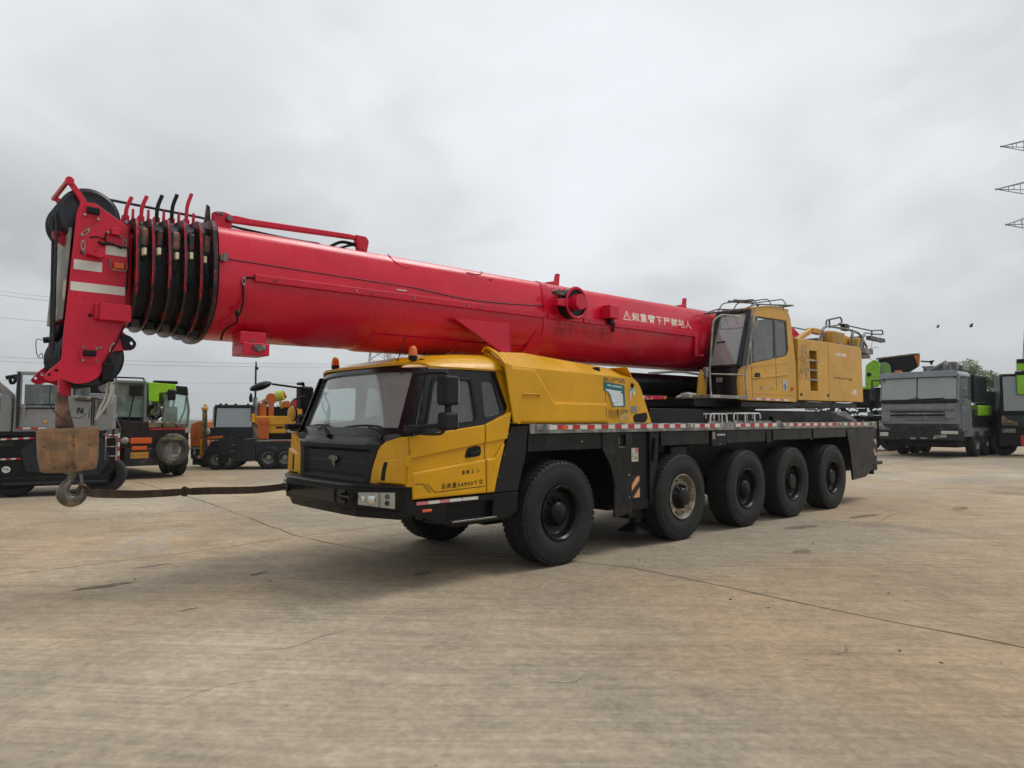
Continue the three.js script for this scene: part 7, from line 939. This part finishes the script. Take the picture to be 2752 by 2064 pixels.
// ================================================================= poles, pylons, power lines, trees, birds
{
  const t = bg(thing('camera_pole', 'slim dark pole with a small lamp head above the yellow crane', 'pole'), 45, 686);
  part(t, 'pole', [rod(V(0, 0, 0), V(0, 5.2, 0), 0.075, 0.06, 12)], M.dark_grey); part(t, 'lamp_head', [rod(V(0, 5.2, 0), V(0.02, 5.55, 0), 0.07, 0.045, 10), new THREE.SphereGeometry(0.06, 10, 8).translate(0, 5.62, 0), bx(0.02, 0.16, 5.12, 5.3, -0.05, 0.05, 0.02)], M.dark);
}
mk('pylon_steel', [0.26, 0.27, 0.28], 0.6, 0.2);
function pylon(t, H, arms, w0, w1, r) {
  const body = [], c = (s, k, y) => V((s ? 1 : -1) * lerp(w0, w1, y / H), y, (k ? 1 : -1) * lerp(w0, w1, y / H)), N = 13;
  for (let i = 0; i < N; i++) { const a = H * (1 - Math.pow(1 - i / N, 1.25)), b = H * (1 - Math.pow(1 - (i + 1) / N, 1.25)); for (let s = 0; s < 2; s++) for (let k = 0; k < 2; k++) { body.push(rod(c(s, k, a), c(s, k, b), r * 1.4, r * 1.4, 4)); body.push(rod(c(s, k, a), c(1 - s, k, b), r, r, 4)); body.push(rod(c(s, k, a), c(s, 1 - k, b), r, r, 4)); } }
  part(t, 'tower_body', body, M.pylon_steel);
  for (const [y, L, hh] of arms) for (const s of [-1, 1]) { const tip = V(s * L, y, 0), g = [], w = lerp(w0, w1, y / H); for (const k of [-1, 1]) { g.push(rod(V(s * w, y + hh, k * w), tip, r, r, 4), rod(V(s * w, y + 0.2, k * w), tip, r, r, 4)); for (const f of [0.33, 0.66]) g.push(rod(V(lerp(s * w, s * L, f), lerp(y + hh, y, f), k * w * (1 - f)), V(lerp(s * w, s * L, f), lerp(y + 0.2, y, f), k * w * (1 - f)), r * 0.8, r * 0.8, 4)); } g.push(new THREE.SphereGeometry(r * 2.4, 6, 5).translate(tip.x, tip.y, 0)); part(t, 'cross_arm', g, M.pylon_steel); }
}
{
  const a = bg(thing('pylon', 'lattice power pylon whose three arms reach in from the right edge', 'pylon'), 150, 2835, 0.25);
  pylon(a, 66, [[61.2, 12.2, 3.2], [51.6, 14.0, 3.4], [44.0, 11.6, 3.2]], 4.6, 1.0, 0.10);
  const b = bg(thing('pylon', 'distant lattice pylon showing under the boom above the driver cab roof', 'pylon'), 430, 1018, 0.3); pylon(b, 86, [[79, 9, 3], [69, 11, 3], [58, 9, 3]], 9.5, 1.6, 0.17);
  const c2 = bg(thing('pylon', 'faint lattice pylon just left of the near orange beacon', 'pylon'), 520, 1062, -0.2); pylon(c2, 96, [[88, 9, 3], [78, 11, 3], [66, 9, 3]], 11, 1.7, 0.18);
  // lines: each wire from left to right, sagging between off-frame towers
  const wire = (D, pts, r, label) => { const p = pts.map(([px, py]) => CP.clone().addScaledVector(FW, D).addScaledVector(RT, (px - 1376) / 1850 * D).setY(1.88 + (1127 - py) / 1850 * D)); const m = part(scene, numbered('power_line'), [tube(p, r, 4, 40)], M.pylon_steel); tag(m, label, 'power line', 'power lines'); };
  wire(120, [[-500, 700], [0, 781], [170, 800], [560, 840], [1000, 858]], 0.022, 'topmost thin power line left of the boom head');
  wire(120, [[-500, 716], [0, 792], [170, 810], [560, 852], [1000, 870]], 0.030, 'second thin power line left of the boom head, just under the topmost');
  wire(130, [[-500, 800], [0, 853], [160, 866], [560, 900], [1000, 920]], 0.028, 'power line left of the boom head at the height of the lower sheaves');
  wire(150, [[-500, 925], [0, 959], [150, 964], [640, 976], [1100, 980]], 0.03, 'upper wire of the pair crossing below the black boom collars');
  wire(150, [[-500, 938], [0, 970], [150, 976], [640, 985], [1100, 987]], 0.03, 'lower wire of the pair crossing below the black boom collars');
  wire(170, [[-500, 1004], [0, 1022], [300, 1028], [640, 1030], [1000, 1028]], 0.026, 'lowest power line just above the parked trucks at the left');
}
{ // pale green trees beyond the silver truck
  const leaf = [mk('leaf', [0.13, 0.19, 0.065], 0.8, 0, { transmission: 0.25, thickness: 0, side: THREE.DoubleSide }), mk('leaf_pale', [0.20, 0.27, 0.12], 0.8, 0, { transmission: 0.25, thickness: 0, side: THREE.DoubleSide })];
  const tree = (D, px, H, blobs, label, s0, mat) => {
    seed = s0; const t = bg(thing('tree', label, 'tree', 'trees beyond the silver truck'), D, px);
    part(t, 'trunk', [rod(V(0, 0, 0), V(0.1, H * 0.7, 0), 0.16, 0.08, 8), ...blobs.map(([x, y]) => rod(V(0.08, H * 0.5, 0), V(x, y, 0), 0.06, 0.03, 6))], mk('bark', [0.10, 0.08, 0.06], 0.9));
    const P = [], N = []; for (const [bx0, by0, r] of blobs) for (let i = 0; i < 900 * r; i++) { let d; do d = V(rr(-1, 1), rr(-1, 1), rr(-1, 1)); while (d.length() > 1); const rad = r * (0.55 + 0.6 * fbm3(d.x * 2.2 + bx0, d.y * 2.2, d.z * 2.2 + s0, 2)); const c = V(bx0, by0, 0).addScaledVector(d.normalize(), rad * Math.pow(rnd(), 0.35)), u = V(rr(-1, 1), rr(-0.5, 0.9), rr(-1, 1)).normalize().multiplyScalar(rr(0.05, 0.11)), w = V(rr(-1, 1), rr(-1, 1), rr(-1, 1)).cross(u).normalize().multiplyScalar(rr(0.03, 0.06)); const a = c.clone().add(u), b = c.clone().add(w), e = c.clone().sub(u), f = c.clone().sub(w); P.push(...a.toArray(), ...b.toArray(), ...e.toArray(), ...a.toArray(), ...e.toArray(), ...f.toArray()); }
    const g = new THREE.BufferGeometry(); g.setAttribute('position', new THREE.Float32BufferAttribute(P, 3)); part(t, 'crown', [g], leaf[mat]);
  };
  tree(62, 2605, 6.6, [[0, 6.5, 1.0], [-0.6, 5.9, 0.9], [0.7, 6.0, 0.9], [0.2, 5.2, 1.1]], 'taller pale green tree above the silver truck cab', 301, 1);
  tree(64, 2660, 6.0, [[0, 5.7, 0.9], [0.9, 5.4, 0.9], [-0.7, 5.3, 0.8], [0.2, 4.7, 1.1]], 'round green tree between the taller tree and the right edge', 302, 0);
  tree(66, 2720, 5.8, [[0, 5.4, 0.9], [-0.9, 5.1, 0.9], [0.9, 5.2, 0.9], [0.1, 4.5, 1.1]], 'low green tree beside the lime mast at the right edge', 303, 0);
}
for (const [px, py, s, label] of [[2527, 878, 0.11, 'left one of two small birds in the sky above the silver truck'], [2617, 876, 0.14, 'right one of two small birds in the sky above the silver truck']]) {
  const D = 45, b = thing('bird', label, 'bird', 'birds in the sky'); bg(b, D, px); b.position.y = 1.88 + (1127 - py) / 1850 * D;
  part(b, 'body', [new THREE.SphereGeometry(s * 0.6, 12, 8).scale(1.5, 0.75, 0.75).rotateZ(0.4)], M.black); part(b, 'wing', [sheet(grid(2, 3, (u, v) => V((u - 0.5) * s, s * 0.35 + v * s * 0.9, s * 1.0 * v)), 0.01), sheet(grid(2, 3, (u, v) => V((u - 0.5) * s, s * 0.35 + v * s * 0.6, -s * 1.0 * v)), 0.01)], M.black);
}
renderer.render(scene, camera);
